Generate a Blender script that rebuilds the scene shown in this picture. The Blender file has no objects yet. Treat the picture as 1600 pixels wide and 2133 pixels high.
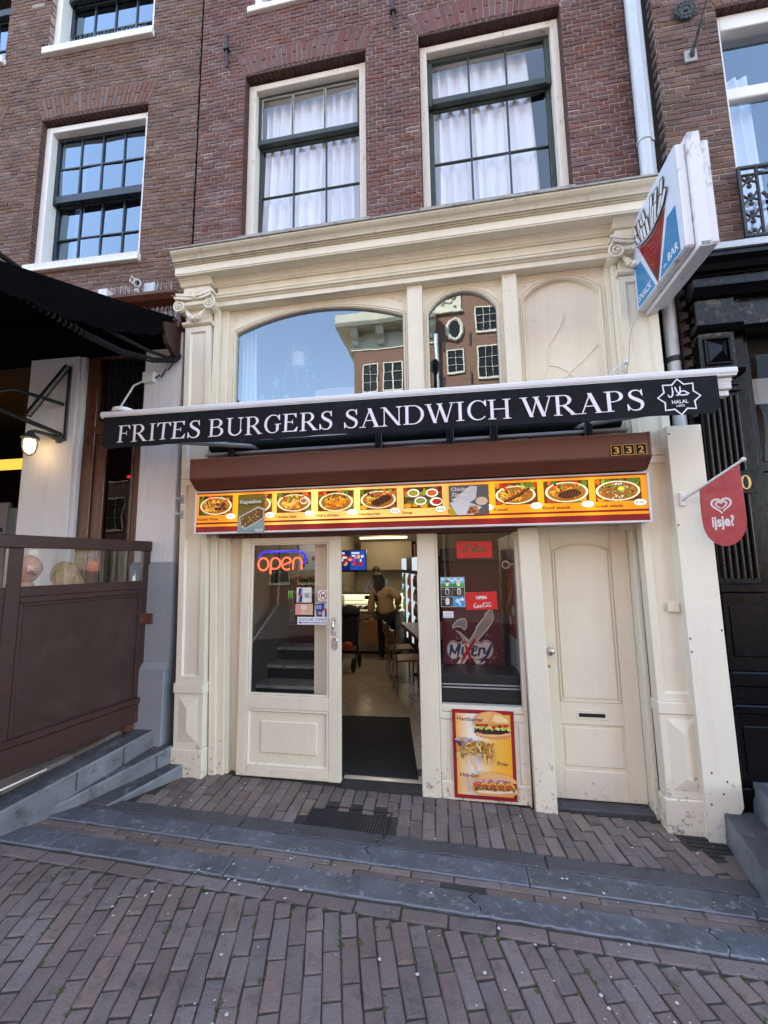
import bpy, bmesh, math, random
from mathutils import Vector, Matrix

scene = bpy.context.scene
COL = scene.collection
RND = random.Random(11)
rad = math.radians

# ------------------------------------------------------------------ camera, sky, sun, exposure
cam_data = bpy.data.cameras.new('camera')
cam = bpy.data.objects.new('camera', cam_data)
COL.objects.link(cam)
cam.matrix_world = Matrix(((0.98533047, 0.03360834, 0.16731513, 0.0),
                           (0.17014674, -0.117693, -0.97836519, -3.55),
                           (-0.01318941, 0.99248115, -0.12168485, 1.8),
                           (0, 0, 0, 1)))
cam_data.sensor_fit = 'VERTICAL'
cam_data.sensor_height = 36.0
cam_data.lens = 14.717
cam_data.clip_start = 0.05
cam_data.clip_end = 2000.0
scene.camera = cam

SUN_EL, SUN_AZ = 44.0, -38.0          # azimuth measured from +Y (behind the shop) towards +X
world = bpy.data.worlds.new('World')
scene.world = world
world.use_nodes = True
wn = world.node_tree
sky = wn.nodes.new('ShaderNodeTexSky')
sky.sky_type = 'NISHITA'
sky.sun_disc = False
sky.sun_elevation = rad(SUN_EL)
sky.sun_rotation = rad(SUN_AZ)
sky.air_density = 1.15
sky.dust_density = 0.35
sky.ozone_density = 1.0
hs = wn.nodes.new('ShaderNodeHueSaturation')
hs.inputs['Saturation'].default_value = 0.8
bg = wn.nodes['Background']
bg.inputs['Strength'].default_value = 0.15
wn.links.new(sky.outputs[0], hs.inputs['Color'])
wn.links.new(hs.outputs[0], bg.inputs['Color'])

sun_data = bpy.data.lights.new('sun', 'SUN')
sun_data.energy = 4.2
sun_data.angle = rad(0.5)
sun_data.color = (1.0, 0.93, 0.82)
sun = bpy.data.objects.new('sun', sun_data)
COL.objects.link(sun)
sdir = Vector((math.sin(rad(SUN_AZ)) * math.cos(rad(SUN_EL)), math.cos(rad(SUN_AZ)) * math.cos(rad(SUN_EL)), math.sin(rad(SUN_EL))))
sun.rotation_euler = sdir.to_track_quat('Z', 'Y').to_euler()
sun.location = sdir * 40

vs = scene.view_settings
vs.view_transform = 'Standard'
vs.look = 'None'
vs.gamma = 1.0
vs.use_curve_mapping = False
vs.exposure = 2.6
scene.cycles.max_bounces = 8
scene.cycles.transparent_max_bounces = 12
scene.cycles.caustics_reflective = False
scene.cycles.caustics_refractive = False
scene.cycles.use_denoising = True

# ------------------------------------------------------------------ materials
MATS = {}


def _nt(name):
    m = bpy.data.materials.new(name)
    m.use_nodes = True
    nt = m.node_tree
    return m, nt, nt.nodes['Principled BSDF'], nt.nodes.new, nt.links.new


def pm(name, col, rough=0.6, var=0.12, vs_=4.0, bump=0.15, bs=60.0, dirt=None, dscale=9.0, damt=0.5, dth=0.6, grime=0.0, streak=0.0,
       metal=0.0, spec=0.5, rand=0.0, stretch=(1, 1, 1), col2=None, c2scale=2.0, c2th=0.5, coat=0.0, hue=0.0, bdist=0.01):
    """A painted / mineral / metal surface: broad tone variation, chips or stains, fine relief."""
    m, nt, b, N, L = _nt(name)
    geo = N('ShaderNodeNewGeometry')
    mp = N('ShaderNodeMapping')
    mp.inputs['Scale'].default_value = stretch
    L(geo.outputs['Position'], mp.inputs['Vector'])
    P = mp.outputs[0]

    def noise(scale, detail=5.0, rough_=0.6, vec=P):
        n = N('ShaderNodeTexNoise')
        n.inputs['Scale'].default_value = scale
        n.inputs['Detail'].default_value = detail
        n.inputs['Roughness'].default_value = rough_
        L(vec, n.inputs['Vector'])
        return n.outputs[0]

    def mix(f, a, bcol, typ='MIX'):
        x = N('ShaderNodeMix')
        x.data_type = 'RGBA'
        x.blend_type = typ
        for s, v in ((x.inputs[0], f), (x.inputs[6], a), (x.inputs[7], bcol)):
            if hasattr(v, 'links'):
                L(v, s)
            elif isinstance(v, (int, float)):
                s.default_value = v
            else:
                s.default_value = (*v, 1.0)
        return x.outputs[2]

    def ramp(fac, p0, p1, v0=0.0, v1=1.0):
        r = N('ShaderNodeMapRange')
        r.inputs[1].default_value, r.inputs[2].default_value = p0, p1
        r.inputs[3].default_value, r.inputs[4].default_value = v0, v1
        L(fac, r.inputs[0])
        return r.outputs[0]
    c = col
    if col2:
        c = mix(ramp(noise(c2scale, 6.0), c2th - 0.08, c2th + 0.08), col, col2)
    if rand:
        oi = N('ShaderNodeObjectInfo')
        ad = N('ShaderNodeMath')
        ad.operation = 'ADD'
        L(oi.outputs['Random'], ad.inputs[0])
        L(geo.outputs['Random Per Island'], ad.inputs[1])
        fr = N('ShaderNodeMath')
        fr.operation = 'FRACT'
        L(ad.outputs[0], fr.inputs[0])
        h = N('ShaderNodeHueSaturation')
        src = c if hasattr(c, 'links') else None
        if src:
            L(src, h.inputs['Color'])
        else:
            h.inputs['Color'].default_value = (*c, 1)
        L(ramp(fr.outputs[0], 0, 1, 1 - rand, 1 + rand), h.inputs['Value'])
        f2 = N('ShaderNodeMath')
        f2.operation = 'MULTIPLY'
        f2.inputs[1].default_value = 7.13
        L(fr.outputs[0], f2.inputs[0])
        f3 = N('ShaderNodeMath')
        f3.operation = 'FRACT'
        L(f2.outputs[0], f3.inputs[0])
        L(ramp(f3.outputs[0], 0, 1, 0.5 - hue, 0.5 + hue), h.inputs['Hue'])
        L(ramp(f3.outputs[0], 0, 1, 0.7, 1.2), h.inputs['Saturation'])
        c = h.outputs[0]
    v = N('ShaderNodeHueSaturation')
    if hasattr(c, 'links'):
        L(c, v.inputs['Color'])
    else:
        v.inputs['Color'].default_value = (*c, 1)
    L(ramp(noise(vs_), 0.25, 0.75, 1 - var, 1 + var), v.inputs['Value'])
    c = v.outputs[0]
    r_in = rough
    if dirt:
        nv = noise(dscale, 8.0, 0.7)
        if grime:                                   # chipped and splashed more where feet and rain reach
            sx = N('ShaderNodeSeparateXYZ')
            L(geo.outputs['Position'], sx.inputs[0])
            ad2 = N('ShaderNodeMath')
            ad2.operation = 'ADD'
            L(nv, ad2.inputs[0])
            L(ramp(sx.outputs[2], -0.1, 0.55, grime, 0.0), ad2.inputs[1])
            nv = ad2.outputs[0]
        f = ramp(nv, dth, dth + 0.12, 0.0, damt)
        c = mix(f, c, dirt)
    if streak:                                      # faint rain and hand marks running down
        mp2 = N('ShaderNodeMapping')
        mp2.inputs['Scale'].default_value = (9, 9, 0.8)
        L(geo.outputs['Position'], mp2.inputs['Vector'])
        c = mix(ramp(noise(1.0, 6.0, 0.65, mp2.outputs[0]), 0.5, 0.72, 0.0, streak), c, (0.42, 0.36, 0.27))
    L(c, b.inputs['Base Color'])
    L(ramp(noise(vs_ * 5), 0.3, 0.7, max(0.02, rough - 0.08), min(1, rough + 0.08)), b.inputs['Roughness'])
    b.inputs['Metallic'].default_value = metal
    b.inputs['Specular IOR Level'].default_value = spec
    b.inputs['Coat Weight'].default_value = coat
    if bump:
        bp = N('ShaderNodeBump')
        bp.inputs['Strength'].default_value = bump
        bp.inputs['Distance'].default_value = bdist
        L(noise(bs, 4.0), bp.inputs['Height'])
        L(bp.outputs[0], b.inputs['Normal'])
    MATS[name] = m
    return m


def emit(name, col, strength, base=(0.02, 0.02, 0.02)):
    m, nt, b, N, L = _nt(name)
    b.inputs['Base Color'].default_value = (*base, 1)
    b.inputs['Emission Color'].default_value = (*col, 1)
    b.inputs['Emission Strength'].default_value = strength
    MATS[name] = m
    return m


def glass(name, tint=(0.9, 0.95, 0.95), refl=0.12, wob=0.02, wscale=2.0, gl=(1, 1, 1)):
    m, nt, b, N, L = _nt(name)
    nt.nodes.remove(b)
    out = nt.nodes['Material Output']
    tr = N('ShaderNodeBsdfTransparent')
    tr.inputs[0].default_value = (*tint, 1)
    g = N('ShaderNodeBsdfGlossy')
    g.inputs['Roughness'].default_value = 0.0
    g.inputs['Color'].default_value = (*gl, 1)
    geo = N('ShaderNodeNewGeometry')
    n = N('ShaderNodeTexNoise')
    n.inputs['Scale'].default_value = wscale
    n.inputs['Detail'].default_value = 2.0
    L(geo.outputs['Position'], n.inputs['Vector'])
    bp = N('ShaderNodeBump')
    bp.inputs['Strength'].default_value = wob
    bp.inputs['Distance'].default_value = 0.1
    L(n.outputs[0], bp.inputs['Height'])
    L(bp.outputs[0], g.inputs['Normal'])
    lf = N('ShaderNodeLayerWeight')
    lf.inputs['Blend'].default_value = 0.5
    lw = N('ShaderNodeMath')
    lw.operation = 'POWER'
    lw.inputs[1].default_value = 4.0
    L(lf.outputs['Facing'], lw.inputs[0])
    ad = N('ShaderNodeMath')
    ad.operation = 'ADD'
    ad.use_clamp = True
    ad.inputs[1].default_value = refl
    L(lw.outputs[0], ad.inputs[0])
    mx = N('ShaderNodeMixShader')
    L(ad.outputs[0], mx.inputs[0])
    L(tr.outputs[0], mx.inputs[1])
    L(g.outputs[0], mx.inputs[2])
    L(mx.outputs[0], out.inputs['Surface'])
    MATS[name] = m
    return m


def printed(name, rough=0.45, emis=0.0, tubes=None, spec=0.4):
    """Flat print: colours come from the print's own colour attribute; a light box also glows, brightest at its tubes."""
    m, nt, b, N, L = _nt(name)
    a = N('ShaderNodeAttribute')
    a.attribute_name = 'Col'
    L(a.outputs['Color'], b.inputs['Base Color'])
    b.inputs['Roughness'].default_value = rough
    b.inputs['Specular IOR Level'].default_value = spec
    if emis:
        L(a.outputs['Color'], b.inputs['Emission Color'])
        if tubes:
            geo = N('ShaderNodeNewGeometry')
            sx = N('ShaderNodeSeparateXYZ')
            L(geo.outputs['Position'], sx.inputs[0])
            acc = None
            for tx in tubes:
                s1 = N('ShaderNodeMath'); s1.operation = 'SUBTRACT'; s1.inputs[1].default_value = tx
                L(sx.outputs[0], s1.inputs[0])
                s2 = N('ShaderNodeMath'); s2.operation = 'POWER'; s2.inputs[1].default_value = 2
                ab = N('ShaderNodeMath'); ab.operation = 'ABSOLUTE'
                L(s1.outputs[0], ab.inputs[0]); L(ab.outputs[0], s2.inputs[0])
                s3 = N('ShaderNodeMath'); s3.operation = 'MULTIPLY'; s3.inputs[1].default_value = -1 / (0.075 ** 2)
                L(s2.outputs[0], s3.inputs[0])
                s4 = N('ShaderNodeMath'); s4.operation = 'EXPONENT'
                L(s3.outputs[0], s4.inputs[0])
                if acc is None:
                    acc = s4.outputs[0]
                else:
                    s5 = N('ShaderNodeMath'); s5.operation = 'ADD'
                    L(acc, s5.inputs[0]); L(s4.outputs[0], s5.inputs[1])
                    acc = s5.outputs[0]
            mr = N('ShaderNodeMapRange')
            mr.inputs[3].default_value = emis
            mr.inputs[4].default_value = emis * 2.6
            L(acc, mr.inputs[0])
            L(mr.outputs[0], b.inputs['Emission Strength'])
        else:
            b.inputs['Emission Strength'].default_value = emis
    MATS[name] = m
    return m


# shop house
pm('brick_plum', (0.138, 0.062, 0.052), 0.85, 0.24, 1.4, 0.6, 45, dirt=(0.30, 0.25, 0.23), dscale=3.2, damt=0.35, dth=0.58, rand=0.19, hue=0.010)
pm('brick_arch', (0.145, 0.062, 0.054), 0.85, 0.14, 6, 0.6, 45, rand=0.08)
pm('brick_arch_brown', (0.155, 0.080, 0.058), 0.85, 0.14, 6, 0.6, 45, rand=0.10)
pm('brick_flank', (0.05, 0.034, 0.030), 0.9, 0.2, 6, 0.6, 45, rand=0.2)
pm('brick_brown', (0.140, 0.077, 0.057), 0.88, 0.24, 1.2, 0.6, 45, dirt=(0.26, 0.22, 0.19), dscale=2.4, damt=0.35, dth=0.57, rand=0.19, hue=0.010)
pm('brick_umber', (0.125, 0.070, 0.055), 0.85, 0.22, 1.4, 0.6, 45, dirt=(0.06, 0.04, 0.035), dscale=2.4, damt=0.5, dth=0.55, rand=0.28, hue=0.014)
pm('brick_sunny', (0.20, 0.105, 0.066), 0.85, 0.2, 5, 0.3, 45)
pm('mortar_light', (0.40, 0.345, 0.32), 0.95, 0.2, 5, 0.6, 120, dirt=(0.14, 0.11, 0.10), dscale=2.5, damt=0.6, dth=0.55)
pm('mortar_brown', (0.34, 0.285, 0.245), 0.95, 0.2, 5, 0.6, 120, dirt=(0.13, 0.10, 0.085), dscale=2.0, damt=0.7, dth=0.53)
pm('cream_paint', (0.78, 0.73, 0.59), 0.42, 0.05, 2.2, 0.14, 35, dirt=(0.16, 0.135, 0.105), dscale=24, damt=0.75, dth=0.68, grime=.13, streak=.11)
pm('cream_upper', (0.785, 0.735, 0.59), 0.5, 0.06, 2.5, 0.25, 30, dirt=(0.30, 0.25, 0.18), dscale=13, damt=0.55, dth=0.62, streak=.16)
pm('cream_crown_shade', (0.57, 0.53, 0.41), 0.55, 0.08, 2.5, 0.3, 30, dirt=(0.20, 0.18, 0.13), dscale=10, damt=0.6, dth=0.56, streak=.4)  # shade of the crown moulding put into darker cream, dirt and streaks
pm('stubble', (0.42, 0.27, 0.22), 0.6, 0.1, 30, 0.1, 100)
pm('cream_worn', (0.775, 0.725, 0.59), 0.5, 0.05, 2.5, 0.28, 30, dirt=(0.09, 0.075, 0.06), dscale=21, damt=0.85, dth=0.655, grime=.14, streak=.14)
pm('cream_board', (0.78, 0.74, 0.62), 0.45, 0.05, 2.2, 0.2, 18, dirt=(0.14, 0.12, 0.10), dscale=20, damt=0.75, dth=0.675, grime=.13, streak=.14)
pm('lead_cap', (0.33, 0.33, 0.31), 0.7, 0.2, 9, 0.4, 50, dirt=(0.08, 0.08, 0.07), dscale=12, damt=0.7, dth=0.52)
pm('peeling_paint', (0.76, 0.71, 0.62), 0.7, 0.06, 5, 0.5, 55, dirt=(0.30, 0.21, 0.13), dscale=22, damt=0.85, dth=0.585, stretch=(1, 1, .3))
pm('white_paint', (0.82, 0.82, 0.80), 0.4, 0.03, 3, 0.1, 40, dirt=(0.4, 0.4, 0.38), dscale=14, damt=0.4, dth=0.68)
pm('sash_green', (0.030, 0.042, 0.036), 0.45, 0.3, 8, 0.3, 60, dirt=(0.24, 0.25, 0.22), dscale=18, damt=0.5, dth=0.63)
pm('sash_navy', (0.010, 0.015, 0.022), 0.3, 0.2, 8, 0.1, 60)
pm('putty', (0.45, 0.44, 0.38), 0.7, 0.2, 12, 0.4, 70)
pm('render_white', (0.66, 0.655, 0.68), 0.75, 0.06, 3, 0.7, 30, dirt=(0.5, 0.48, 0.47), dscale=8, damt=0.5, dth=0.55, stretch=(1, 1, .12))
pm('render_grey', (0.25, 0.27, 0.30), 0.7, 0.06, 3, 0.4, 40, dirt=(0.4, 0.41, 0.43), dscale=18, damt=0.5, dth=0.68)
pm('brown_wood', (0.085, 0.030, 0.018), 0.32, 0.22, 3, 0.25, 25, dirt=(0.22, 0.12, 0.07), dscale=22, damt=0.5, dth=0.66, stretch=(1, 1, .3))
pm('fence_brown', (0.040, 0.0165, 0.0135), 0.42, 0.16, 3, 0.25, 22, dirt=(0.16, 0.13, 0.12), dscale=17, damt=0.45, dth=0.66, stretch=(1, .3, 1))
pm('fence_panel', (0.034, 0.0145, 0.0115), 0.42, 0.2, 2, 0.08, 22, dirt=(0.06, 0.036, 0.030), dscale=3, damt=0.5, dth=0.50)
pm('box_brown', (0.120, 0.040, 0.030), 0.36, 0.05, 2, 0.05, 12, spec=0.5)
pm('trim_maroon', (0.085, 0.018, 0.016), 0.4, 0.1, 3, 0.05, 30)
pm('black_canvas', (0.005, 0.005, 0.006), 1.0, 0.3, 3, 0.3, 200, spec=0.0)
pm('black_rope', (0.012, 0.012, 0.013), 0.8, 0.3, 9, 0.4, 200, spec=0.3)
pm('valance_cloth', (0.0065, 0.008, 0.010), 0.8, 0.25, 3.0, 0.3, 260, dirt=(0.03, 0.034, 0.037), dscale=4, damt=0.4, dth=0.55, spec=0.2)
pm('alu_white', (0.70, 0.70, 0.72), 0.4, 0.06, 4, 0.15, 30, dirt=(0.25, 0.23, 0.22), dscale=20, damt=0.6, dth=0.64, stretch=(.15, 1, 1))
pm('alu', (0.55, 0.55, 0.56), 0.35, 0.06, 4, 0.05, 30, metal=0.7)
pm('steel', (0.60, 0.60, 0.60), 0.28, 0.1, 6, 0.05, 60, metal=1.0)
pm('brass', (0.72, 0.50, 0.17), 0.3, 0.1, 8, 0.05, 60, metal=0.9)
pm('zinc', (0.52, 0.55, 0.58), 0.5, 0.12, 6, 0.1, 30, metal=0.25, dirt=(0.30, 0.30, 0.29), dscale=10, damt=0.6, dth=0.55, stretch=(1, 1, .3))
pm('iron_black', (0.018, 0.018, 0.020), 0.5, 0.3, 8, 0.5, 70)
pm('black_flute', (0.004, 0.004, 0.0045), 0.3, 0.3, 5, 0.3, 24, dirt=(0.06, 0.05, 0.04), dscale=8, damt=0.5, dth=0.62, spec=0.18)
pm('iron_green', (0.045, 0.055, 0.06), 0.55, 0.35, 12, 0.6, 70)
pm('black_gloss', (0.003, 0.003, 0.004), 0.2, 0.3, 5, 0.08, 18, spec=0.22)
pm('black_worn_sheen', (0.004, 0.004, 0.0045), 0.25, 0.3, 5, 0.35, 24, dirt=(0.20, 0.17, 0.105), dscale=9, damt=0.65, dth=0.53, spec=0.3)  # tan mottling: weathered paint plus yellowish reflections put into the colour
pm('bluestone_edge', (0.145, 0.158, 0.185), 0.6, 0.3, 12, 0.5, 60)
pm('bluestone', (0.100, 0.109, 0.130), 0.5, 0.3, 3, 0.7, 60, dirt=(0.30, 0.32, 0.36), dscale=20, damt=0.6, dth=0.545, rand=0.14, col2=(0.070, 0.076, 0.090), c2scale=3.5, c2th=.53)
pm('bluestone_dark', (0.056, 0.058, 0.064), 0.55, 0.3, 3, 0.6, 60, dirt=(0.16, 0.165, 0.175), dscale=11, damt=0.5, dth=0.58, rand=0.10)
pm('step_stone', (0.180, 0.197, 0.226), 0.5, 0.22, 3, 0.6, 60, dirt=(0.035, 0.034, 0.035), dscale=8, damt=0.85, dth=0.56, col2=(0.12, 0.128, 0.14), c2scale=2.2, c2th=.52)
pm('step_tread', (0.076, 0.079, 0.087), 0.55, 0.3, 3, 0.6, 60, dirt=(0.23, 0.24, 0.26), dscale=9, damt=0.7, dth=0.54, col2=(0.05, 0.05, 0.054), c2scale=2.4, c2th=.54)
pm('paver', (0.178, 0.128, 0.119), 0.82, 0.22, 1.6, 0.9, 70, dirt=(0.085, 0.068, 0.064), dscale=11, damt=0.6, dth=0.53, rand=0.12, hue=0.008, col2=(0.20, 0.165, 0.15), c2scale=1.1, c2th=.56)
pm('paver_inner', (0.175, 0.13, 0.114), 0.85, 0.2, 5, 0.8, 70, dirt=(0.24, 0.20, 0.19), dscale=7, damt=0.5, dth=0.56, rand=0.24, hue=0.014)
pm('joint_dirt', (0.046, 0.040, 0.034), 1.0, 0.3, 8, 0.7, 90, dirt=(0.070, 0.082, 0.030), dscale=3.2, damt=0.9, dth=0.55)
pm('street_far', (0.13, 0.11, 0.10), 0.9, 0.2, 2, 0.4, 30)
pm('gap_black', (0.008, 0.007, 0.007), 1.0, 0.2, 8, 0.0, 60, spec=0.05)
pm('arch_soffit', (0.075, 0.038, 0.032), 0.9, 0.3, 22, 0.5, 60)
pm('soot', (0.035, 0.033, 0.033), 0.95, 0.3, 8, 0.6, 60)
pm('gum', (0.55, 0.53, 0.52), 0.8, 0.2, 15, 0.1, 60)
pm('moss', (0.075, 0.085, 0.030), 1.0, 0.35, 30, 0.6, 200)
pm('rubber', (0.016, 0.016, 0.018), 0.75, 0.2, 4, 0.5, 300)
pm('floor_tile', (0.60, 0.50, 0.38), 0.22, 0.08, 3, 0.04, 30, rand=0.05)
pm('grout', (0.13, 0.11, 0.09), 0.9, 0.2, 5, 0.3, 60)
pm('room_dark', (0.06, 0.055, 0.05), 0.8, 0.1, 3, 0.05, 30)
pm('room_black', (0.012, 0.011, 0.010), 0.9, 0.1, 3, 0.0, 30)
pm('room_cream', (0.36, 0.30, 0.21), 0.7, 0.08, 3, 0.05, 30)
pm('ceiling_grey', (0.22, 0.20, 0.17), 0.8, 0.05, 3, 0.05, 30)
pm('curtain_white', (0.87, 0.885, 0.93), 0.85, 0.05, 3, 0.2, 240)
pm('curtain_blue', (0.62, 0.72, 0.76), 0.85, 0.05, 3, 0.1, 120)
pm('plastic_white', (0.75, 0.75, 0.74), 0.35, 0.05, 4, 0.02, 30, dirt=(0.4, 0.39, 0.36), dscale=15, damt=0.5, dth=0.62)
pm('plastic_grey', (0.40, 0.41, 0.42), 0.5, 0.1, 6, 0.1, 40)
pm('plastic_black', (0.016, 0.016, 0.017), 0.35, 0.1, 6, 0.05, 40)
pm('sign_box', (0.74, 0.75, 0.78), 0.33, 0.05, 3, 0.08, 20, dirt=(0.16, 0.13, 0.11), dscale=9, damt=0.85, dth=0.58, stretch=(1, 1, .5))
pm('flag_red', (0.40, 0.010, 0.018), 0.38, 0.05, 4, 0.05, 60)
pm('gold', (0.75, 0.52, 0.16), 0.35, 0.1, 6, 0.05, 60, metal=0.6)
pm('leaf_green', (0.10, 0.22, 0.12), 0.5, 0.2, 12, 0.1, 40)
pm('pot_pale', (0.60, 0.58, 0.52), 0.5, 0.15, 12, 0.1, 40)
pm('chair_lilac', (0.60, 0.56, 0.62), 0.6, 0.05, 6, 0.1, 60)
pm('skin_light', (0.62, 0.36, 0.28), 0.5, 0.06, 20, 0.1, 120)
pm('skin_tan', (0.42, 0.24, 0.16), 0.5, 0.06, 20, 0.1, 120)
pm('hair_black', (0.008, 0.007, 0.007), 0.45, 0.3, 30, 0.5, 90, stretch=(1, 1, .15))
pm('hair_blond', (0.50, 0.36, 0.19), 0.45, 0.25, 30, 0.8, 70, stretch=(1, .3, .3))
pm('coat_beige', (0.46, 0.30, 0.16), 0.8, 0.1, 8, 0.4, 60)
pm('cloth_black', (0.012, 0.012, 0.014), 0.8, 0.2, 8, 0.3, 80)
pm('cloth_grey', (0.17, 0.18, 0.20), 0.85, 0.1, 8, 0.3, 80)
pm('cloth_white', (0.7, 0.7, 0.7), 0.8, 0.1, 8, 0.3, 80)
pm('kraft', (0.40, 0.22, 0.09), 0.75, 0.08, 8, 0.1, 60)
pm('wood_table', (0.45, 0.36, 0.27), 0.3, 0.1, 5, 0.03, 30)
pm('wood_seat', (0.30, 0.14, 0.06), 0.4, 0.15, 6, 0.05, 40, stretch=(.2, 1, 1))
pm('marble', (0.40, 0.40, 0.39), 0.3, 0.1, 3, 0.03, 30, dirt=(0.16, 0.16, 0.16), dscale=9, damt=0.8, dth=0.5, stretch=(1, 3, 3))
pm('maroon', (0.10, 0.012, 0.018), 0.4, 0.15, 3, 0.05, 30)
pm('orange', (0.55, 0.12, 0.05), 0.6, 0.1, 6, 0.05, 40)
pm('stone_pale', (0.60, 0.55, 0.42), 0.7, 0.1, 4, 0.3, 40)
pm('window_dark', (0.010, 0.012, 0.015), 0.4, 0.1, 3, 0.0, 20, spec=0.2)
pm('road_asphalt', (0.06, 0.058, 0.056), 0.9, 0.15, 4, 0.5, 60)
pm('roof_dark', (0.07, 0.05, 0.045), 0.85, 0.15, 4, 0.3, 30)
glass('glass_upper', (0.97, 0.98, 1.0), 0.11, 0.006, 3.0)
glass('glass_sky', (0.80, 0.85, 0.9), 0.215, 0.005, 2.5, (0.80, 0.91, 1.0))
glass('glass_left', (0.36, 0.42, 0.52), 0.27, 0.004, 2.5, (0.70, 0.86, 1.0))
glass('glass_right', (0.85, 0.90, 0.96), 0.20, 0.004, 2.5, (0.74, 0.88, 1.0))
glass('glass_shop', (0.92, 0.94, 0.93), 0.028, 0.01, 2.0)
glass('glass_fence', (0.88, 0.88, 0.88), 0.10, 0.01, 2.0)
glass('glass_dark', (0.6, 0.6, 0.6), 0.012, 0.02, 2.0)
glass('lens', (0.3, 0.3, 0.3), 0.15, 0.0, 2.0)
emit('neon_red', (1.0, 0.085, 0.03), .60)
emit('neon_blue', (0.012, 0.012, 1.0), .30)
emit('lamp_warm', (1.0, 0.66, 0.27), 1.6)
emit('lamp_yellow', (1.0, 0.45, 0.06), 0.28)
emit('lamp_red', (1.0, 0.04, 0.02), 0.2)
emit('lamp_spot', (1.0, 0.86, 0.6), 3.0)
emit('lamp_tube', (1.0, 0.80, 0.45), .6)
emit('lamp_cool', (0.75, 0.88, 1.0), .14)
emit('lamp_case', (1.0, 0.86, 0.52), 0.27)
printed('print_matte', 0.5)
printed('print_gloss', 0.22, spec=0.5)
printed('print_lightbox', 0.2, 0.085, [-1.873, -1.52, -1.16, -.80, 0.29, 0.652, 1.022])
printed('print_screen', 0.2, 0.12)


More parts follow.
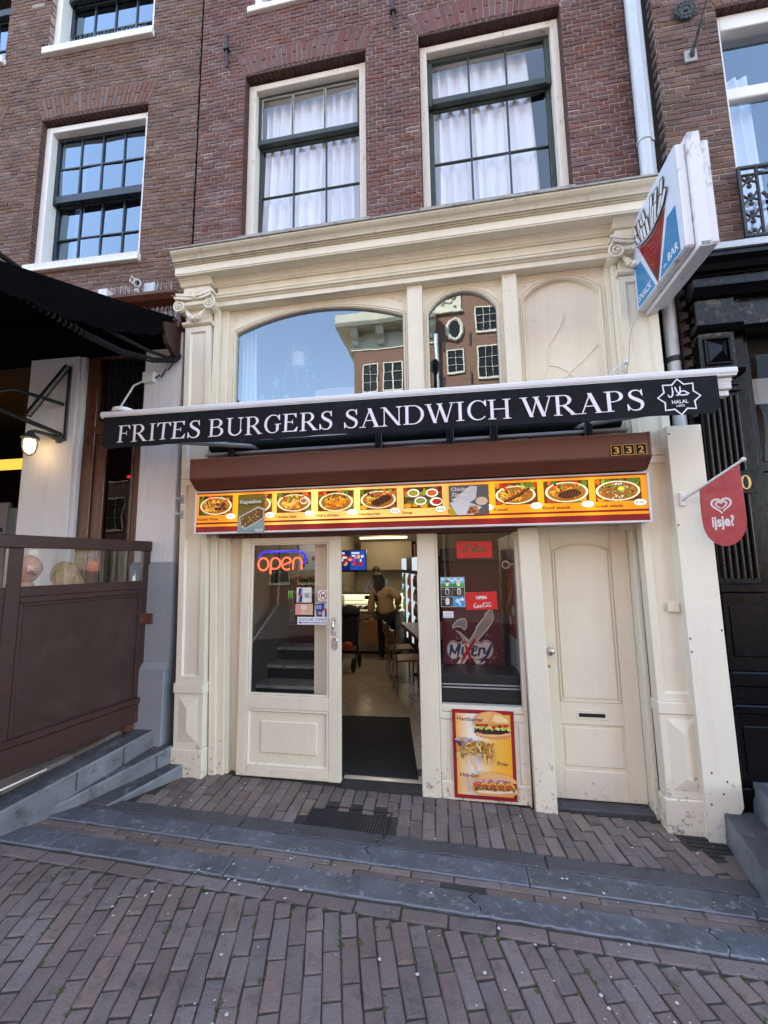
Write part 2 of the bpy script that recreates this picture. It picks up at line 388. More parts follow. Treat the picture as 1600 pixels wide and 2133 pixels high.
# ------------------------------------------------------------------ geometry helpers
class MB:
    def __init__(s):
        s.v, s.f, s.c = [], [], []
        s.flat = False

    def add(s, vs_, fs, col=None):
        o = len(s.v)
        s.v += [tuple(v) for v in vs_]
        s.f += [tuple(i + o for i in f) for f in fs]
        s.c += [col] * len(fs)
        return s

    def box(s, x0, x1, y0, y1, z0, z1, b=0.0, M=None):
        x0, x1 = min(x0, x1), max(x0, x1)
        y0, y1 = min(y0, y1), max(y0, y1)
        z0, z1 = min(z0, z1), max(z0, z1)
        b = min(b, (x1 - x0) * .49, (y1 - y0) * .49, (z1 - z0) * .49)
        if b <= 0:
            vs_ = [(x, y, z) for x in (x0, x1) for y in (y0, y1) for z in (z0, z1)]
            fs = [(0, 1, 3, 2), (4, 6, 7, 5), (0, 4, 5, 1), (2, 3, 7, 6), (0, 2, 6, 4), (1, 5, 7, 3)]
        else:
            vs_, idx = [], {}
            for ix in (0, 1):
                for iy in (0, 1):
                    for iz in (0, 1):
                        X, Y, Z = (x0, x1)[ix], (y0, y1)[iy], (z0, z1)[iz]
                        dx, dy, dz = (b, -b)[ix], (b, -b)[iy], (b, -b)[iz]
                        for a in range(3):
                            idx[(ix, iy, iz, a)] = len(vs_)
                            vs_.append((X if a == 0 else X + dx, Y if a == 1 else Y + dy, Z if a == 2 else Z + dz))
            fs = []
            for a in range(3):
                for sgn in (0, 1):
                    q = []
                    for p, r in ((0, 0), (1, 0), (1, 1), (0, 1)):
                        k = [p, r]
                        k.insert(a, sgn)
                        q.append(idx[(*k, a)])
                    fs.append(tuple(q))
                for p in (0, 1):
                    for r in (0, 1):
                        k0, k1 = [p, r], [p, r]
                        k0.insert(a, 0)
                        k1.insert(a, 1)
                        o1, o2 = [t for t in range(3) if t != a]
                        fs.append((idx[(*k0, o1)], idx[(*k1, o1)], idx[(*k1, o2)], idx[(*k0, o2)]))
            for ix in (0, 1):
                for iy in (0, 1):
                    for iz in (0, 1):
                        fs.append(tuple(idx[(ix, iy, iz, a)] for a in range(3)))
        if M is not None:
            vs_ = [M @ Vector(v) for v in vs_]
        return s.add(vs_, fs)

    def prism(s, poly, axis, a, b):
        n = len(poly)
        put = {'x': lambda p, t: (t, p[0], p[1]), 'y': lambda p, t: (p[0], t, p[1]), 'z': lambda p, t: (p[0], p[1], t)}[axis]
        vs_ = [put(p, a) for p in poly] + [put(p, b) for p in poly]
        fs = [tuple(range(n)), tuple(range(2 * n - 1, n - 1, -1))] + [(i, (i + 1) % n, n + (i + 1) % n, n + i) for i in range(n)]
        return s.add(vs_, fs)

    def hexa(s, bot, top):
        vs_ = list(bot) + list(top)
        n = len(bot)
        fs = [tuple(range(n)), tuple(range(n, 2 * n))] + [(i, (i + 1) % n, n + (i + 1) % n, n + i) for i in range(n)]
        return s.add(vs_, fs)

    def quad(s, a, b, c, d):
        return s.add([a, b, c, d], [(0, 1, 2, 3)])

    def tube(s, pts, r, n=8, cap=True):
        pts = [Vector(p) for p in pts]
        rr = r if isinstance(r, (list, tuple)) else [r] * len(pts)
        vs_, fs = [], []
        up = None
        for i, p in enumerate(pts):
            t = (pts[min(i + 1, len(pts) - 1)] - pts[max(i - 1, 0)])
            if t.length < 1e-9:
                t = Vector((0, 0, 1))
            t.normalize()
            if up is None:
                up = t.orthogonal().normalized()
            else:
                up = up - t * up.dot(t)
                if up.length < 1e-6:
                    up = t.orthogonal()
                up.normalize()
            w = t.cross(up)
            for k in range(n):
                a = 2 * math.pi * k / n
                vs_.append(p + (up * math.cos(a) + w * math.sin(a)) * rr[i])
        for i in range(len(pts) - 1):
            for k in range(n):
                fs.append((i * n + k, i * n + (k + 1) % n, (i + 1) * n + (k + 1) % n, (i + 1) * n + k))
        if cap:
            fs.append(tuple(range(n)))
            fs.append(tuple(range((len(pts) - 1) * n, len(pts) * n)))
        return s.add(vs_, fs)

    def lathe(s, prof, c, n=16, M=None):
        vs_, fs = [], []
        for r, z in prof:
            for k in range(n):
                a = 2 * math.pi * k / n
                v = Vector((r * math.cos(a), r * math.sin(a), z))
                if M is not None:
                    v = M @ v
                vs_.append(v + Vector(c))
        for i in range(len(prof) - 1):
            for k in range(n):
                fs.append((i * n + k, i * n + (k + 1) % n, (i + 1) * n + (k + 1) % n, (i + 1) * n + k))
        fs.append(tuple(range(n)))
        fs.append(tuple(range((len(prof) - 1) * n, len(prof) * n)))
        return s.add(vs_, fs)

    def ball(s, c, rx, ry, rz, n=12, m=8, jit=0.0):
        vs_, fs = [], []
        for i in range(m + 1):
            th = math.pi * i / m
            for k in range(n):
                a = 2 * math.pi * k / n
                j = 1 + RND.uniform(-jit, jit)
                vs_.append((c[0] + rx * math.sin(th) * math.cos(a) * j, c[1] + ry * math.sin(th) * math.sin(a) * j, c[2] + rz * math.cos(th) * j))
        for i in range(m):
            for k in range(n):
                fs.append((i * n + k, i * n + (k + 1) % n, (i + 1) * n + (k + 1) % n, (i + 1) * n + k))
        return s.add(vs_, fs)

    def mesh(s, name, smooth=False, fix=True):
        me = bpy.data.meshes.new(name)
        me.from_pydata([tuple(v) for v in s.v], [], s.f)
        if fix and not s.flat:
            bm = bmesh.new()
            bm.from_mesh(me)
            bmesh.ops.remove_doubles(bm, verts=bm.verts, dist=1e-6) if smooth else None
            bmesh.ops.recalc_face_normals(bm, faces=bm.faces)
            bm.to_mesh(me)
            bm.free()
        if smooth:
            me.polygons.foreach_set('use_smooth', [True] * len(me.polygons))
            try:
                me.set_sharp_from_angle(angle=rad(40))
            except Exception:
                pass
        return me

    def obj(s, name, mat, parent=None, smooth=False):
        me = s.mesh(name, smooth)
        me.materials.append(MATS[mat])
        return link(name, me, parent)


PLACE = {}


def link(name, me, parent=None):
    o = bpy.data.objects.new(name, me)
    COL.objects.link(o)
    if parent is not None:
        o.parent = parent
        o.matrix_parent_inverse = PLACE.get(parent.name, Matrix.Identity(4)).inverted()
    return o


def tag(o, label, cat, group=None, kind=None):
    o['label'] = label
    if cat:
        o['category'] = cat
    if group:
        o['group'] = group
    if kind:
        o['kind'] = kind
    return o


def thing(name, label, cat, loc=(0, 0, 0), group=None):
    o = bpy.data.objects.new(name, None)
    o.empty_display_size = 0.1
    COL.objects.link(o)
    o.location = loc
    PLACE[o.name] = Matrix.Translation(loc)
    return tag(o, label, cat, group)


def structure(o, label=None):
    o['kind'] = 'structure'
    if label:
        o['label'] = label
    return o


def rot2(x, y, a, cx=0, cy=0):
    c, s_ = math.cos(a), math.sin(a)
    return cx + (x - cx) * c - (y - cy) * s_, cy + (x - cx) * s_ + (y - cy) * c


def arc(cx, cy, rx, ry, a0, a1, n=14):
    return [(cx + rx * math.cos(rad(a0 + (a1 - a0) * i / n)), cy + ry * math.sin(rad(a0 + (a1 - a0) * i / n))) for i in range(n + 1)]


_TXT = {}


def text_polys(s, bold=0.0):
    key = (s, bold)
    if key not in _TXT:
        cu = bpy.data.curves.new('t', 'FONT')
        cu.body = s
        cu.size = 1.0
        cu.offset = bold
        cu.resolution_u = 3
        cu.fill_mode = 'FRONT'
        o = bpy.data.objects.new('t', cu)
        COL.objects.link(o)
        dg = bpy.context.evaluated_depsgraph_get()
        me = bpy.data.meshes.new_from_object(o.evaluated_get(dg))
        vs_ = [(v.co.x, v.co.y) for v in me.vertices]
        fs = [tuple(p.vertices) for p in me.polygons]
        bpy.data.objects.remove(o)
        bpy.data.curves.remove(cu)
        bpy.data.meshes.remove(me)
        _TXT[key] = (vs_, fs)
    return _TXT[key]


class Print(MB):
    """Flat coloured shapes laid one on another on a surface; fn(u, v, d) gives the place, d is the tiny lift of each layer."""
    def __init__(s, o=None, u=None, v=None, fn=None, eps=0.00022):
        super().__init__()
        s.layer, s.eps = 0, eps
        if fn is None:
            o, u, v = Vector(o), Vector(u), Vector(v)
            n = u.cross(v).normalized()
            fn = lambda a, b, d: o + u * a + v * b + n * d
        s.fn = fn

    def shapes(s, vs_, fs, col):
        s.layer += 1
        return s.add([s.fn(p[0], p[1], s.layer * s.eps) for p in vs_], fs, col)

    def poly(s, pts, col):
        return s.shapes(pts, [tuple(range(len(pts)))], col)

    def rect(s, a0, b0, a1, b1, col, r=0.0):
        if r:
            p = []
            for cx, cy, st in ((a1 - r, b1 - r, 0), (a0 + r, b1 - r, 90), (a0 + r, b0 + r, 180), (a1 - r, b0 + r, 270)):
                p += arc(cx, cy, r, r, st, st + 90, 4)
            return s.poly(p, col)
        return s.poly([(a0, b0), (a1, b0), (a1, b1), (a0, b1)], col)

    def grad(s, a0, b0, a1, b1, stops, n=12, vert=False):
        vs_, fs = [], []
        s.layer += 1
        for i in range(n):
            t0, t1 = i / n, (i + 1) / n
            tm = (t0 + t1) / 2
            for (p, c), (q, d) in zip(stops, stops[1:]):
                if p <= tm <= q:
                    k = (tm - p) / (q - p)
                    cc = tuple(c[j] + (d[j] - c[j]) * k for j in range(3))
            if vert:
                q4 = [(a0, b0 + (b1 - b0) * t0), (a1, b0 + (b1 - b0) * t0), (a1, b0 + (b1 - b0) * t1), (a0, b0 + (b1 - b0) * t1)]
            else:
                q4 = [(a0 + (a1 - a0) * t0, b0), (a0 + (a1 - a0) * t1, b0), (a0 + (a1 - a0) * t1, b1), (a0 + (a1 - a0) * t0, b1)]
            s.add([s.fn(p[0], p[1], s.layer * s.eps) for p in q4], [(0, 1, 2, 3)], cc)

    def ell(s, cx, cy, rx, ry, col, n=18, rot=0.0, jit=0.0):
        p = []
        for k in range(n):
            a = 2 * math.pi * k / n
            j = 1 + (RND.uniform(-jit, jit) if jit else 0)
            x, y = rx * math.cos(a) * j, ry * math.sin(a) * j
            p.append(rot2(cx + x, cy + y, rot, cx, cy))
        return s.poly(p, col)

    def stroke(s, pts, w, col, closed=False, caps=True):
        n = len(pts)
        ww = w if isinstance(w, (list, tuple)) else [w] * n
        vs_, fs = [], []
        for i, p in enumerate(pts):
            if closed:
                a, b = pts[i - 1], pts[(i + 1) % n]
            else:
                a, b = pts[max(i - 1, 0)], pts[min(i + 1, n - 1)]
            dx, dy = b[0] - a[0], b[1] - a[1]
            l = math.hypot(dx, dy) or 1
            nx, ny = -dy / l * ww[i] / 2, dx / l * ww[i] / 2
            vs_ += [(p[0] + nx, p[1] + ny), (p[0] - nx, p[1] - ny)]
        for i in range(n if closed else n - 1):
            j = (i + 1) % n
            fs.append((2 * i, 2 * i + 1, 2 * j + 1, 2 * j))
        if caps and not closed:
            for i, sg in ((0, -1), (n - 1, 1)):
                q = pts[1] if i == 0 else pts[n - 2]
                dx, dy = pts[i][0] - q[0], pts[i][1] - q[1]
                a0 = math.atan2(dy, dx)
                o = len(vs_)
                vs_ += [(pts[i][0] + ww[i] / 2 * math.cos(a0 + t), pts[i][1] + ww[i] / 2 * math.sin(a0 + t)) for t in [math.pi / 2 - math.pi * k / 6 for k in range(7)]]
                fs.append(tuple(range(o, o + 7)))
        return s.shapes(vs_, fs, col)

    def text(s, t, u, v, h, col, bold=0.0, width=None, align='l', rot=0.0, slant=0.0):
        vs_, fs = text_polys(t, bold)
        if not vs_:
            return
        x0, x1 = min(p[0] for p in vs_), max(p[0] for p in vs_)
        k = h / 0.72
        kx = k if width is None else width / (x1 - x0)
        off = {'l': 0, 'c': (x1 - x0) / 2, 'r': x1 - x0}[align]
        pts = [rot2(u + (p[0] - x0 - off) * kx + p[1] * k * slant, v + p[1] * k, rot, u, v) for p in vs_]
        return s.shapes(pts, fs, col)

    def obj(s, name, mat, parent=None):
        me = bpy.data.meshes.new(name)
        me.from_pydata([tuple(v) for v in s.v], [], s.f)
        ca = me.color_attributes.new('Col', 'FLOAT_COLOR', 'CORNER')
        data = []
        for p, c in zip(me.polygons, s.c):
            data += [*(c or (1, 1, 1)), 1.0] * p.loop_total
        ca.data.foreach_set('color', data)
        me.materials.append(MATS[mat])
        return link(name, me, parent)


# roman capitals for the awning: drawn with thick stems, hairlines and bracketed serifs; cap height 1
def serif_glyph(ch):
    T, t = 0.145, 0.05
    S = []                                   # list of polygons

    def serif(xc, y, w, up):
        d = 0.035 if up else -0.035
        b = 0.09 if up else -0.09
        S.append([(xc - w / 2, y), (xc + w / 2, y), (xc + w / 2, y + d), (xc + T * .5, y + d + b * .15), (xc + T * .36, y + b), (xc - T * .36, y + b), (xc - T * .5, y + d + b * .15), (xc - w / 2, y + d)])

    def stem(x, w=T, y0=0.0, y1=1.0, top=True, bot=True, sw=None):
        S.append([(x - w / 2, y0), (x + w / 2, y0), (x + w / 2, y1), (x - w / 2, y1)])
        q = sw or w + 0.22
        if top:
            serif(x, y1, q, False)
        if bot:
            serif(x, y0, q, True)

    def bar(x0, x1, y, th=t):
        S.append([(x0, y - th / 2), (x1, y - th / 2), (x1, y + th / 2), (x0, y + th / 2)])

    def tri(*p):
        S.append(list(p))

    def diag(x0, y0, x1, y1, w):
        S.append([(x0 - w / 2, y0), (x0 + w / 2, y0), (x1 + w / 2, y1), (x1 - w / 2, y1)])

    def bowl(cx, cy, rx, ry, a0, a1, n=16, tk=T):
        o = arc(cx, cy, rx, ry, a0, a1, n)
        i = arc(cx, cy, rx - tk * 1.05, ry - t * .9, a0, a1, n)
        for k in range(n):
            S.append([o[k], o[k + 1], i[k + 1], i[k]])

    def path(pts, ws):
        n = len(pts)
        L_, R_ = [], []
        for i, p in enumerate(pts):
            a, b = pts[max(i - 1, 0)], pts[min(i + 1, n - 1)]
            dx, dy = b[0] - a[0], b[1] - a[1]
            l = math.hypot(dx, dy) or 1
            L_.append((p[0] - dy / l * ws[i] / 2, p[1] + dx / l * ws[i] / 2))
            R_.append((p[0] + dy / l * ws[i] / 2, p[1] - dx / l * ws[i] / 2))
        for i in range(n - 1):
            S.append([L_[i], R_[i], R_[i + 1], L_[i + 1]])
    adv = 1.0
    if ch in 'FE':
        stem(.2)
        bar(.2, .72 if ch == 'F' else .76, .975)
        tri((.60, .95), (.74, 1.0), (.76, .76), (.72, .76))
        bar(.2, .56, .53)
        tri((.53, .41), (.57, .41), (.57, .65), (.53, .65))
        if ch == 'E':
            bar(.2, .8, .025)
            tri((.64, .05), (.78, 0), (.84, .26), (.80, .26))
        adv = .84 if ch == 'F' else .92
    elif ch == 'I':
        stem(.25)
        adv = .5
    elif ch == 'T':
        stem(.46, top=False)
        bar(.06, .86, .975)
        tri((.04, .76), (.08, .76), (.2, .95), (.06, 1.0))
        tri((.88, .76), (.84, .76), (.72, .95), (.86, 1.0))
        adv = .92
    elif ch in 'RPB':
        stem(.2)
        if ch == 'B':
            bar(.2, .48, .975)
            bar(.2, .50, .52)
            bar(.2, .50, .025)
            bowl(.48, .76, .32, .24, -90, 90)
            bowl(.50, .27, .38, .27, -90, 90)
            adv = 1.0
        else:
            bar(.2, .44, .975)
            bar(.2, .44, .475)
            bowl(.44, .7375, .34, .2625, -90, 90)
            adv = .86
        if ch == 'R':
            diag(.46, .48, .86, 0, T * 1.25)
            bar(.72, 1.0, .02, .04)
            adv = 1.02
    elif ch == 'U':
        stem(.22, T, .3, 1, True, False)
        stem(.84, t, .3, 1, True, False, .32)
        o = arc(.53, .31, .385, .33, 180, 360, 16)
        i = arc(.555, .33, .265, .285, 180, 360, 16)
        for k in range(16):
            S.append([o[k], o[k + 1], i[k + 1], i[k]])
        adv = 1.07
    elif ch in 'GC':
        o = arc(.55, .5, .47, .52, 48, 318, 24)
        for k in range(24):
            a0, a1 = 48 + 270 * k / 24, 48 + 270 * (k + 1) / 24
            w0, w1 = [t + (T - t) * max(0, -math.cos(rad(a))) ** 1.3 for a in (a0, a1)]
            p, q = o[k], o[k + 1]
            S.append([p, q, (q[0] - w1 * math.cos(rad(a1)), q[1] - w1 * math.sin(rad(a1))), (p[0] - w0 * math.cos(rad(a0)), p[1] - w0 * math.sin(rad(a0)))])
        tri((.90, 1.01), (.94, 1.01), (.95, .68), (.91, .68), (.80, .86))
        if ch == 'G':
            S.append([(.82 - T / 2, .1), (.82 + T / 2, .14), (.82 + T / 2, .46), (.82 - T / 2, .46)])
            bar(.66, 1.02, .465, .04)
            adv = 1.08
        else:
            adv = 1.0
    elif ch == 'S':
        pts = [(.66, .76), (.64, .85), (.57, .94), (.44, .985), (.29, .95), (.20, .86), (.19, .76), (.24, .66), (.36, .57), (.50, .49), (.62, .40), (.66, .28), (.62, .14), (.52, .04), (.38, .01), (.24, .04), (.14, .14), (.10, .27)]
        ws = [.035, .045, .05, .055, .07, .10, .13, .15, .16, .16, .155, .135, .11, .075, .055, .05, .045, .035]
        path(pts, ws)
        tri((.64, 1.01), (.68, 1.01), (.69, .70), (.65, .70), (.60, .86))
        tri((.10, -.01), (.06, -.01), (.05, .32), (.09, .32), (.17, .14))
        adv = .8
    elif ch == 'A':
        diag(.16, 0, .53, .97, .055)
        diag(.86, 0, .50, 1.0, T * 1.2)
        bar(.27, .74, .36, .045)
        bar(.0, .32, .02, .04)
        bar(.68, 1.06, .02, .04)
        adv = 1.06
    elif ch == 'N':
        stem(.17, t, 0, .98, False, True, .3)
        diag(.16, 1.0, .90, 0, T * 1.15)
        stem(.90, t, 0, 1, True, False, .3)
        bar(.0, .24, .98, .04)
        adv = 1.08
    elif ch == 'D':
        stem(.2)
        bar(.2, .5, .975)
        bar(.2, .5, .025)
        bowl(.47, .5, .55, .5, -90, 90, 20)
        adv = 1.08
    elif ch == 'W':
        diag(.14, 1, .46, 0, T * 1.1)
        diag(.46, 0, .73, 1, .055)
        diag(.66, 1, .98, 0, T * 1.1)
        diag(.98, 0, 1.27, 1, .055)
        bar(-.02, .31, .98, .04)
        bar(.53, .82, .98, .04)
        bar(1.14, 1.42, .98, .04)
        adv = 1.38
    elif ch == 'H':
        stem(.2)
        stem(.87)
        bar(.2, .87, .51)
        adv = 1.07
    return S, adv


def serif_word(new, done, word, u0, u1, v0, v1, h, col):
    gl = [serif_glyph(c) for c in word]
    tot = sum(a for _, a in gl) - 0.1
    kx = (u1 - u0) / tot
    x = 0.0
    for S, a in gl:
        pr = new()
        for i, p in enumerate(S):
            pts = [(u0 + (x + q[0]) * kx, v0 + (v1 - v0) * ((x + q[0]) / tot) + q[1] * h) for q in p]
            pr.poly(pts, col)
        done(pr)
        x += a
# ------------------------------------------------------------------ ground
EYE = Vector((0, -3.55, 1.8))


def gz(x, y):
    return -0.03 - 0.03 * x + 0.02 * y


def sheet(mb, poly, dz):
    mb.add([(x, y, gz(x, y) + dz) for x, y in poly], [tuple(range(len(poly)))])


m = MB()
m.quad((-400, -400, -0.62), (400, -400, -0.62), (400, 400, -0.62), (-400, 400, -0.62))
structure(m.obj('ground', 'road_asphalt'))
m = MB()
sheet(m, [(-9, -15.5), (9, -15.5), (9, -4.2), (-9, -4.2)], -0.004)
structure(m.obj('street', 'street_far'), 'brick paved street behind the camera, running to the houses across')

pavement = MB()
n = 20
for i in range(n):
    for j in range(10):
        x0, x1 = -6 + 10 * i / n, -6 + 10 * (i + 1) / n
        y0, y1 = -4.25 + 4.55 * j / 10, -4.25 + 4.55 * (j + 1) / 10
        sheet(pavement, [(x0, y0), (x1, y0), (x1, y1), (x0, y1)], -0.0075)
pavement = structure(pavement.obj('pavement', 'joint_dirt'), 'pavement of purple clinker bricks between two bluestone bands')


def brick_mesh(name, w, d, h, c, mat, wob=0.0):
    """One laid brick, origin at the middle of its visible face; visible face up (+Z), chamfered arris."""
    v = [(-w / 2, -d / 2, -h), (w / 2, -d / 2, -h), (w / 2, d / 2, -h), (-w / 2, d / 2, -h),
         (-w / 2, -d / 2, -c), (w / 2, -d / 2, -c), (w / 2, d / 2, -c), (-w / 2, d / 2, -c),
         (-w / 2 + c, -d / 2 + c, 0), (w / 2 - c, -d / 2 + c, 0), (w / 2 - c, d / 2 - c, 0), (-w / 2 + c, d / 2 - c, 0)]
    v = [(p[0] + RND.uniform(-wob, wob), p[1] + RND.uniform(-wob, wob), p[2]) for p in v]
    f = [(8, 9, 10, 11)]
    for a, b in ((0, 4), (4, 8)):
        for k in range(4):
            f.append((a + k, a + (k + 1) % 4, b + (k + 1) % 4, b + k))
    me = bpy.data.meshes.new(name)
    me.from_pydata(v, [], f)
    me.materials.append(MATS[mat])
    return me, v, f


def lay(parent, name, kinds, items, keep, mat):
    """kinds: list of (mesh, verts, faces); items: (matrix, size on view); the nearest ones become parts, the rest one joined part."""
    items.sort(key=lambda q: -q[1])
    rest = MB()
    inv = PLACE.get(parent.name, Matrix.Identity(4)).inverted()
    for i, (M, _) in enumerate(items):
        me, v, f = kinds[i % len(kinds)]
        if i < keep:
            o = bpy.data.objects.new(name, me)
            COL.objects.link(o)
            o.parent = parent
            o.matrix_parent_inverse = inv
            o.matrix_basis = M
        else:
            rest.add([M @ Vector(p) for p in v], f)
    if rest.v:
        me = bpy.data.meshes.new(name + 's')
        me.from_pydata([tuple(p) for p in rest.v], [], rest.f)
        me.materials.append(MATS[mat])
        o = link(name + 's', me, parent)
        o['kind'] = 'stuff'


def seen_size(p, area=1.0):
    d = Vector(p) - EYE
    c = cam.matrix_world.inverted() @ Vector(p)
    if c.z > -0.05:
        return 0.0
    u, v = c.x / -c.z * 872 / 800, c.y / -c.z * 872 / 1066.5
    k = 1.0 if abs(u) < 1.03 and abs(v) < 1.03 else 0.001
    return area * k / (c.z * c.z)


def on_ground(x, y, a, dz, sx=1.0, sy=1.0, tilt=0.009):
    return (Matrix.Translation((x, y, gz(x, y) + dz)) @ Matrix.Rotation(a, 4, 'Z') @ Matrix.Rotation(RND.gauss(0.02, tilt), 4, 'X') @
            Matrix.Rotation(RND.gauss(0.03, tilt), 4, 'Y') @ Matrix.Diagonal((sx, sy, 1, 1)))


# street bricks, long side 17 degrees off the square, plus the soldier course along the outer band
kinds = [brick_mesh('paving_brick', 0.0808, 0.2195, 0.05, 0.0055, 'paver', 0.0025) for _ in range(6)]
items = []
A = rad(17)
ax, ay = math.sin(A), -math.cos(A)          # along the bricks (towards the camera)
bx, by = math.cos(A), math.sin(A)           # across
px_, ln = 0.0860, 0.227
k = 0
for ci in range(-75, 70):
    # start of the column on the line y = -1.165
    cx = ci * px_ / bx
    off = 0.0 if ci % 2 == 0 else ln * 0.5
    off += RND.uniform(-.03, .03)
    t = 0.0
    first = True
    while t < 3.0:
        l = ln if not first or off < 0.05 else off
        first = False
        mx_, my_ = cx + ax * (t + l / 2), -1.165 + ay * (t + l / 2)
        t += l
        if -4.6 < mx_ < 3.6 and my_ > -4.2:
            items.append((on_ground(mx_, my_, A + RND.gauss(0, .016), max(-.003, min(.005, RND.gauss(0, .0022))), 1, (l - .0075) / .2195), seen_size((mx_, my_, gz(mx_, my_)), l)))
x = -4.6
while x < 3.6:
    l = .25 + RND.uniform(-.01, .01)
    items.append((on_ground(x + l / 2, -1.11, rad(90) + RND.gauss(0, .01), RND.gauss(-.002, .0015), 1.06, (l - .0075) / .2195), seen_size((x + l / 2, -1.11, gz(x, -1.11)), l)))
    x += l
lay(pavement, 'brick', kinds, items, 250, 'paver')

# the brick strip between the two stone bands and the sunk paving in front of the shop
kinds2 = [brick_mesh('footway_brick', 0.083, 0.19, 0.05, 0.005, 'paver_inner', 0.003) for _ in range(6)]
items = []
x = -3.0
for yy, hgt in ((-0.877, 0.052), (-0.825, 0.048)):
    x = -3.25 + RND.uniform(0, .2)
    while x < 3.2:
        l = RND.uniform(.24, .27)
        if not (-0.3 < x < -0.1 and yy < -.85):
            items.append((on_ground(x + l / 2, yy, rad(90), RND.gauss(-.002, .0012), hgt / .088, (l - .006) / .19), seen_size((x, yy, gz(x, yy)), l * hgt * 10)))
        x += l
pav_inner = []
for ci in range(48):
    x = -2.62 + ci * 0.0905
    a = rad(4 + 9 * max(0, min(1, (x - 0.2) / 1.2)))
    y = -0.012
    if x > 1.4:
        y = -0.17
    first = True
    while y > -.50:
        l = RND.choice((.2, .2, .19)) if not (first and ci % 2) else .11
        first = False
        if y - l < -.515:
            l = y + .515
        if l < .03:
            break
        mx_, my_ = x + (-y) * math.tan(a) * .6, y - l / 2
        y -= l
        if -1.16 < mx_ < -.50 and -.53 < my_ < -.265:
            continue                                     # the sunken foot grille
        if 1.45 < mx_ < 1.73 and -.34 < my_ < -.12:
            continue                                     # the drain
        if mx_ < -2.30 + (my_ + .075) * .541:
            continue
        pav_inner.append((on_ground(mx_, my_, a + RND.gauss(0, .02), RND.gauss(0, .0022), 1, (l - .008) / .19), seen_size((mx_, my_, 0), l)))
items += pav_inner
lay(pavement, 'footway_brick', kinds2, items, 200, 'paver_inner')

# bluestone bands: each slab a part, seams where the photo shows them
def slab(x0, x1, y0, y1, dz, mat, seam0=0.0, seam1=0.0, th=.05):
    m = MB()
    pts = []
    for i in range(33):
        t = i / 32
        pts.append((x0 + (x1 - x0) * t, y0 + RND.uniform(-.0015, .0015) + (RND.uniform(.003, .008) if RND.random() < .08 else 0)))
    right = [(x1 + seam1 * math.sin(q * 5.5), y0 + (y1 - y0) * q) for q in (.2, .4, .6, .8)] if seam1 else []
    left = [(x0 + seam0 * math.sin((1 - q) * 5.5), y1 + (y0 - y1) * q) for q in (.2, .4, .6, .8)] if seam0 else []
    top = [(x1 + (x0 - x1) * i / 32, y1 + RND.uniform(-.0015, .0015) - (RND.uniform(.003, .007) if RND.random() < .1 else 0)) for i in range(33)]
    poly = pts + right + top + left
    c = .006
    cx, cy = (x0 + x1) / 2, (y0 + y1) / 2
    lo = [(x, y, gz(x, y) + dz - th) for x, y in poly]
    md = [(x, y, gz(x, y) + dz - c) for x, y in poly]
    hi = [(x + (c if x < cx else -c) * (abs(x - cx) > (x1 - x0) * .49), y + (c if y < cy else -c), gz(x, y) + dz) for x, y in poly]
    n = len(poly)
    m.add(lo + md + hi, [(i, (i + 1) % n, n + (i + 1) % n, n + i) for i in range(n)] + [(n + i, n + (i + 1) % n, 2 * n + (i + 1) % n, 2 * n + i) for i in range(n)] + [tuple(range(2 * n, 3 * n))])
    o = m.obj('stone_slab', mat, pavement)
    if mat == 'bluestone':                           # worn pale arris
        o.data.materials.append(MATS['bluestone_edge'])
        for p in o.data.polygons:
            if len(p.vertices) == 4 and p.normal.z > .3:
                p.material_index = 1
    return o


for x0, x1, a, b in ((-6, -3.9, 0, 0), (-3.9, -1.42, 0, 0), (-1.415, .03, 0, .035), (.036, 1.22, .035, .03), (1.226, 2.6, .03, 0), (2.606, 4, 0, 0)):
    slab(x0, x1, -1.058, -.907, .006, 'bluestone', a, b)
for x0, x1, a, b in ((-3.2, -1.75, 0, 0), (-1.744, -.62, 0, .03), (-.614, .35, .03, 0), (.356, 1.50, 0, .02), (1.506, 2.4, .02, 0), (2.406, 4, 0, 0)):
    slab(x0, x1, -.797, -.64, .004, 'bluestone', a, b)
for x0, x1, a, b in ((-2.85, -1.55, 0, 0), (-1.544, -.56, 0, -.025), (-.554, .48, -.025, 0), (.486, 1.62, 0, 0), (1.626, 2.4, 0, 0)):
    slab(x0, x1, -.637, -.522, .006, 'bluestone_dark', a, b)

# moss and weeds in the joints, chewing gum and flecks of litter on the stones
m = MB()
for _ in range(110):
    x, y = RND.uniform(-2.6, 1.9), -1.165 - abs(RND.gauss(0, .12)) if RND.random() < .5 else RND.uniform(-2.1, -1.1)
    ci = round((x - (y + 1.165) / ay * ax) / (px_ / bx) - .5) + .5
    x = ci * px_ / bx + (y + 1.165) / ay * ax + RND.uniform(-.005, .005)
    for _ in range(4):
        q = RND.uniform(.004, .012)
        px1, py1 = x + RND.gauss(0, .006), y + RND.gauss(0, .016)
        m.ball((px1, py1, gz(px1, py1) - .003), q, q * 1.2, q * .5, 5, 3, .3)
o = m.obj('moss', 'moss')
tag(o, 'green moss growing in the joints of the street bricks', 'moss', kind='stuff')
m = MB()
spots = [(RND.uniform(-2.8, 1.9), RND.uniform(-2.1, -.05)) for _ in range(110)]
for _ in range(26):
    a, b = RND.uniform(-2.4, 1.6), RND.uniform(-1.9, -.2)
    spots += [(a + RND.gauss(0, .12), b + RND.gauss(0, .08)) for _ in range(RND.randint(3, 14))]
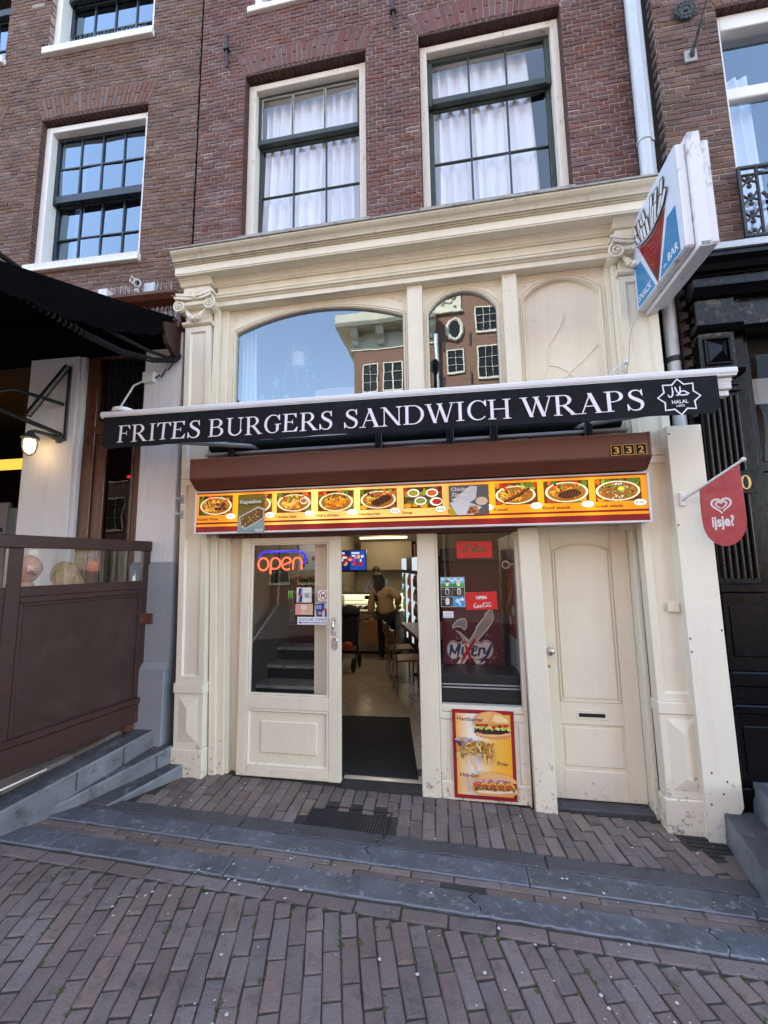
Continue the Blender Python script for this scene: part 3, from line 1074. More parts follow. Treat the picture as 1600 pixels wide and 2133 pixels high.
for x, y in spots:
    if x < -2.2 and y > -.6:
        continue
    q = RND.choice((.002, .0025, .003, .004, .005, .009))
    n = 7
    zz = gz(x, y) + .0085
    m.add([(x + q * math.cos(6.28 * k / n) * RND.uniform(.7, 1.2), y + q * math.sin(6.28 * k / n) * RND.uniform(.6, 1.1), zz) for k in range(n)] + [(x, y, zz + .0015)], [(k, (k + 1) % n, n) for k in range(n)])
o = m.obj('litter_specks', 'gum')
tag(o, 'pale specks of chewing gum and litter on the paving', 'litter', kind='stuff')

# foot grille sunk in front of the door, cast-iron drain by the right pilaster
t = thing('foot_grille', 'dark rubber foot grille sunk in the paving before the open door', 'grille', (-.83, -.39, -.02))
def gpt(x, y, dz): return (x, y, gz(x, y) + dz)
m = MB()
x0, x1, y0, y1 = -1.115, -.535, -.515, -.285
m.hexa([gpt(x0, y0, -.03), gpt(x1, y0, -.03), gpt(x1, y1, -.03), gpt(x0, y1, -.03)], [gpt(x0, y0, -.006), gpt(x1, y0, -.006), gpt(x1, y1, -.006), gpt(x0, y1, -.006)])
m.obj('base', 'rubber', t)
m = MB()
for i in range(27):
    for j in range(9):
        x, y = x0 + .012 + i * .0212, y0 + .014 + j * .025
        z = gz(x, y)
        m.box(x - .006, x + .006, y - .008, y + .008, z - .007, z - .001, .002)
o = m.obj('knobs', 'plastic_black', t)
o['kind'] = 'stuff'
m = MB()
for (a, b, c, d) in ((x0 - .012, x1 + .012, y1, y1 + .012), (x0 - .012, x0, y0, y1), (x1, x1 + .012, y0, y1)):
    m.hexa([gpt(a, c, -.03), gpt(b, c, -.03), gpt(b, d, -.03), gpt(a, d, -.03)], [gpt(a, c, .003), gpt(b, c, .003), gpt(b, d, .003), gpt(a, d, .003)])
m.obj('frame', 'iron_black', t)
t = thing('drain_cover', 'rusty cast iron drain grating in the bricks by the right pilaster', 'drain', (1.59, -.23, -.08))
m = MB()
x0, x1, y0, y1 = 1.46, 1.715, -.33, -.13
m.hexa([gpt(x0, y0, -.05), gpt(x1, y0, -.05), gpt(x1, y1, -.05), gpt(x0, y1, -.05)], [gpt(x0, y0, -.02), gpt(x1, y0, -.02), gpt(x1, y1, -.02), gpt(x0, y1, -.02)])
m.obj('base', 'soot', t)
for i in range(5):
    m = MB()
    yy = y0 + .01 + i * .042
    m.hexa([gpt(x0, yy, -.02), gpt(x1, yy, -.02), gpt(x1, yy + .022, -.02), gpt(x0, yy + .022, -.02)], [gpt(x0, yy, -.003), gpt(x1, yy, -.003), gpt(x1, yy + .022, -.003), gpt(x0, yy + .022, -.003)])
    m.obj('bar', 'iron_black', t)

# ------------------------------------------------------------------ brick walls
def in_poly_x(poly, z):
    xs = []
    n = len(poly)
    for i in range(n):
        (x0, z0), (x1, z1) = poly[i], poly[(i + 1) % n]
        if (z0 - z) * (z1 - z) < 0:
            xs.append(x0 + (x1 - x0) * (z - z0) / (z1 - z0))
    return (min(xs), max(xs)) if len(xs) >= 2 else None


def brick_wall(root, x0, x1, z0, z1, y, holes, polys, mat, mortar, keep=300, course=.0475, L=.168, depth=.24, wallname='wall', lean=None):
    xs = sorted({x0, x1, *[h[0] for h in holes], *[h[1] for h in holes]})
    zs = sorted({z0, z1, *[h[2] for h in holes], *[h[3] for h in holes]})
    m = MB()
    for a, b in zip(xs, xs[1:]):
        if b <= x0 or a >= x1:
            continue
        for c, d in zip(zs, zs[1:]):
            if d <= z0 or c >= z1:
                continue
            mx_, mz_ = (a + b) / 2, (c + d) / 2
            if any(h[0] < mx_ < h[1] and h[2] < mz_ < h[3] for h in holes):
                continue
            m.box(max(a, x0), min(b, x1), y + .006, y + depth, max(c, z0), min(d, z1))
    m.obj(wallname, mortar, root)
    ref_w, ref_h = L - .0076, course - .0076
    kinds = []
    for _ in range(6):
        me, v, f = brick_mesh('wall_brick', ref_w, ref_h, .07, .0035, mat, .0022)
        kinds.append((me, v, f))
    items = []
    RX = Matrix.Rotation(rad(90), 4, 'X')
    r = 0
    z = z0
    while z < z1 - .01:
        zm = z + course / 2
        unit = L if r % 2 == 0 else L / 2
        off = [0, L * .25, L * .5, L * .25][r % 4]
        cuts = []
        for h in holes:
            if h[2] < zm < h[3]:
                cuts.append((h[0], h[1]))
        for p in polys:
            iv = in_poly_x(p, zm)
            if iv:
                cuts.append(iv)
        cuts.sort()
        free, cur = [], x0
        for a, b in cuts:
            if a > cur:
                free.append((cur, min(a, x1)))
            cur = max(cur, b)
        if cur < x1:
            free.append((cur, x1))
        for a, b in free:
            if b - a < .02:
                continue
            k0 = math.floor((a - off) / unit)
            x = off + k0 * unit
            segs = []
            while x < b:
                s0, s1 = max(a, x), min(b, x + unit)
                if s1 - s0 > .012:
                    if s1 - s0 < .04 and segs:
                        segs[-1] = (segs[-1][0], s1)
                    else:
                        segs.append((s0, s1))
                x += unit
            for s0, s1 in segs:
                e0 = .0038 if s0 > a else 0
                e1 = .0038 if s1 < b else 0
                w = s1 - s0 - e0 - e1
                xc = (s0 + e0 + s1 - e1) / 2
                M = (Matrix.Translation((xc, y + RND.gauss(0, .0016), zm + RND.gauss(0, .0012))) @ Matrix.Rotation(RND.gauss(0, .006), 4, 'Y') @
                     RX @ Matrix.Diagonal((w / ref_w, 1 + RND.uniform(-.08, .08), 1, 1)))
                items.append((M, seen_size((xc, y, zm), min(w, .2))))
        z += course
        r += 1
    lay(root, 'brick', kinds, items, keep, mat)


def flat_arch(root, x0, x1, z0, h, y, splay, mat, n, camber=.03, skewbricks=True):
    """Row of standing bricks over an opening, fanned out at the ends."""
    xc = (x0 + x1) / 2
    ex0, ex1 = x0 - splay, x1 + splay
    for i in range(n):
        t0, t1 = i / n, (i + 1) / n
        g = .0042
        def P(t, top):
            a = (x0, x1) if not top else (ex0, ex1)
            x = a[0] + (a[1] - a[0]) * t
            zz = z0 + (h if top else 0) + camber * (1 - (2 * t - 1) ** 2)
            return x, zz
        cuts = (0, .48, 1) if i % 2 == 0 else (0, 1)
        for c0, c1 in zip(cuts, cuts[1:]):
            def Q(t, c):
                (ax_, az_), (bx_, bz_) = P(t, 0), P(t, 1)
                return ax_ + (bx_ - ax_) * c, az_ + (bz_ - az_) * c
            e0 = 0.0 if c0 == 0 else .02
            e1 = 0.0 if c1 == 1 else .02
            a, b, c, d = Q(t0, c0 + e0), Q(t1, c0 + e0), Q(t1, c1 - e1), Q(t0, c1 - e1)
            a, d, b, c = (a[0] + g, a[1]), (d[0] + g, d[1]), (b[0] - g, b[1]), (c[0] - g, c[1])
            m = MB()
            yy = y + RND.gauss(0, .0012) - .001
            front = [(p[0], yy, p[1]) for p in (a, b, c, d)]
            ccx, ccz = sum(p[0] for p in (a, b, c, d)) / 4, sum(p[1] for p in (a, b, c, d)) / 4
            k = .003
            inn = [(p[0] + (k if p[0] < ccx else -k), yy, p[1] + (k if p[1] < ccz else -k)) for p in (a, b, c, d)]
            mid = [(p[0], yy + k, p[1]) for p in (a, b, c, d)]
            back = [(p[0], yy + .10, p[1]) for p in (a, b, c, d)]
            m.add(inn + mid + back, [(0, 1, 2, 3)] + [(o_ + q, o_ + (q + 1) % 4, o_ + 4 + (q + 1) % 4, o_ + 4 + q) for o_ in (0, 4) for q in range(4)])
            m.obj('arch_brick', {'brick_plum': 'brick_arch', 'brick_brown': 'brick_arch_brown', 'brick_umber': 'brick_arch_brown'}[mat], root)


def arch_soffit(root, w, y, depth):
    # undersides of the arch bricks
    n = 22
    m = MB()
    for i in range(n):
        a, b = w[0] + (w[1] - w[0]) * i / n + .003, w[0] + (w[1] - w[0]) * (i + 1) / n - .003
        t = (i + .5) / n
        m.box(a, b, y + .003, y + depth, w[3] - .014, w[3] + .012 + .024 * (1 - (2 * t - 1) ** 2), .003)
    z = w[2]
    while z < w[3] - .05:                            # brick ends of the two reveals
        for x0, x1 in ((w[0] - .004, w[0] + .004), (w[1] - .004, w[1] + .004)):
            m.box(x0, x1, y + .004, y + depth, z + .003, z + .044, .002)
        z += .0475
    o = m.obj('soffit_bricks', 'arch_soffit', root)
    o['kind'] = 'stuff'


def sash_window(root, x0, x1, z0, z1, yf, fw, ys, nx, nt, nb, zm, fmat, smat, gmat, sill=None, skew=0.0, bar=.016, st=.035, ftop=None, rail=.05, depth=.13, putty=None, fbot=None):
    """Sliding-sash window: frame (part) > sill, two sashes, panes (sub-parts). yf front of the frame, ys front of the upper sash."""
    ft = ftop or fw
    fb = fw if fbot is None else fbot
    m = MB()
    yb = ys + .12
    m.box(x0, x0 + fw, yf, yb, z0, z1, .005)
    m.box(x1 - fw, x1, yf, yb, z0, z1, .005)
    m.box(x0 + fw - .001, x1 - fw + .001, yf + .001, yb, z1 - ft, z1 - .001, .005)
    if fb > 0:
        m.box(x0 + fw - .001, x1 - fw + .001, yf + .001, yb, z0 + .001, z0 + fb, .005)
    fr = m.obj('window', fmat, root)
    if sill:
        m = MB()
        sy, sx, sh = sill
        m.box(x0 - sx, x1 + sx, yf - sy, ys + .1, z0 - sh, z0, .006)
        m.obj('sill', fmat, fr)
    ix0, ix1, iz0, iz1 = x0 + fw, x1 - fw, z0 + fb, z1 - ft
    for top in (True, False):
        yy = ys if top else ys + .05
        a, b = (zm - rail / 2, iz1) if top else (iz0, zm + rail / 2 - .005)
        m = MB()
        s_ = st
        lo = rail if top else s_ * 1.3
        hi = s_ if top else rail
        m.box(ix0, ix0 + s_, yy, yy + .042, a, b, .004)
        m.box(ix1 - s_, ix1, yy, yy + .042, a, b, .004)
        m.box(ix0 + s_, ix1 - s_, yy - (.012 if top else 0), yy + .041, a, a + lo, .004)
        m.box(ix0 + s_, ix1 - s_, yy + .001, yy + .041, b - hi, b, .004)
        nr = nt if top else nb
        gx = [ix0 + s_ + (ix1 - ix0 - 2 * s_) * i / nx for i in range(nx + 1)]
        gz_ = [a + lo + (b - hi - a - lo) * i / nr for i in range(nr + 1)]
        for i in range(1, nx):
            m.box(gx[i] - bar / 2, gx[i] + bar / 2, yy + .006, yy + .038, a + lo, b - hi, .004)
        for j in range(1, nr):
            m.box(ix0 + s_, ix1 - s_, yy + .008, yy + .036, gz_[j] - bar / 2, gz_[j] + bar / 2, .004)
        m.obj('sash', smat, fr)
        for i in range(nx):
            for j in range(nr):
                m = MB()
                m.flat = True
                tl = RND.gauss(0, .0022), RND.gauss(0, .0022)
                xa, xb, za, zb = gx[i] + .003, gx[i + 1] - .003, gz_[j] + .003, gz_[j + 1] - .003
                m.quad((xa, yy + .022 - tl[0] - tl[1], za), (xb, yy + .022 + tl[0] - tl[1], za), (xb, yy + .022 + tl[0] + tl[1], zb), (xa, yy + .022 - tl[0] + tl[1], zb))
                m.obj('pane', gmat, fr)
        if putty and top:
            m = MB()
            for i in range(nx):
                xa, xb, za, zb = gx[i] + bar * .4, gx[i + 1] - bar * .4, a + lo, b - hi
                for q in ((xa, xa + .007, za, zb), (xb - .007, xb, za, zb), (xa, xb, zb - .007, zb), (xa, xb, za, za + .007)):
                    m.box(q[0], q[1], yy + .003, yy + .02, q[2], q[3], .002)
            m.obj('putty', putty, fr)
    return fr


def curtain(label, x0, x1, z0, z1, y, folds, amp, mat='curtain_white', group=None, taper=0.0, seed=0, tie=0.0):
    r = random.Random(seed)
    nx, nz = folds * 8, 14
    ph = [r.uniform(-.5, .5) for _ in range(folds + 1)]
    am = [r.uniform(.5, 1.3) for _ in range(folds + 1)]
    vs_, fs = [], []
    for j in range(nz + 1):
        t = j / nz
        for i in range(nx + 1):
            u = i / nx
            q = u * folds
            k = min(int(q), folds - 1)
            w = am[k] * (1 - (q - k)) + am[k + 1] * (q - k)
            xx = x0 + (x1 - x0) * u
            xx += taper * t * (1 - u) + tie * (1 - t) * (u)
            vs_.append((xx + .012 * math.sin(t * 3 + k), y + amp * w * math.sin(2 * math.pi * q + ph[k] * .6 * t * 2) * (.55 + .45 * (1 - t)), z0 + (z1 - z0) * t))
    for j in range(nz):
        for i in range(nx):
            a = j * (nx + 1) + i
            fs.append((a, a + 1, a + nx + 2, a + nx + 1))
    m = MB()
    m.add(vs_, fs)
    o = m.obj('curtain', mat, smooth=True)
    return tag(o, label, 'curtain', group)
# ------------------------------------------------------------------ the snack-bar house
shop = thing('brick_house', 'narrow plum brick house with cream wooden shopfront and two green-sashed windows', 'house', (-.4, 0, 0))


def lean_x(o, pivot_z, k):
    for v in o.data.vertices:
        v.co.x += (pivot_z - v.co.z) * k


W1, W2, W3 = (-2.035, -.735, 4.80, 6.955), (-.205, 1.122, 4.80, 6.972), (-1.98, -.70, 7.74, 9.7)
arch_of = lambda w, h, s: [(w[0], w[3] - .01), (w[1], w[3] - .01), (w[1] + s, w[3] + h), (w[0] - s, w[3] + h)]
brick_wall(shop, -2.558, 1.705, 4.78, 8.36, 0.0, [W1, W2, W3], [arch_of(W1, .265, .1), arch_of(W2, .265, .1)], 'brick_plum', 'mortar_light')
m = MB()
m.box(-2.588, -2.5575, .022, .12, 4.5, 13)
m.obj('party_joint', 'gap_black', shop)
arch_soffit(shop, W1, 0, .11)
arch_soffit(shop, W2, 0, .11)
flat_arch(shop, W1[0], W1[1], W1[3], .26, 0, .1, 'brick_plum', 25)
flat_arch(shop, W2[0], W2[1], W2[3], .26, 0, .1, 'brick_plum', 25)
m = MB()
m.box(-2.572, 1.705, .006, .24, 8.361, 13.2)
m.obj('upper_wall', 'brick_plum', shop)
m = MB()                                              # flanks, back and roof of the house
m.box(-2.572, -2.45, .245, 9, 0, 13.2)
m.box(1.6, 1.705, .245, 9, 0, 13.2)
m.box(-2.449, 1.599, 8.9, 9, 0, 13.2)
m.box(-2.572, 1.705, 0, 9, 13.201, 13.4)
m.obj('roof', 'roof_dark', shop)
m = MB()                                              # upper floors: floor slab, back wall
m.box(-2.449, 1.599, .245, 8.89, 4.45, 4.6)
m.box(-2.449, 1.599, .245, 8.89, 7.3, 7.45)
m.box(-2.449, 1.599, .1, 8.89, 2.95, 3.02)
m.obj('floor', 'room_dark', shop)
m = MB()
m.box(-2.449, 1.599, 2.4, 2.45, 3.03, 8.8)
m.obj('inner_wall', 'room_dark', shop)

sash_window(shop, -2.03, -.74, 5.075, 6.915, .08, .08, .145, 3, 1, 2, 6.275, 'peeling_paint', 'sash_green', 'glass_upper', None, ftop=.07, rail=.055, putty='putty', bar=.015, st=.03, fbot=.0)
sash_window(shop, -.2, 1.117, 5.075, 6.935, .08, .07, .145, 3, 1, 2, 6.36, 'peeling_paint', 'sash_green', 'glass_upper', None, ftop=.07, rail=.065, bar=.018, st=.048, fbot=.0)
sash_window(shop, -1.97, -.71, 7.76, 9.69, .03, .075, .13, 3, 1, 2, 8.8, 'white_paint', 'sash_green', 'glass_upper', (.07, .05, .07), bar=.021)
m = MB()
m.box(-2.06, -.7, -.02, .22, 4.86, 5.08, .008)
m.box(-.23, 1.14, -.02, .22, 4.86, 5.08, .008)
m.obj('sill', 'lead_cap', shop)
curtain('white curtain closed behind the window left of centre on the upper floor', -1.965, -.785, 5.0, 6.93, .29, 10, .048, group='curtains of the upper floor', taper=.05, seed=3)
curtain('white curtain drawn across most of the window beside the drainpipe', -.14, .86, 5.0, 6.95, .29, 8, .055, group='curtains of the upper floor', taper=.02, seed=8, tie=.05)

# wall anchors
for x, z0, z1 in ((-2.255, 7.09, 7.53), (-.447, 7.085, 7.6)):
    m = MB()
    m.tube([(x - .012, -.018, z1), (x, -.022, (z0 + z1) / 2), (x + .014, -.018, z0)], [.010, .015, .009], 6)
    m.box(x - .03, x + .03, -.045, .02, z0 + .2, z0 + .235, .006)
    m.box(x - .012, x + .012, -.05, .02, z0 + .19, z0 + .21, .004)
    m.obj('wall_anchor', 'iron_black', shop)

# entablature
def run_x(profile, x0, x1, name, mat, parent=None, lean=None):
    m = MB()
    m.prism(profile, 'x', x0, x1)
    return m.obj(name, mat, parent or shop)


XL, XR = -2.545, 1.665
run_x([(.0, 4.80), (.0, 4.862), (-.345, 4.752), (-.362, 4.742), (-.362, 4.728), (-.34, 4.728)], XL - .01, XR + .01, 'cornice_cap', 'lead_cap')
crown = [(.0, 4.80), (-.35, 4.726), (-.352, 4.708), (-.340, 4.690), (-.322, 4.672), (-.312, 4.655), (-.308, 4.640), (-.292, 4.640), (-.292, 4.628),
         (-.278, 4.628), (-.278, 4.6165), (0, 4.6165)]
corona = [(0, 4.616), (-.265, 4.616), (-.265, 4.545), (-.258, 4.54), (-.258, 4.532), (-.165, 4.532), (-.165, 4.522), (-.150, 4.518), (-.136, 4.502), (-.130, 4.485), (-.118, 4.480), (-.118, 4.470), (0, 4.470)]
run_x(crown, XL, XR, 'crown_moulding', 'cream_crown_shade')
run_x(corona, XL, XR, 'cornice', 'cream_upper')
frieze = [(.0, 4.469), (-.10, 4.469), (-.10, 4.405), (-.114, 4.402), (-.128, 4.392), (-.128, 4.383), (-.112, 4.376), (-.112, 4.368), (-.136, 4.364), (-.142, 4.354), (-.138, 4.344),
          (-.118, 4.338), (-.118, 4.330), (-.104, 4.328), (-.104, 4.280), (0, 4.280)]
run_x(frieze, -2.20, 1.33, 'frieze', 'cream_upper')
for x0, x1 in ((-2.52, -2.235), (1.355, 1.645)):                     # blocks over the capitals
    m = MB()
    m.box(x0, x1, -.165, 0, 4.415, 4.4695, .006)
    m.box(x0 - .012, x1 + .012, -.178, 0, 4.39, 4.413, .008)
    m.prism([(0, 4.532), (-.22, 4.532), (-.22, 4.52), (-.205, 4.51), (-.19, 4.49), (-.182, 4.475), (-.172, 4.4705), (0, 4.4705)], 'x', x0 - .02, x1 + .02)
    m.obj('block', 'cream_upper', shop)


def panel_face(m, x0, x1, z0, z1, y, rim, rec, slope=.012):
    """Recessed panel: raised rim all round with a sloping moulding."""
    a = [(x0, y, z0), (x1, y, z0), (x1, y, z1), (x0, y, z1)]
    b = [(x0 + rim, y, z0 + rim), (x1 - rim, y, z0 + rim), (x1 - rim, y, z1 - rim), (x0 + rim, y, z1 - rim)]
    s = slope
    c = [(x0 + rim + s, y + rec, z0 + rim + s), (x1 - rim - s, y + rec, z0 + rim + s), (x1 - rim - s, y + rec, z1 - rim - s), (x0 + rim + s, y + rec, z1 - rim - s)]
    o = len(m.v)
    m.add(a + b + c, [(k, (k + 1) % 4, 4 + (k + 1) % 4, 4 + k) for k in range(4)] + [(4 + k, 4 + (k + 1) % 4, 8 + (k + 1) % 4, 8 + k) for k in range(4)] + [(8, 9, 10, 11)])


def shell_sides(m, x0, x1, z0, z1, y, yb):
    m.add([(x0, y, z0), (x1, y, z0), (x1, y, z1), (x0, y, z1), (x0, yb, z0), (x1, yb, z0), (x1, yb, z1), (x0, yb, z1)],
          [(0, 1, 5, 4), (1, 2, 6, 5), (2, 3, 7, 6), (3, 0, 4, 7)])


def pyramid(m, x0, x1, z0, z1, y, h, ridge=True):
    w, hh = x1 - x0, z1 - z0
    k = w / 2
    if hh > w:
        r0, r1 = (x0 + k, y - h, z0 + k), (x0 + k, y - h, z1 - k)
        m.add([(x0, y, z0), (x1, y, z0), (x1, y, z1), (x0, y, z1), r0, r1], [(0, 1, 4), (1, 2, 5, 4), (2, 3, 5), (3, 0, 4, 5)])
    else:
        m.add([(x0, y, z0), (x1, y, z0), (x1, y, z1), (x0, y, z1), (x0 + w / 2, y - h, z0 + hh / 2)], [(0, 1, 4), (1, 2, 4), (2, 3, 4), (3, 0, 4)])


def pilaster(x0, x1, zb, k, pivot):
    parts = []
    m = MB()                                         # shaft with sunk panel
    for a, b in ((2.60, 4.10), (.79, 2.595)):
        shell_sides(m, x0, x1, a, b, -.10, 0)
        panel_face(m, x0, x1, a, b, -.10, .052, .018)
    parts.append(m.obj('pilaster', 'cream_paint', shop))
    m = MB()
    m.box(x0 - .012, x1 + .012, -.118, 0, .705, .788, .006)
    m.box(x0 - .004, x1 + .004, -.108, 0, zb + .235, .704, .003)
    q0, q1 = x0 + .04, x1 - .045
    pyramid(m, q0, q1, zb + .285, .675, -.1085, .022)
    parts.append(m.obj('pedestal', 'cream_worn', shop))
    m = MB()
    m.box(x0 - .02, x1 + .012, -.122, 0, zb, zb + .234, .008)
    parts.append(m.obj('plinth', 'cream_worn', shop))
    for o in parts:
        lean_x(o, pivot, k)
    # neck ring
    m = MB()
    m.prism([(0, 4.105), (-.105, 4.105), (-.125, 4.118), (-.13, 4.13), (-.125, 4.142), (-.108, 4.155), (0, 4.155)], 'x', x0 - .02, x1 + .02)
    m.box(x0 + .004, x1 - .004, -.098, 0, 4.156, 4.30, .002)
    m.obj('neck_ring', 'cream_upper', shop)


def capital(xc, w):
    cap = None
    m = MB()                                         # abacus, hollowed sides
    n = 12
    for z0, z1, g in ((4.372, 4.398, .0), (4.345, 4.371, -.016)):
        pts = []
        for i in range(n + 1):
            t = i / n * 2 - 1
            pts.append((xc + t * (w / 2 + g), -.205 - g * .6 + .035 * (1 - t * t) - .012 * abs(t)))
        poly = pts + [(xc + w / 2 + g, 0), (xc - w / 2 - g, 0)]
        m.prism(poly, 'z', z0, z1)
    cap = m.obj('capital', 'cream_worn', shop)
    m = MB()
    for k in range(15):                              # egg band
        x = xc - w * .27 + w * .54 * k / 14
        m.ball((x, -.155, 4.296), .0085, .012, .016, 8, 5)
    m.box(xc - w * .30, xc + w * .30, -.148, 0, 4.274, 4.344, .006)
    m.ball((xc, -.185, 4.362), .022, .018, .026, 10, 6)
    m.obj('egg_band', 'cream_worn', cap)
    for sg in (-1, 1):
        m = MB()
        cx, cz = xc + sg * w * .375, 4.285
        pts, rr = [], []
        for i in range(40):
            a = i / 39 * 2 * math.pi * 2.1
            r = .062 * (1 - i / 44)
            pts.append((cx + sg * r * math.sin(a + .3) * 1.0, -.168 - .012 * i / 40, cz + r * math.cos(a + .3)))
            rr.append(.0115 * (1 - .5 * i / 40))
        m.tube(pts, rr, 6)
        m.lathe([(.058, 0), (.055, .10), (.058, .14)], (cx, -.155, cz), 16, Matrix.Rotation(rad(-90), 4, 'X'))
        m.ball((cx, -.182, cz), .013, .01, .013, 8, 5)
        m.obj('volute', 'cream_worn', cap, smooth=True)
    m = MB()                                         # garland hanging between the volutes
    for i in range(26):
        t = i / 25 * 2 - 1
        a = .105 * (1 - t * t)
        q = .012 + .016 * (1 - t * t)
        m.ball((xc + t * w * .27 + RND.uniform(-.004, .004), -.125 - q * .8, 4.262 - a + RND.uniform(-.005, .005)), q, q, q, 7, 5, .25)
    m.obj('garland', 'cream_worn', cap, smooth=True)


pilaster(-2.53, -2.262, .02, .0205, 4.2)
pilaster(1.385, 1.655, -.09, .006, 2.6)
capital(-2.397, .415)
capital(1.515, .415)

# transom: arched boards, mullions, panes
def arch_board(x0, x1, z0, z1, hx0, hx1, spring, apex, y, th, name, mat, bottom=3.05, n=22):
    """Board with an arched opening whose foot runs down behind the awning."""
    m = MB()
    cx, hw = (hx0 + hx1) / 2, (hx1 - hx0) / 2
    rise = apex - spring
    R = (hw * hw + rise * rise) / (2 * rise) if rise < hw else hw
    def az(x):
        if rise < hw:
            return apex - R + math.sqrt(max(0, R * R - (x - cx) ** 2))
        return spring + rise * math.sqrt(max(0, 1 - ((x - cx) / hw) ** 2))
    xs = [hx0 + (hx1 - hx0) * (0.5 - 0.5 * math.cos(math.pi * i / n)) for i in range(n + 1)]
    for a, b in zip(xs, xs[1:]):
        za, zb = az(a), az(b)
        m.add([(a, y, za), (b, y, zb), (b, y, z1), (a, y, z1), (a, y + th, za), (b, y + th, zb)], [(0, 1, 2, 3), (0, 1, 5, 4)])
    m.box(x0, hx0, y, y + th, z0, z1)
    m.box(hx1, x1, y, y + th, z0, z1)
    board = m.obj(name, mat, shop)
    # moulding round the arch
    for off, r in ((.012, .0085), (.030, .006)):
        m = MB()
        pts = [(hx0 - off, y - .003, z0)] + [(hx0 - off, y - .003, z0 + (az(xs[0]) - z0) * .98)]
        pts += [(cx + (x - cx) * (1 + off / hw), y - .003, az(x) + off) for x in xs]
        pts += [(hx1 + off, y - .003, z0 + (az(xs[-1]) - z0) * .98), (hx1 + off, y - .003, z0)]
        m.tube(pts, r, 6)
        m.obj('moulding', mat, board)
    # carved scrolls in the two corners
    for sg in (-1, 1):
        m = MB()
        ex = x0 if sg < 0 else x1
        pts = []
        for i in range(26):
            a = i / 25 * 2 * math.pi * 1.6
            r = .042 * (1 - i / 30)
            pts.append((ex - sg * (.075 + r * math.cos(a)), y - .001, z1 - .072 + r * math.sin(a)))
        pts = [(ex - sg * min(.5 * (hx1 - hx0), .42), y - .001, z1 - .018), (ex - sg * .25, y - .001, z1 - .022)] + pts
        m.tube(pts, .0042, 5)
        m.obj('scroll', mat, board, smooth=True)
    # pane
    return board, az, xs


def arch_pane(board, xs, az, z0, y, mat, name='pane'):
    m = MB()
    lo = [(x, y, z0) for x in xs]
    hi = [(x, y, az(x)) for x in xs]
    n = len(xs)
    m.add(lo + hi, [(i, i + 1, n + i + 1, n + i) for i in range(n - 1)])
    return m.obj(name, mat, board)


b1, az1, xs1 = arch_board(-2.115, -.3625, 3.1, 4.279, -2.045, -.408, 4.045, 4.205, .0, .05, 'transom_frame', 'cream_upper')
arch_pane(b1, xs1, az1, 3.1, .03, 'glass_sky')
b2, az2, xs2 = arch_board(-.2245, .4675, 3.1, 4.279, -.178, .417, 4.02, 4.205, .0, .05, 'transom_frame', 'cream_upper')
arch_pane(b2, xs2, az2, 3.1, .03, 'glass_sky')
b3, az3, xs3 = arch_board(.5905, 1.3105, 3.1, 4.279, .65, 1.258, 4.055, 4.212, .0, .05, 'transom_frame', 'cream_upper')
m = MB()
lo = [(x, .034, 3.1) for x in xs3]
hi = [(x, .034, az3(x)) for x in xs3]
n3 = len(xs3)
m.add(lo + hi, [(i, i + 1, n3 + i + 1, n3 + i) for i in range(n3 - 1)])
bp_ = m.obj('blind_panel', 'cream_upper', b3)
m = MB()                                              # filled cracks standing proud of the blind panel
for pts, r in (([(.965, 3.92), (.955, 3.86), (.94, 3.79), (.885, 3.70), (.835, 3.63), (.825, 3.54), (.83, 3.452), (.80, 3.38), (.785, 3.31)], .007),
               ([(.83, 3.455), (.90, 3.44), (.985, 3.385), (1.01, 3.34)], .008), ([(1.225, 3.606), (1.10, 3.47), (.99, 3.375), (.955, 3.33)], .007),
               ([(.968, 3.92), (.975, 3.87), (.965, 3.81)], .008)):
    m.tube([(x + RND.uniform(-.003, .003), .033, z) for x, z in pts], [r * RND.uniform(.6, 1.3) for _ in pts], 6)
m.obj('crack', 'cream_worn', b3, smooth=True)
for x0, x1 in ((-.3615, -.2255), (.4685, .5895)):
    m = MB()
    m.box(x0, x1, -.062, .06, 3.05, 4.2795, .004)
    m.obj('mullion', 'cream_upper', shop)
m = MB()
m.box(-2.245, -2.185, -.075, .06, 2.6, 4.279, .004)
m.box(-2.184, -2.116, -.03, .06, 2.6, 4.2785, .004)
m.obj('jamb', 'cream_upper', shop)
m = MB()
m.box(1.311, 1.345, -.03, .06, 2.6, 4.2785, .004)
m.box(1.346, 1.384, -.075, .06, 2.6, 4.279, .004)
m.obj('jamb', 'cream_upper', shop)
m = MB()                                              # lintel boards behind the awning gear
m.box(-2.115, 1.31, -.01, .05, 2.45, 3.09, .004)
for x0, x1 in ((-2.0, -1.28), (-1.2, -.42), (-.2, .44), (.62, 1.25)):
    m.box(x0, x1, -.035, -.0105, 2.74, 2.99, .006)
m.obj('lintel', 'cream_paint', shop)

# ground-floor woodwork
m = MB()
m.box(-2.215, -2.150, -.05, .08, .0, 2.45, .004)
o = m.obj('post', 'cream_worn', shop)
lean_x(o, 2.1, .030)
m = MB()
m.box(-2.145, -2.075, -.03, .08, .0, 2.45, .004)
m.box(-2.074, -2.046, -.01, .08, .0, 2.45, .003)
o = m.obj('jamb', 'cream_worn', shop)
lean_x(o, 2.1, .026)
m = MB()
m.box(-2.06, -1.86, .045, .075, .02, 2.45, .003)
m.obj('side_panel', 'cream_paint', shop)
m = MB()
m.box(-2.13, .49, -.045, .10, 2.045, 2.09, .003)
m.obj('door_header', 'trim_maroon', shop)
m = MB()
for k in range(3):
    m.box(-2.10 + k * .13, -1.99 + k * .13, -.075, -.046, 2.05, 2.068, .003)
m.obj('sliding_rail', 'trim_maroon', shop)

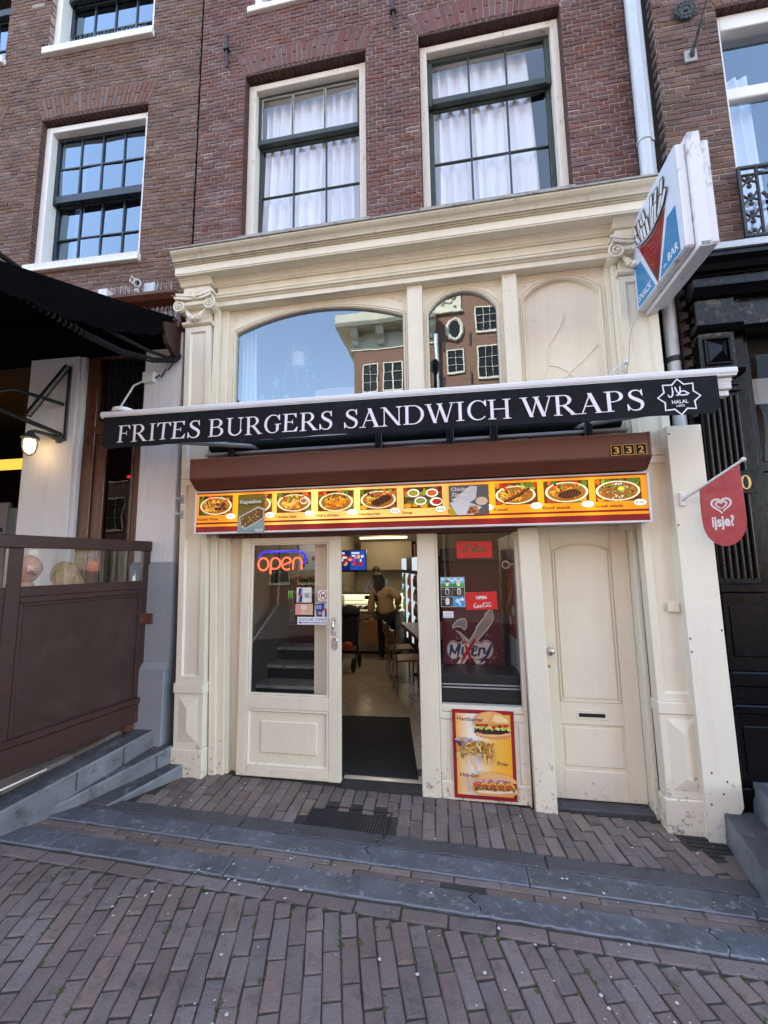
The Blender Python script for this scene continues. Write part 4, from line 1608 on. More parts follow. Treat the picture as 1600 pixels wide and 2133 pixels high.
# sliding door
sd = MB()
Y0 = -.035
sd.box(-1.907, -1.822, Y0, .01, .038, 2.04, .004)
sd.box(-1.092, -.987, Y0, .01, .036, 2.04, .004)
sd.box(-1.8215, -1.0925, Y0 + .0005, .0095, 1.992, 2.039, .003)
sd.box(-1.8215, -1.0925, Y0 + .0005, .0095, .582, .69, .004)
sd.box(-1.8215, -1.0925, Y0 + .0005, .0095, .039, .115, .004)
sd = sd.obj('sliding_door', 'cream_paint', shop)
m = MB()
panel_face(m, -1.8215, -1.0925, .115, .582, Y0 + .002, .018, .016, .01)
m.box(-1.694, -1.192, Y0 + .006, Y0 + .02, .228, .484, .008)
m.obj('door_panel', 'cream_paint', sd)
m = MB()
for q in ((-1.8215, -1.80, .69, 1.992), (-1.114, -1.0925, .69, 1.992), (-1.80, -1.114, .69, .708), (-1.80, -1.114, 1.974, 1.992)):
    m.box(q[0], q[1], Y0 + .008, .006, q[2], q[3], .006)
m.obj('glazing_bead', 'cream_paint', sd)
m = MB()
m.quad((-1.8, -.012, .705), (-1.114, -.012, .705), (-1.114, -.012, 1.977), (-1.8, -.012, 1.977))
m.obj('pane', 'glass_shop', sd)
m = MB()
m.tube([(-1.043, -.037, 1.335), (-1.043, -.075, 1.325), (-1.043, -.078, 1.28), (-1.043, -.075, 1.225), (-1.043, -.037, 1.215)], .011, 8)
m.box(-1.06, -1.027, -.041, -.035, 1.318, 1.35, .003)
m.box(-1.06, -1.027, -.041, -.035, 1.20, 1.232, .003)
m.obj('handle', 'steel', sd)
m = MB()
ring = [(-1.038 + p[0], p[1]) for p in arc(0, 1.158, .02, .02, 0, 180, 8) + arc(0, 1.108, .02, .02, 180, 360, 8)]
m.tube([(x, -.038, z) for x, z in ring + ring[:1]], .006, 6)
m.box(-1.053, -1.023, -.0365, -.034, 1.1, 1.166, .001)
m.obj('finger_pull', 'steel', sd)
m = MB()
m.box(-1.265, -1.155, .10, .16, .05, 2.05, .004)
m.obj('inner_post', 'cream_paint', shop)

m = MB()
m.box(-.328, -.178, -.02, .10, -.03, 2.045, .005)
m.obj('post', 'cream_worn', shop)
m = MB()                                              # shop-window frame and the panel below
m.box(-.177, -.158, 0, .07, .60, 2.045, .004)
m.box(.468, .498, 0, .07, .55, 2.045, .004)
m.box(-.1575, .4675, .0, .07, .62, .668, .004)
m.box(-.1775, .5, .012, .07, -.045, .615, .003)
m.box(-.176, .499, .002, .0115, .56, .612, .004)
m.box(-.176, -.13, .002, .0115, .10, .555, .004)
m.box(.43, .499, .002, .0115, .10, .555, .004)
m.box(-.176, .499, .0, .0115, -.04, .10, .006)
wf = m.obj('shop_window', 'cream_worn', shop)
m = MB()
m.quad((-.158, .03, .667), (.469, .03, .667), (.469, .03, 2.045), (-.158, .03, 2.045))
m.obj('pane', 'glass_shop', wf)
m = MB()
m.box(.502, .658, -.055, .30, -.10, 2.07, .006)
o = m.obj('post', 'cream_worn', shop)
lean_x(o, 1.2, .013)
m = MB()
m.box(.49, .503, .0, .1, -.05, 2.045, .003)
m.obj('trim', 'cream_worn', shop)

# house door, set back in its reveal
DY = .12
m = MB()
m.box(.655, 1.36, DY + .012, DY + .05, -.03, 2.09, .002)
hd = m.obj('house_door', 'cream_paint', shop)
m = MB()
m.box(.66, .77, DY, DY + .0118, -.025, 2.085, .003)
m.box(1.232, 1.358, DY, DY + .0118, -.025, 2.085, .003)
m.box(.7705, 1.2315, DY, DY + .0118, .525, .69, .003)
m.box(.7705, 1.2315, DY, DY + .0118, -.025, .185, .003)
n = 12                                                # arched head over the tall panel
for i in range(n):
    a, b = .7705 + .461 * i / n, .7705 + .461 * (i + 1) / n
    f = lambda x: 1.885 + .06 * (1 - abs((x - 1.001) / .2305) ** 2.2)
    m.add([(a, DY, f(a)), (b, DY, f(b)), (b, DY, 2.085), (a, DY, 2.085), (a, DY + .0118, f(a)), (b, DY + .0118, f(b))], [(0, 1, 2, 3), (0, 1, 5, 4)])
m.obj('door_frame', 'cream_paint', hd)
m = MB()
f = lambda x: 1.86 + .055 * (1 - abs((x - 1.001) / .2305) ** 2.2)
pts = [(.802, .725)] + [(1.2, .725)] + [(1.2 - .398 * i / 12, f(1.2 - .398 * i / 12)) for i in range(13)]
m.prism(pts, 'y', DY + .003, DY + .0119)
m.box(.79, 1.212, DY + .004, DY + .0119, .215, .50, .006)
m.obj('door_panel', 'cream_paint', hd)
m = MB()
for q in ((.78, .79, .70, 1.87), (1.212, 1.222, .70, 1.87), (.78, 1.222, .694, .703)):
    m.box(q[0], q[1], DY - .004, DY + .006, q[2], q[3], .003)
m.tube([(.785 + .432 * i / 12, DY, 1.878 + .06 * (1 - abs((i - 6) / 6) ** 2.2)) for i in range(13)], .005, 5)
m.obj('moulding', 'cream_paint', hd)
m = MB()
m.box(.885, 1.12, DY - .005, DY + .004, .565, .635, .003)
ls = m.obj('letter_plate', 'cream_worn', hd)
m = MB()
m.box(.905, 1.098, DY - .0075, DY - .0052, .585, .612)
m.obj('slot', 'room_black', ls)
m = MB()
m.lathe([(.012, 0), (.014, .02), (.030, .035), (.033, .05), (.026, .064), (.008, .07)], (.712, DY, 1.085), 14, Matrix.Rotation(rad(90), 4, 'X'))
m.obj('door_knob', 'steel', hd, smooth=True)
m = MB()
m.lathe([(.013, 0), (.013, .008), (.005, .01)], (.705, DY, .965), 10, Matrix.Rotation(rad(90), 4, 'X'))
m.obj('lock', 'brass', hd)
m = MB()
m.box(1.362, 1.40, .02, .25, -.10, 2.09, .004)
m.box(1.3605, 1.3845, .1205, .25, -.1, 2.09)
o = m.obj('jamb', 'cream_worn', shop)
m = MB()
m.box(.63, 1.38, DY + .025, .25, 2.02, 2.5)
m.box(1.3, 1.398, -.012, .1, 2.04, 2.45)
m.box(.5, 1.39, .02, .1, 2.093, 2.45)
m.obj('door_head', 'cream_paint', shop)
m = MB()
m.box(.672, 1.362, .0, .24, -.22, -.032, .008)
m.obj('threshold', 'bluestone_dark', shop)
m = MB()
m.box(-2.3, -.329, -.012, .2, -.1, .034, .004)
m.box(-.986, -.329, -.03, -.0125, -.06, .02, .004)
m.box(-.18, .51, .02, .2, -.12, -.046, .004)
m.obj('threshold', 'soot', shop)

# white board boxing in the pipe beside the right pilaster
m = MB()
pts = [(1.60, -.12), (1.76, -.12), (1.775, .02), (1.80, .09), (1.829, .14), (1.829, 2.80), (1.595, 2.80)]
m.prism(pts, 'y', -.165, -.01)
bd = m.obj('boxing_board', 'cream_board', shop)
lean_x(bd, 2.8, .004)
t = m = MB()
for x, z in ((1.602, 2.74), (1.606, 2.05), (1.61, 1.24), (1.612, 1.15), (1.81, 2.2), (1.815, 1.3), (1.66, .35), (1.72, .22), (1.75, .3), (1.64, .15)):
    m.ball((x + .006, -.166, z), .006, .003, .008, 7, 4)
m.obj('screw', 'soot', bd)
m = MB()
m.box(1.515, 1.592, -.108, -.1005, 1.42, 1.49, .002)
sp = m.obj('cover_plate', 'cream_worn', shop)
m = MB()
for z in (2.27, 2.41):
    m.box(-2.49, -2.458, -.107, -.1, z - .04, z + .04, .002)
    m.tube([(-2.474, -.105, z), (-2.476, -.15, z), (-2.48, -.17, z + .004)], .011, 8)
m.obj('hinge_pin', 'plastic_grey', shop)

# downpipe
t = thing('drainpipe', 'grey zinc drainpipe running down the seam between the two right-hand facades', 'drainpipe', (1.68, -.09, 2.7))
m = MB()
m.tube([(1.672, -.10, z) for z in (4.75, 5.2, 6.0, 9, 13)], .049, 14)
m.obj('pipe', 'zinc', t, smooth=True)
m = MB()
m.lathe([(.056, 0), (.058, .01), (.056, .022)], (1.672, -.10, 5.28), 16)
m.obj('collar', 'zinc', t)
m = MB()
m.tube([(1.738, -.055, z) for z in (4.75, 5.3)], .03, 10)
m.tube([(1.738, -.055, z) for z in (5.31, 9, 13)], .036, 10)
m.obj('inner_pipe', 'zinc', t, smooth=True)
m = MB()
m.tube([(1.765, -.02, z) for z in (4.6, 3.6, 2.6)], .047, 14)
m.obj('lower_pipe', 'zinc', t, smooth=True)
m = MB()
m.lathe([(.052, 0), (.052, .045)], (1.765, -.02, 3.36), 14)
m.box(1.80, 1.88, -.03, .0, 3.37, 3.395, .003)
m.obj('bracket', 'iron_black', t)
# ------------------------------------------------------------------ awning, boxes and signs of the snack bar
def S(r, g, b):
    f = lambda c: (c / 255 / 12.92) if c / 255 <= .04045 else ((c / 255 + .055) / 1.055) ** 2.4
    return (f(r), f(g), f(b))


WHITE, BLACK = (.78, .78, .78), (.012, .012, .014)


def halal(pr, x, z, w, h, lw, col):
    st = [[(.22, 1.0), (.235, .62), (.20, .30), (.12, .16), (.04, .18), (0, .36)], [(.36, .98), (.43, .62), (.53, .32)],
          [(.60, 1.0), (.585, .6), (.52, .34), (.42, .26), (.385, .32)], [(.55, .34), (.62, .26), (.75, .27), (.90, .30), (1.0, .40), (.90, .47), (.80, .60), (.70, .63), (.63, .55)]]
    for s_ in st:
        n = len(s_)
        pr.stroke([(x + p[0] * w, z + p[1] * h) for p in s_], [lw * (.7 + .5 * math.sin(math.pi * (i + .6) / n)) for i in range(n)], col)


awn = thing('awning', 'folded shop awning with black lettered valance and white front rail', 'awning', (-.55, -.5, 3.0))
zr = lambda x: 3.133 - .0113 * (x + 2.99)


def shear(o):
    for v in o.data.vertices:
        v.co.z += zr(v.co.x) - 3.133


m = MB()
m.prism([(-.525, 3.088), (-.53, 3.10), (-.53, 3.12), (-.52, 3.133), (-.44, 3.136), (-.43, 3.12), (-.43, 3.085), (-.50, 3.085)], 'x', -2.99, 1.89)
m.box(-2.985, 1.885, -.527, -.50, 3.072, 3.0845, .003)
o = m.obj('front_rail', 'alu_white', awn)
shear(o)
for x0, x1 in ((-2.985, -2.90), (1.745, 1.868)):
    m = MB()
    m.box(x0, x1, -.50, -.42, 3.045, 3.0715, .004)
    m.box(x0 + .004, x1 - .01, -.505, -.42, 2.985, 3.044, .006)
    m.box(x0 + .012, x1 - .022, -.49, -.43, 2.945, 2.984, .004)
    for k in range(4):
        m.box(x0 + .006, x1 - .012, -.508, -.504, 2.993 + k * .013, 2.999 + k * .013, .001)
    o = m.obj('end_fitting', 'alu_white', awn)
    shear(o)


def vy(x, z):
    t = max(0, min(1, (zr(x) - .06 - z) / .28))
    return -.530 - .012 * t - t * (.008 * math.sin(x * 5.3 + 1) + .005 * math.sin(x * 13.1) + .003 * math.sin(x * 29 + z * 9))


nx, nz = 120, 8
vs_, fs = [], []
VX0, VX1 = -2.955, 1.762
for j in range(nz + 1):
    for i in range(nx + 1):
        x = VX0 + (VX1 - VX0) * i / nx
        zb = 2.802 - .0095 * (x + 2.95) + .004 * math.sin(x * 5.1) + .003 * math.sin(x * 11.3)
        e = min(x - VX0, VX1 - x)
        if e < .045:
            zb += .045 - math.sqrt(max(0, .045 ** 2 - (.045 - e) ** 2))
        zt = zr(x) - .055
        z = zt + (zb - zt) * j / nz
        vs_.append((x, vy(x, z), z))
for j in range(nz):
    for i in range(nx):
        a = j * (nx + 1) + i
        fs.append((a, a + 1, a + nx + 2, a + nx + 1))
m = MB()
m.add(vs_, fs)
m.add([(v[0], v[1] + .004, v[2]) for v in vs_], fs)
o = m.obj('valance', 'valance_cloth', awn, smooth=True)
on_cloth = lambda: Print(fn=lambda a, b, d: Vector((a, vy(a, b) - .0025 - d, b)), eps=8e-5)
TC = S(225, 222, 228)
zl = lambda x: 2.842 - .0072 * (x + 2.79)
for wd, a, b in (('FRITES', -2.80, -2.035), ('BURGERS', -1.958, -.912), ('SANDWICH', -.822, .408), ('WRAPS', .487, 1.292)):
    serif_word(on_cloth, lambda p: p.obj('letter', 'print_matte', awn), wd, a, b, zl(a), zl(b), .150, TC)
pr = Print(fn=lambda a, b, d: Vector((a, vy(a, b) - .0025 - d, b)), eps=8e-5)
cx, cz, r = 1.516, 2.889, .132
star = []
for k in range(16):
    a = rad(90 - 22.5 * k)
    q = r if k % 2 == 0 else r * .735
    star.append((cx + q * math.cos(a), cz + q * math.sin(a) * .97))
pr.stroke(star, .011, TC, closed=True)
halal(pr, cx - .066, cz - .012, .128, .082, .0085, TC)
pr.text('HALAL', cx, cz - .048, .026, TC, .02, width=.098, align='c')
pr.text('100%', cx, cz - .072, .015, TC, .02, width=.050, align='c')
pr.obj('emblem', 'print_matte', awn)
m = MB()
m.tube([(-2.2, -.10, 2.88), (1.3, -.10, 2.88)], .045, 12)
m.obj('roller_tube', 'valance_cloth', awn)
m = MB()
m.box(-2.25, 1.35, -.13, -.06, 2.80, 2.825, .004)
m.obj('roller_cradle', 'plastic_grey', awn)
for x in (-1.98, -.62, -.02, .33, 1.05):
    m = MB()
    m.box(x - .03, x + .03, -.16, -.036, 2.76, 2.95, .006)
    m.obj('bracket', 'plastic_black', awn)
for x, sg in ((-1.72, 1), (.95, -1)):
    m = MB()
    m.tube([(x, -.11, 2.86), (x - sg * .75, -.30, 2.90), (x - sg * .76, -.31, 2.93), (x - sg * .1, -.47, 3.04)], .022, 8)
    m.obj('arm', 'plastic_grey', awn)
m = MB()
m.tube([(.45, -.04, 2.74), (.50, -.10, 2.80), (.58, -.12, 2.81), (.66, -.08, 2.76), (.7, -.04, 2.73)], .006, 6)
m.obj('cable', 'plastic_black', awn)

sb = thing('shutter_box', 'brown steel roller shutter box above the lit menu sign', 'shutter box', (-.42, -.2, 2.46))
m = MB()
m.prism([(-.012, 2.716), (-.335, 2.716), (-.345, 2.706), (-.345, 2.545), (-.338, 2.532), (-.255, 2.466), (-.245, 2.46), (-.012, 2.46)], 'x', -2.225, 1.386)
m.obj('casing', 'box_brown', sb)
for x0, x1 in ((-2.24, -2.2255), (1.3865, 1.40)):
    m = MB()
    m.prism([(-.012, 2.719), (-.338, 2.719), (-.348, 2.709), (-.348, 2.544), (-.341, 2.53), (-.257, 2.463), (-.247, 2.457), (-.012, 2.457)], 'x', x0, x1)
    for y, z in ((-.32, 2.69), (-.32, 2.57), (-.1, 2.48)):
        m.ball((x0 if x0 < 0 else x1, y, z), .004, .007, .007, 7, 4)
    m.obj('end_plate', 'box_brown', sb)
for i, (ch, x0) in enumerate((('3', 1.126), ('3', 1.209), ('2', 1.291))):
    m = MB()
    m.box(x0, x0 + .079, -.351, -.3455, 2.549, 2.631, .001)
    pl = m.obj('number_plate', 'black_gloss', sb)
    pr = Print((x0, -.3513, 2.549), (1, 0, 0), (0, 0, 1))
    G = S(200, 160, 80)
    for q in ((.002, .002, .077, .006), (.002, .076, .077, .080), (.002, .006, .006, .076), (.073, .006, .077, .076)):
        pr.rect(*q, G)
    pr.text(ch, .0395, .016, .05, G, .012, width=.038, align='c')
    pr.obj('digit', 'print_gloss', pl)

# menu light box
mb_ = thing('menu_sign', 'long backlit amber menu sign with food photos and prices above the door', 'menu sign', (-.42, -.12, 2.08))
m = MB()
m.box(-2.262, 1.418, -.215, -.012, 2.078, 2.447, .004)
m.obj('casing', 'alu', mb_)
m = MB()
for q in ((-2.262, 1.418, 2.072, 2.088), (-2.262, 1.418, 2.438, 2.450)):
    m.box(q[0], q[1], -.226, -.2155, q[2], q[3], .003)
for q in ((-2.264, -2.248, 2.0885, 2.4375), (1.404, 1.42, 2.0885, 2.4375)):
    m.box(q[0], q[1], -.2255, -.2155, q[2], q[3], .003)
m.obj('frame', 'alu_white', mb_)
AMB, PALE, MAR = S(232, 146, 22), S(244, 196, 104), S(112, 16, 22)
pr = Print((0, -.2158, 0), (1, 0, 0), (0, 0, 1))
pr.grad(-2.248, 2.089, 1.404, 2.437, [(0, AMB), (.16, AMB), (.28, PALE), (.55, PALE), (.68, AMB), (1, AMB)], 40)
pr.rect(-2.247, 2.426, 1.403, 2.4365, MAR)
pr.rect(-2.247, 2.158, 1.403, 2.174, MAR)
pr.rect(-2.247, 2.0895, 1.403, 2.137, MAR)
pr.obj('face', 'print_lightbox', mb_)


def plate(pr, x0, x1, z0, z1, kind, r):
    """A food photo printed flat: tabletop, oval plate, garnish, fries and the dish itself."""
    w, h = x1 - x0, z1 - z0
    pr.rect(x0, z0, x1, z1, S(84, 46, 14))
    def inside(cx, cz, rx, rz, col, n=9, rot=0, jit=.15):
        cx, cz = min(max(cx, x0 + rx), x1 - rx), min(max(cz, z0 + rz), z1 - rz)
        pr.ell(cx, cz, rx, rz, col, n, rot, jit)
    for _ in range(16):                                          # vegetables strewn behind
        inside(r.uniform(x0, x1), r.uniform(z0 + h * .55, z1), w * r.uniform(.04, .09), h * r.uniform(.08, .14), r.choice((S(170, 30, 20), S(80, 110, 25), S(200, 90, 20), S(60, 25, 18), S(130, 150, 40))))
    for _ in range(5):
        inside(r.uniform(x0, x1), r.uniform(z0, z0 + h * .3), w * .1, h * .12, r.choice((S(210, 140, 20), S(70, 110, 30), S(150, 60, 15))))
    cx, cz = x0 + w * .5, z0 + h * .46
    if kind == 'soup':
        for a, b, c in ((.26, .72, S(150, 150, 40)), (.74, .70, S(200, 90, 20)), (.44, .34, S(120, 140, 60)), (.86, .28, S(170, 40, 20))):
            inside(x0 + w * a, z0 + h * b, w * .16, h * .2, S(245, 240, 225), 14, 0, 0)
            inside(x0 + w * a, z0 + h * b, w * .125, h * .14, c, 12, 0, .05)
        return
    rx, rz = w * r.uniform(.46, .49), h * r.uniform(.42, .47)
    cx, cz = cx + w * r.uniform(-.02, .02), cz + h * r.uniform(-.02, .03)
    pr.ell(cx, cz, rx, rz, S(240, 222, 176), 22)
    pr.ell(cx, cz, rx * .90, rz * .88, S(150, 92, 30), 20)
    def spot(u, v): return cx + u * rx * .8, cz + v * rz * .78
    if kind == 'salad':
        for _ in range(80):
            a, q = r.uniform(0, 6.28), math.sqrt(r.random())
            x, z = spot(q * math.cos(a), q * math.sin(a))
            inside(x, z, w * r.uniform(.015, .045), h * r.uniform(.025, .06), r.choice((S(60, 108, 24), S(100, 140, 34), S(185, 36, 22), S(240, 240, 225), S(28, 22, 22), S(140, 165, 50), S(200, 190, 150))), 7, r.random() * 3, .25)
        inside(*spot(.2, .25), w * .07, h * .1, S(240, 210, 60), 10)
        return
    for _ in range(34):                                          # salad along the far rim
        x, z = spot(r.uniform(-.75, .95), r.uniform(.2, 1.0))
        inside(x, z, w * r.uniform(.02, .05), h * r.uniform(.03, .08), r.choice((S(84, 122, 30), S(196, 54, 22), S(222, 104, 26), S(232, 184, 46), S(46, 22, 36), S(124, 152, 54), S(160, 40, 24))), 8, r.random() * 3, .25)
    for _ in range(44):                                          # fries
        x, z = spot(r.uniform(-.9, .35), r.uniform(-.8, .45))
        a = r.uniform(0, 3.14)
        l = w * r.uniform(.04, .075)
        pr.stroke([(x - l * math.cos(a), z - l * .7 * math.sin(a)), (x + l * math.cos(a), z + l * .7 * math.sin(a))], w * .020, r.choice((S(240, 188, 60), S(228, 162, 38), S(246, 206, 92), S(196, 122, 24), S(170, 96, 18))), caps=False)
    if kind == 'balls':
        for _ in range(9):
            inside(*spot(r.uniform(.05, .75), r.uniform(-.5, .35)), w * .055, h * .08, r.choice((S(70, 40, 20), S(95, 55, 28), S(50, 28, 14))), 9)
    elif kind == 'burger':
        for u, v in ((.02, -.35), (.45, .08)):
            x, z = spot(u, v)
            inside(x, z, w * .19, h * .18, S(62, 30, 16), 14, .2, .06)
            for k in range(4):
                pr.stroke([(x - w * .12, z - h * .09 + k * h * .06), (x + w * .11, z - h * .05 + k * h * .06)], h * .02, S(25, 12, 8), caps=False)
    elif kind == 'kebab':
        for k in range(2):
            x, z = spot(.0 + k * .2, -.2 + k * .12)
            pr.stroke([(x - w * .26, z - h * .22), (x, z), (x + w * .24, z + h * .28)], [h * .10, h * .15, h * .10], S(84, 42, 18))
            pr.stroke([(x - w * .2, z - h * .13), (x + w * .2, z + h * .26)], h * .03, S(130, 75, 35), caps=False)
    elif kind == 'steak':
        x, z = spot(.18, -.25)
        inside(x, z, w * .25, h * .2, S(60, 32, 18), 14, .1, .1)
        for k in range(6):
            pr.stroke([(x - w * .2 + k * w * .07, z - h * .13), (x - w * .14 + k * w * .07, z + h * .13)], h * .018, S(120, 75, 45), caps=False)
    elif kind == 'chicken':
        for _ in range(14):
            inside(*spot(r.uniform(-.3, .6), r.uniform(-.6, .1)), w * .06, h * .08, r.choice((S(225, 130, 30), S(200, 95, 20), S(240, 165, 60), S(150, 62, 15))), 9)
    elif kind == 'sate':
        for _ in range(12):
            inside(*spot(r.uniform(-.5, .3), r.uniform(-.6, .2)), w * .07, h * .09, r.choice((S(235, 160, 50), S(215, 125, 30), S(245, 190, 90))), 9)
        inside(*spot(.75, .25), w * .11, h * .17, S(235, 225, 200), 14, 0, 0)
        inside(*spot(.75, .27), w * .09, h * .12, S(175, 95, 35), 12, 0, 0)


photos = [(-2.226, -1.905, 'balls', 'Falafel Plate', '18,50'), (-1.847, -1.541, 'chicken', 'Chicken wings', '18,50'), (-1.498, -1.19, 'sate', 'Chicken sat\u00e9', '20,00'), (-1.131, -.822, 'chicken', 'Half a chicken', '22,50'),
          (-.769, -.463, 'burger', 'Hamburger', '22,50'), (-.408, -.097, 'soup', 'Soup', '4,50'), (-.044, .266, 'sate', 'Spareribs', '22,50'), (.313, .63, 'kebab', 'Kabab', '22,50'), (.675, 1.0, 'steak', 'Beef steak', '22,50'), (1.044, 1.362, 'salad', 'Greek salade', '9,00')]
rr = random.Random(5)
for x0, x1, kind, cap_, price in photos:
    pr = Print((0, -.2168, 0), (1, 0, 0), (0, 0, 1), eps=.00004)
    plate(pr, x0, x1, 2.237, 2.408, kind, rr)
    pr.obj('menu_photo', 'print_lightbox', mb_)
for x0, x1, kind, cap_, price in photos:
    pr = Print((0, -.2172, 0), (1, 0, 0), (0, 0, 1))
    pr.text(cap_, x0 - .012, 2.193, .022, S(95, 25, 25), .018, width=(x1 - x0) * (.62 if len(cap_) > 9 else .066 * len(cap_)))
    pr.obj('caption', 'print_lightbox', mb_)
for x0, x1, kind, cap_, price in photos:
    pr = Print((0, -.2183, 0), (1, 0, 0), (0, 0, 1))
    pr.ell(x1 - .015, 2.223, .047, .027, S(120, 40, 30), 20)
    pr.ell(x1 - .015, 2.223, .0445, .0245, S(250, 238, 215), 20)
    pr.text(price, x1 - .015, 2.215, .016, S(110, 60, 60), .012, width=.055, align='c')
    pr.obj('price_oval', 'print_lightbox', mb_)


def flat_print(name, label, cat, x0, x1, z0, z1, y, mat, draw, thick=.002, group=None, rot=0.0, radius=0.0):
    """Sheet or sticker with a real thickness, printed face towards the street; draw(pr, w, h) prints it."""
    cx, cz = (x0 + x1) / 2, (z0 + z1) / 2
    t = thing(name, label, cat, (cx, y, z0), group)
    w, h = x1 - x0, z1 - z0
    u, v = Vector((math.cos(rot), 0, math.sin(rot))), Vector((-math.sin(rot), 0, math.cos(rot)))
    o = Vector((cx, y, cz)) - u * w / 2 - v * h / 2
    m = MB()
    a = [o, o + u * w, o + u * w + v * h, o + v * h]
    m.hexa([p + Vector((0, .0003, 0)) for p in a], [p + Vector((0, .0003 + thick, 0)) for p in a])
    m.obj('sheet', 'plastic_white', t)
    pr = Print(o, u, v)
    draw(pr, w, h)
    pr.obj('print', mat, t)
    return t


def d_kaps(pr, w, h):
    r = random.Random(3)
    pr.grad(0, 0, w, h, [(0, S(120, 150, 160)), (.22, S(150, 170, 170)), (.5, S(120, 110, 50)), (.75, S(120, 105, 20)), (1, S(135, 120, 30))], 14, True)
    pr.poly([(w * .05, h * .42), (w * .75, h * .68), (w * .98, h * .62), (w * .98, h * .36), (w * .28, h * .08), (w * .1, h * .2)], S(205, 205, 205))
    pr.poly([(w * .09, h * .40), (w * .75, h * .64), (w * .95, h * .58), (w * .95, h * .38), (w * .3, h * .12), (w * .14, h * .22)], S(120, 90, 45))
    for _ in range(60):
        u, v = r.random(), r.random()
        x, y = w * (.16 + .72 * u), h * (.36 + .24 * u) - h * .24 * v * (1 - .2 * u)
        pr.ell(x, y, w * r.uniform(.02, .045), h * r.uniform(.012, .026), r.choice((S(220, 200, 130), S(190, 80, 50), S(95, 110, 40), S(235, 225, 190), S(150, 95, 40), S(120, 60, 30))), 7, r.random() * 3, .2)
    pr.rect(w * .68, h * .01, w * .98, h * .08, S(190, 200, 205))
    pr.text('Kapsalon', w * .12, h * .76, h * .10, S(70, 70, 50), .03, width=w * .8)
    pr.text('Kapsalon', w * .10, h * .765, h * .10, S(225, 225, 215), .03, width=w * .8)


flat_print('poster', 'kapsalon dish poster stuck over the second photo of the menu sign', 'poster', -1.848, -1.602, 2.078, 2.402, -.2275, 'print_matte', d_kaps, .0015)


def d_zing(pr, w, h):
    pr.rect(0, 0, w, h, S(95, 92, 92))
    pr.poly([(0, 0), (w * .3, 0), (0, h * .35)], S(190, 170, 40))
    pr.poly([(w * .06, h * .5), (w * .55, h * .98), (w * .72, h * .95), (w * .68, h * .55), (w * .4, h * .3)], S(205, 205, 208))
    pr.poly([(w * .2, h * .0), (w * .0, h * .42), (w * .3, h * .5), (w * .62, h * .36), (w * .82, h * .25), (w * .6, 0)], S(215, 214, 214))
    pr.poly([(w * .42, h * .02), (w * .52, h * .3), (w * .7, h * .3), (w * .76, h * .06)], S(190, 130, 80))
    for a, b in ((.55, .2), (.62, .12), (.5, .1)):
        pr.ell(w * a, h * b, w * .05, h * .05, S(120, 60, 30), 8, 0, .2)
    pr.ell(w * .82, h * .45, w * .15, h * .14, S(215, 200, 190), 14)
    pr.ell(w * .82, h * .47, w * .12, h * .10, S(220, 190, 150), 14)
    for i, s_ in enumerate(('Chicken', 'Zinger', 'Wrap')):
        pr.text(s_, w * .05, h * (.82 - .18 * i), h * .12, S(225, 225, 220), .02, width=w * (.5, .42, .34)[i])


flat_print('poster', 'chicken zinger wrap poster stuck over the seventh photo of the menu sign', 'poster', -.042, .262, 2.168, 2.404, -.2275, 'print_matte', d_zing, .0015)

# poster with hamburger, fries and hot dog below the shop window
pt = lambda X, Y: ((X - 140) / 1300 * .473, (1 - (Y - 70 - (X - 140) * .06) / 1885) * .657)


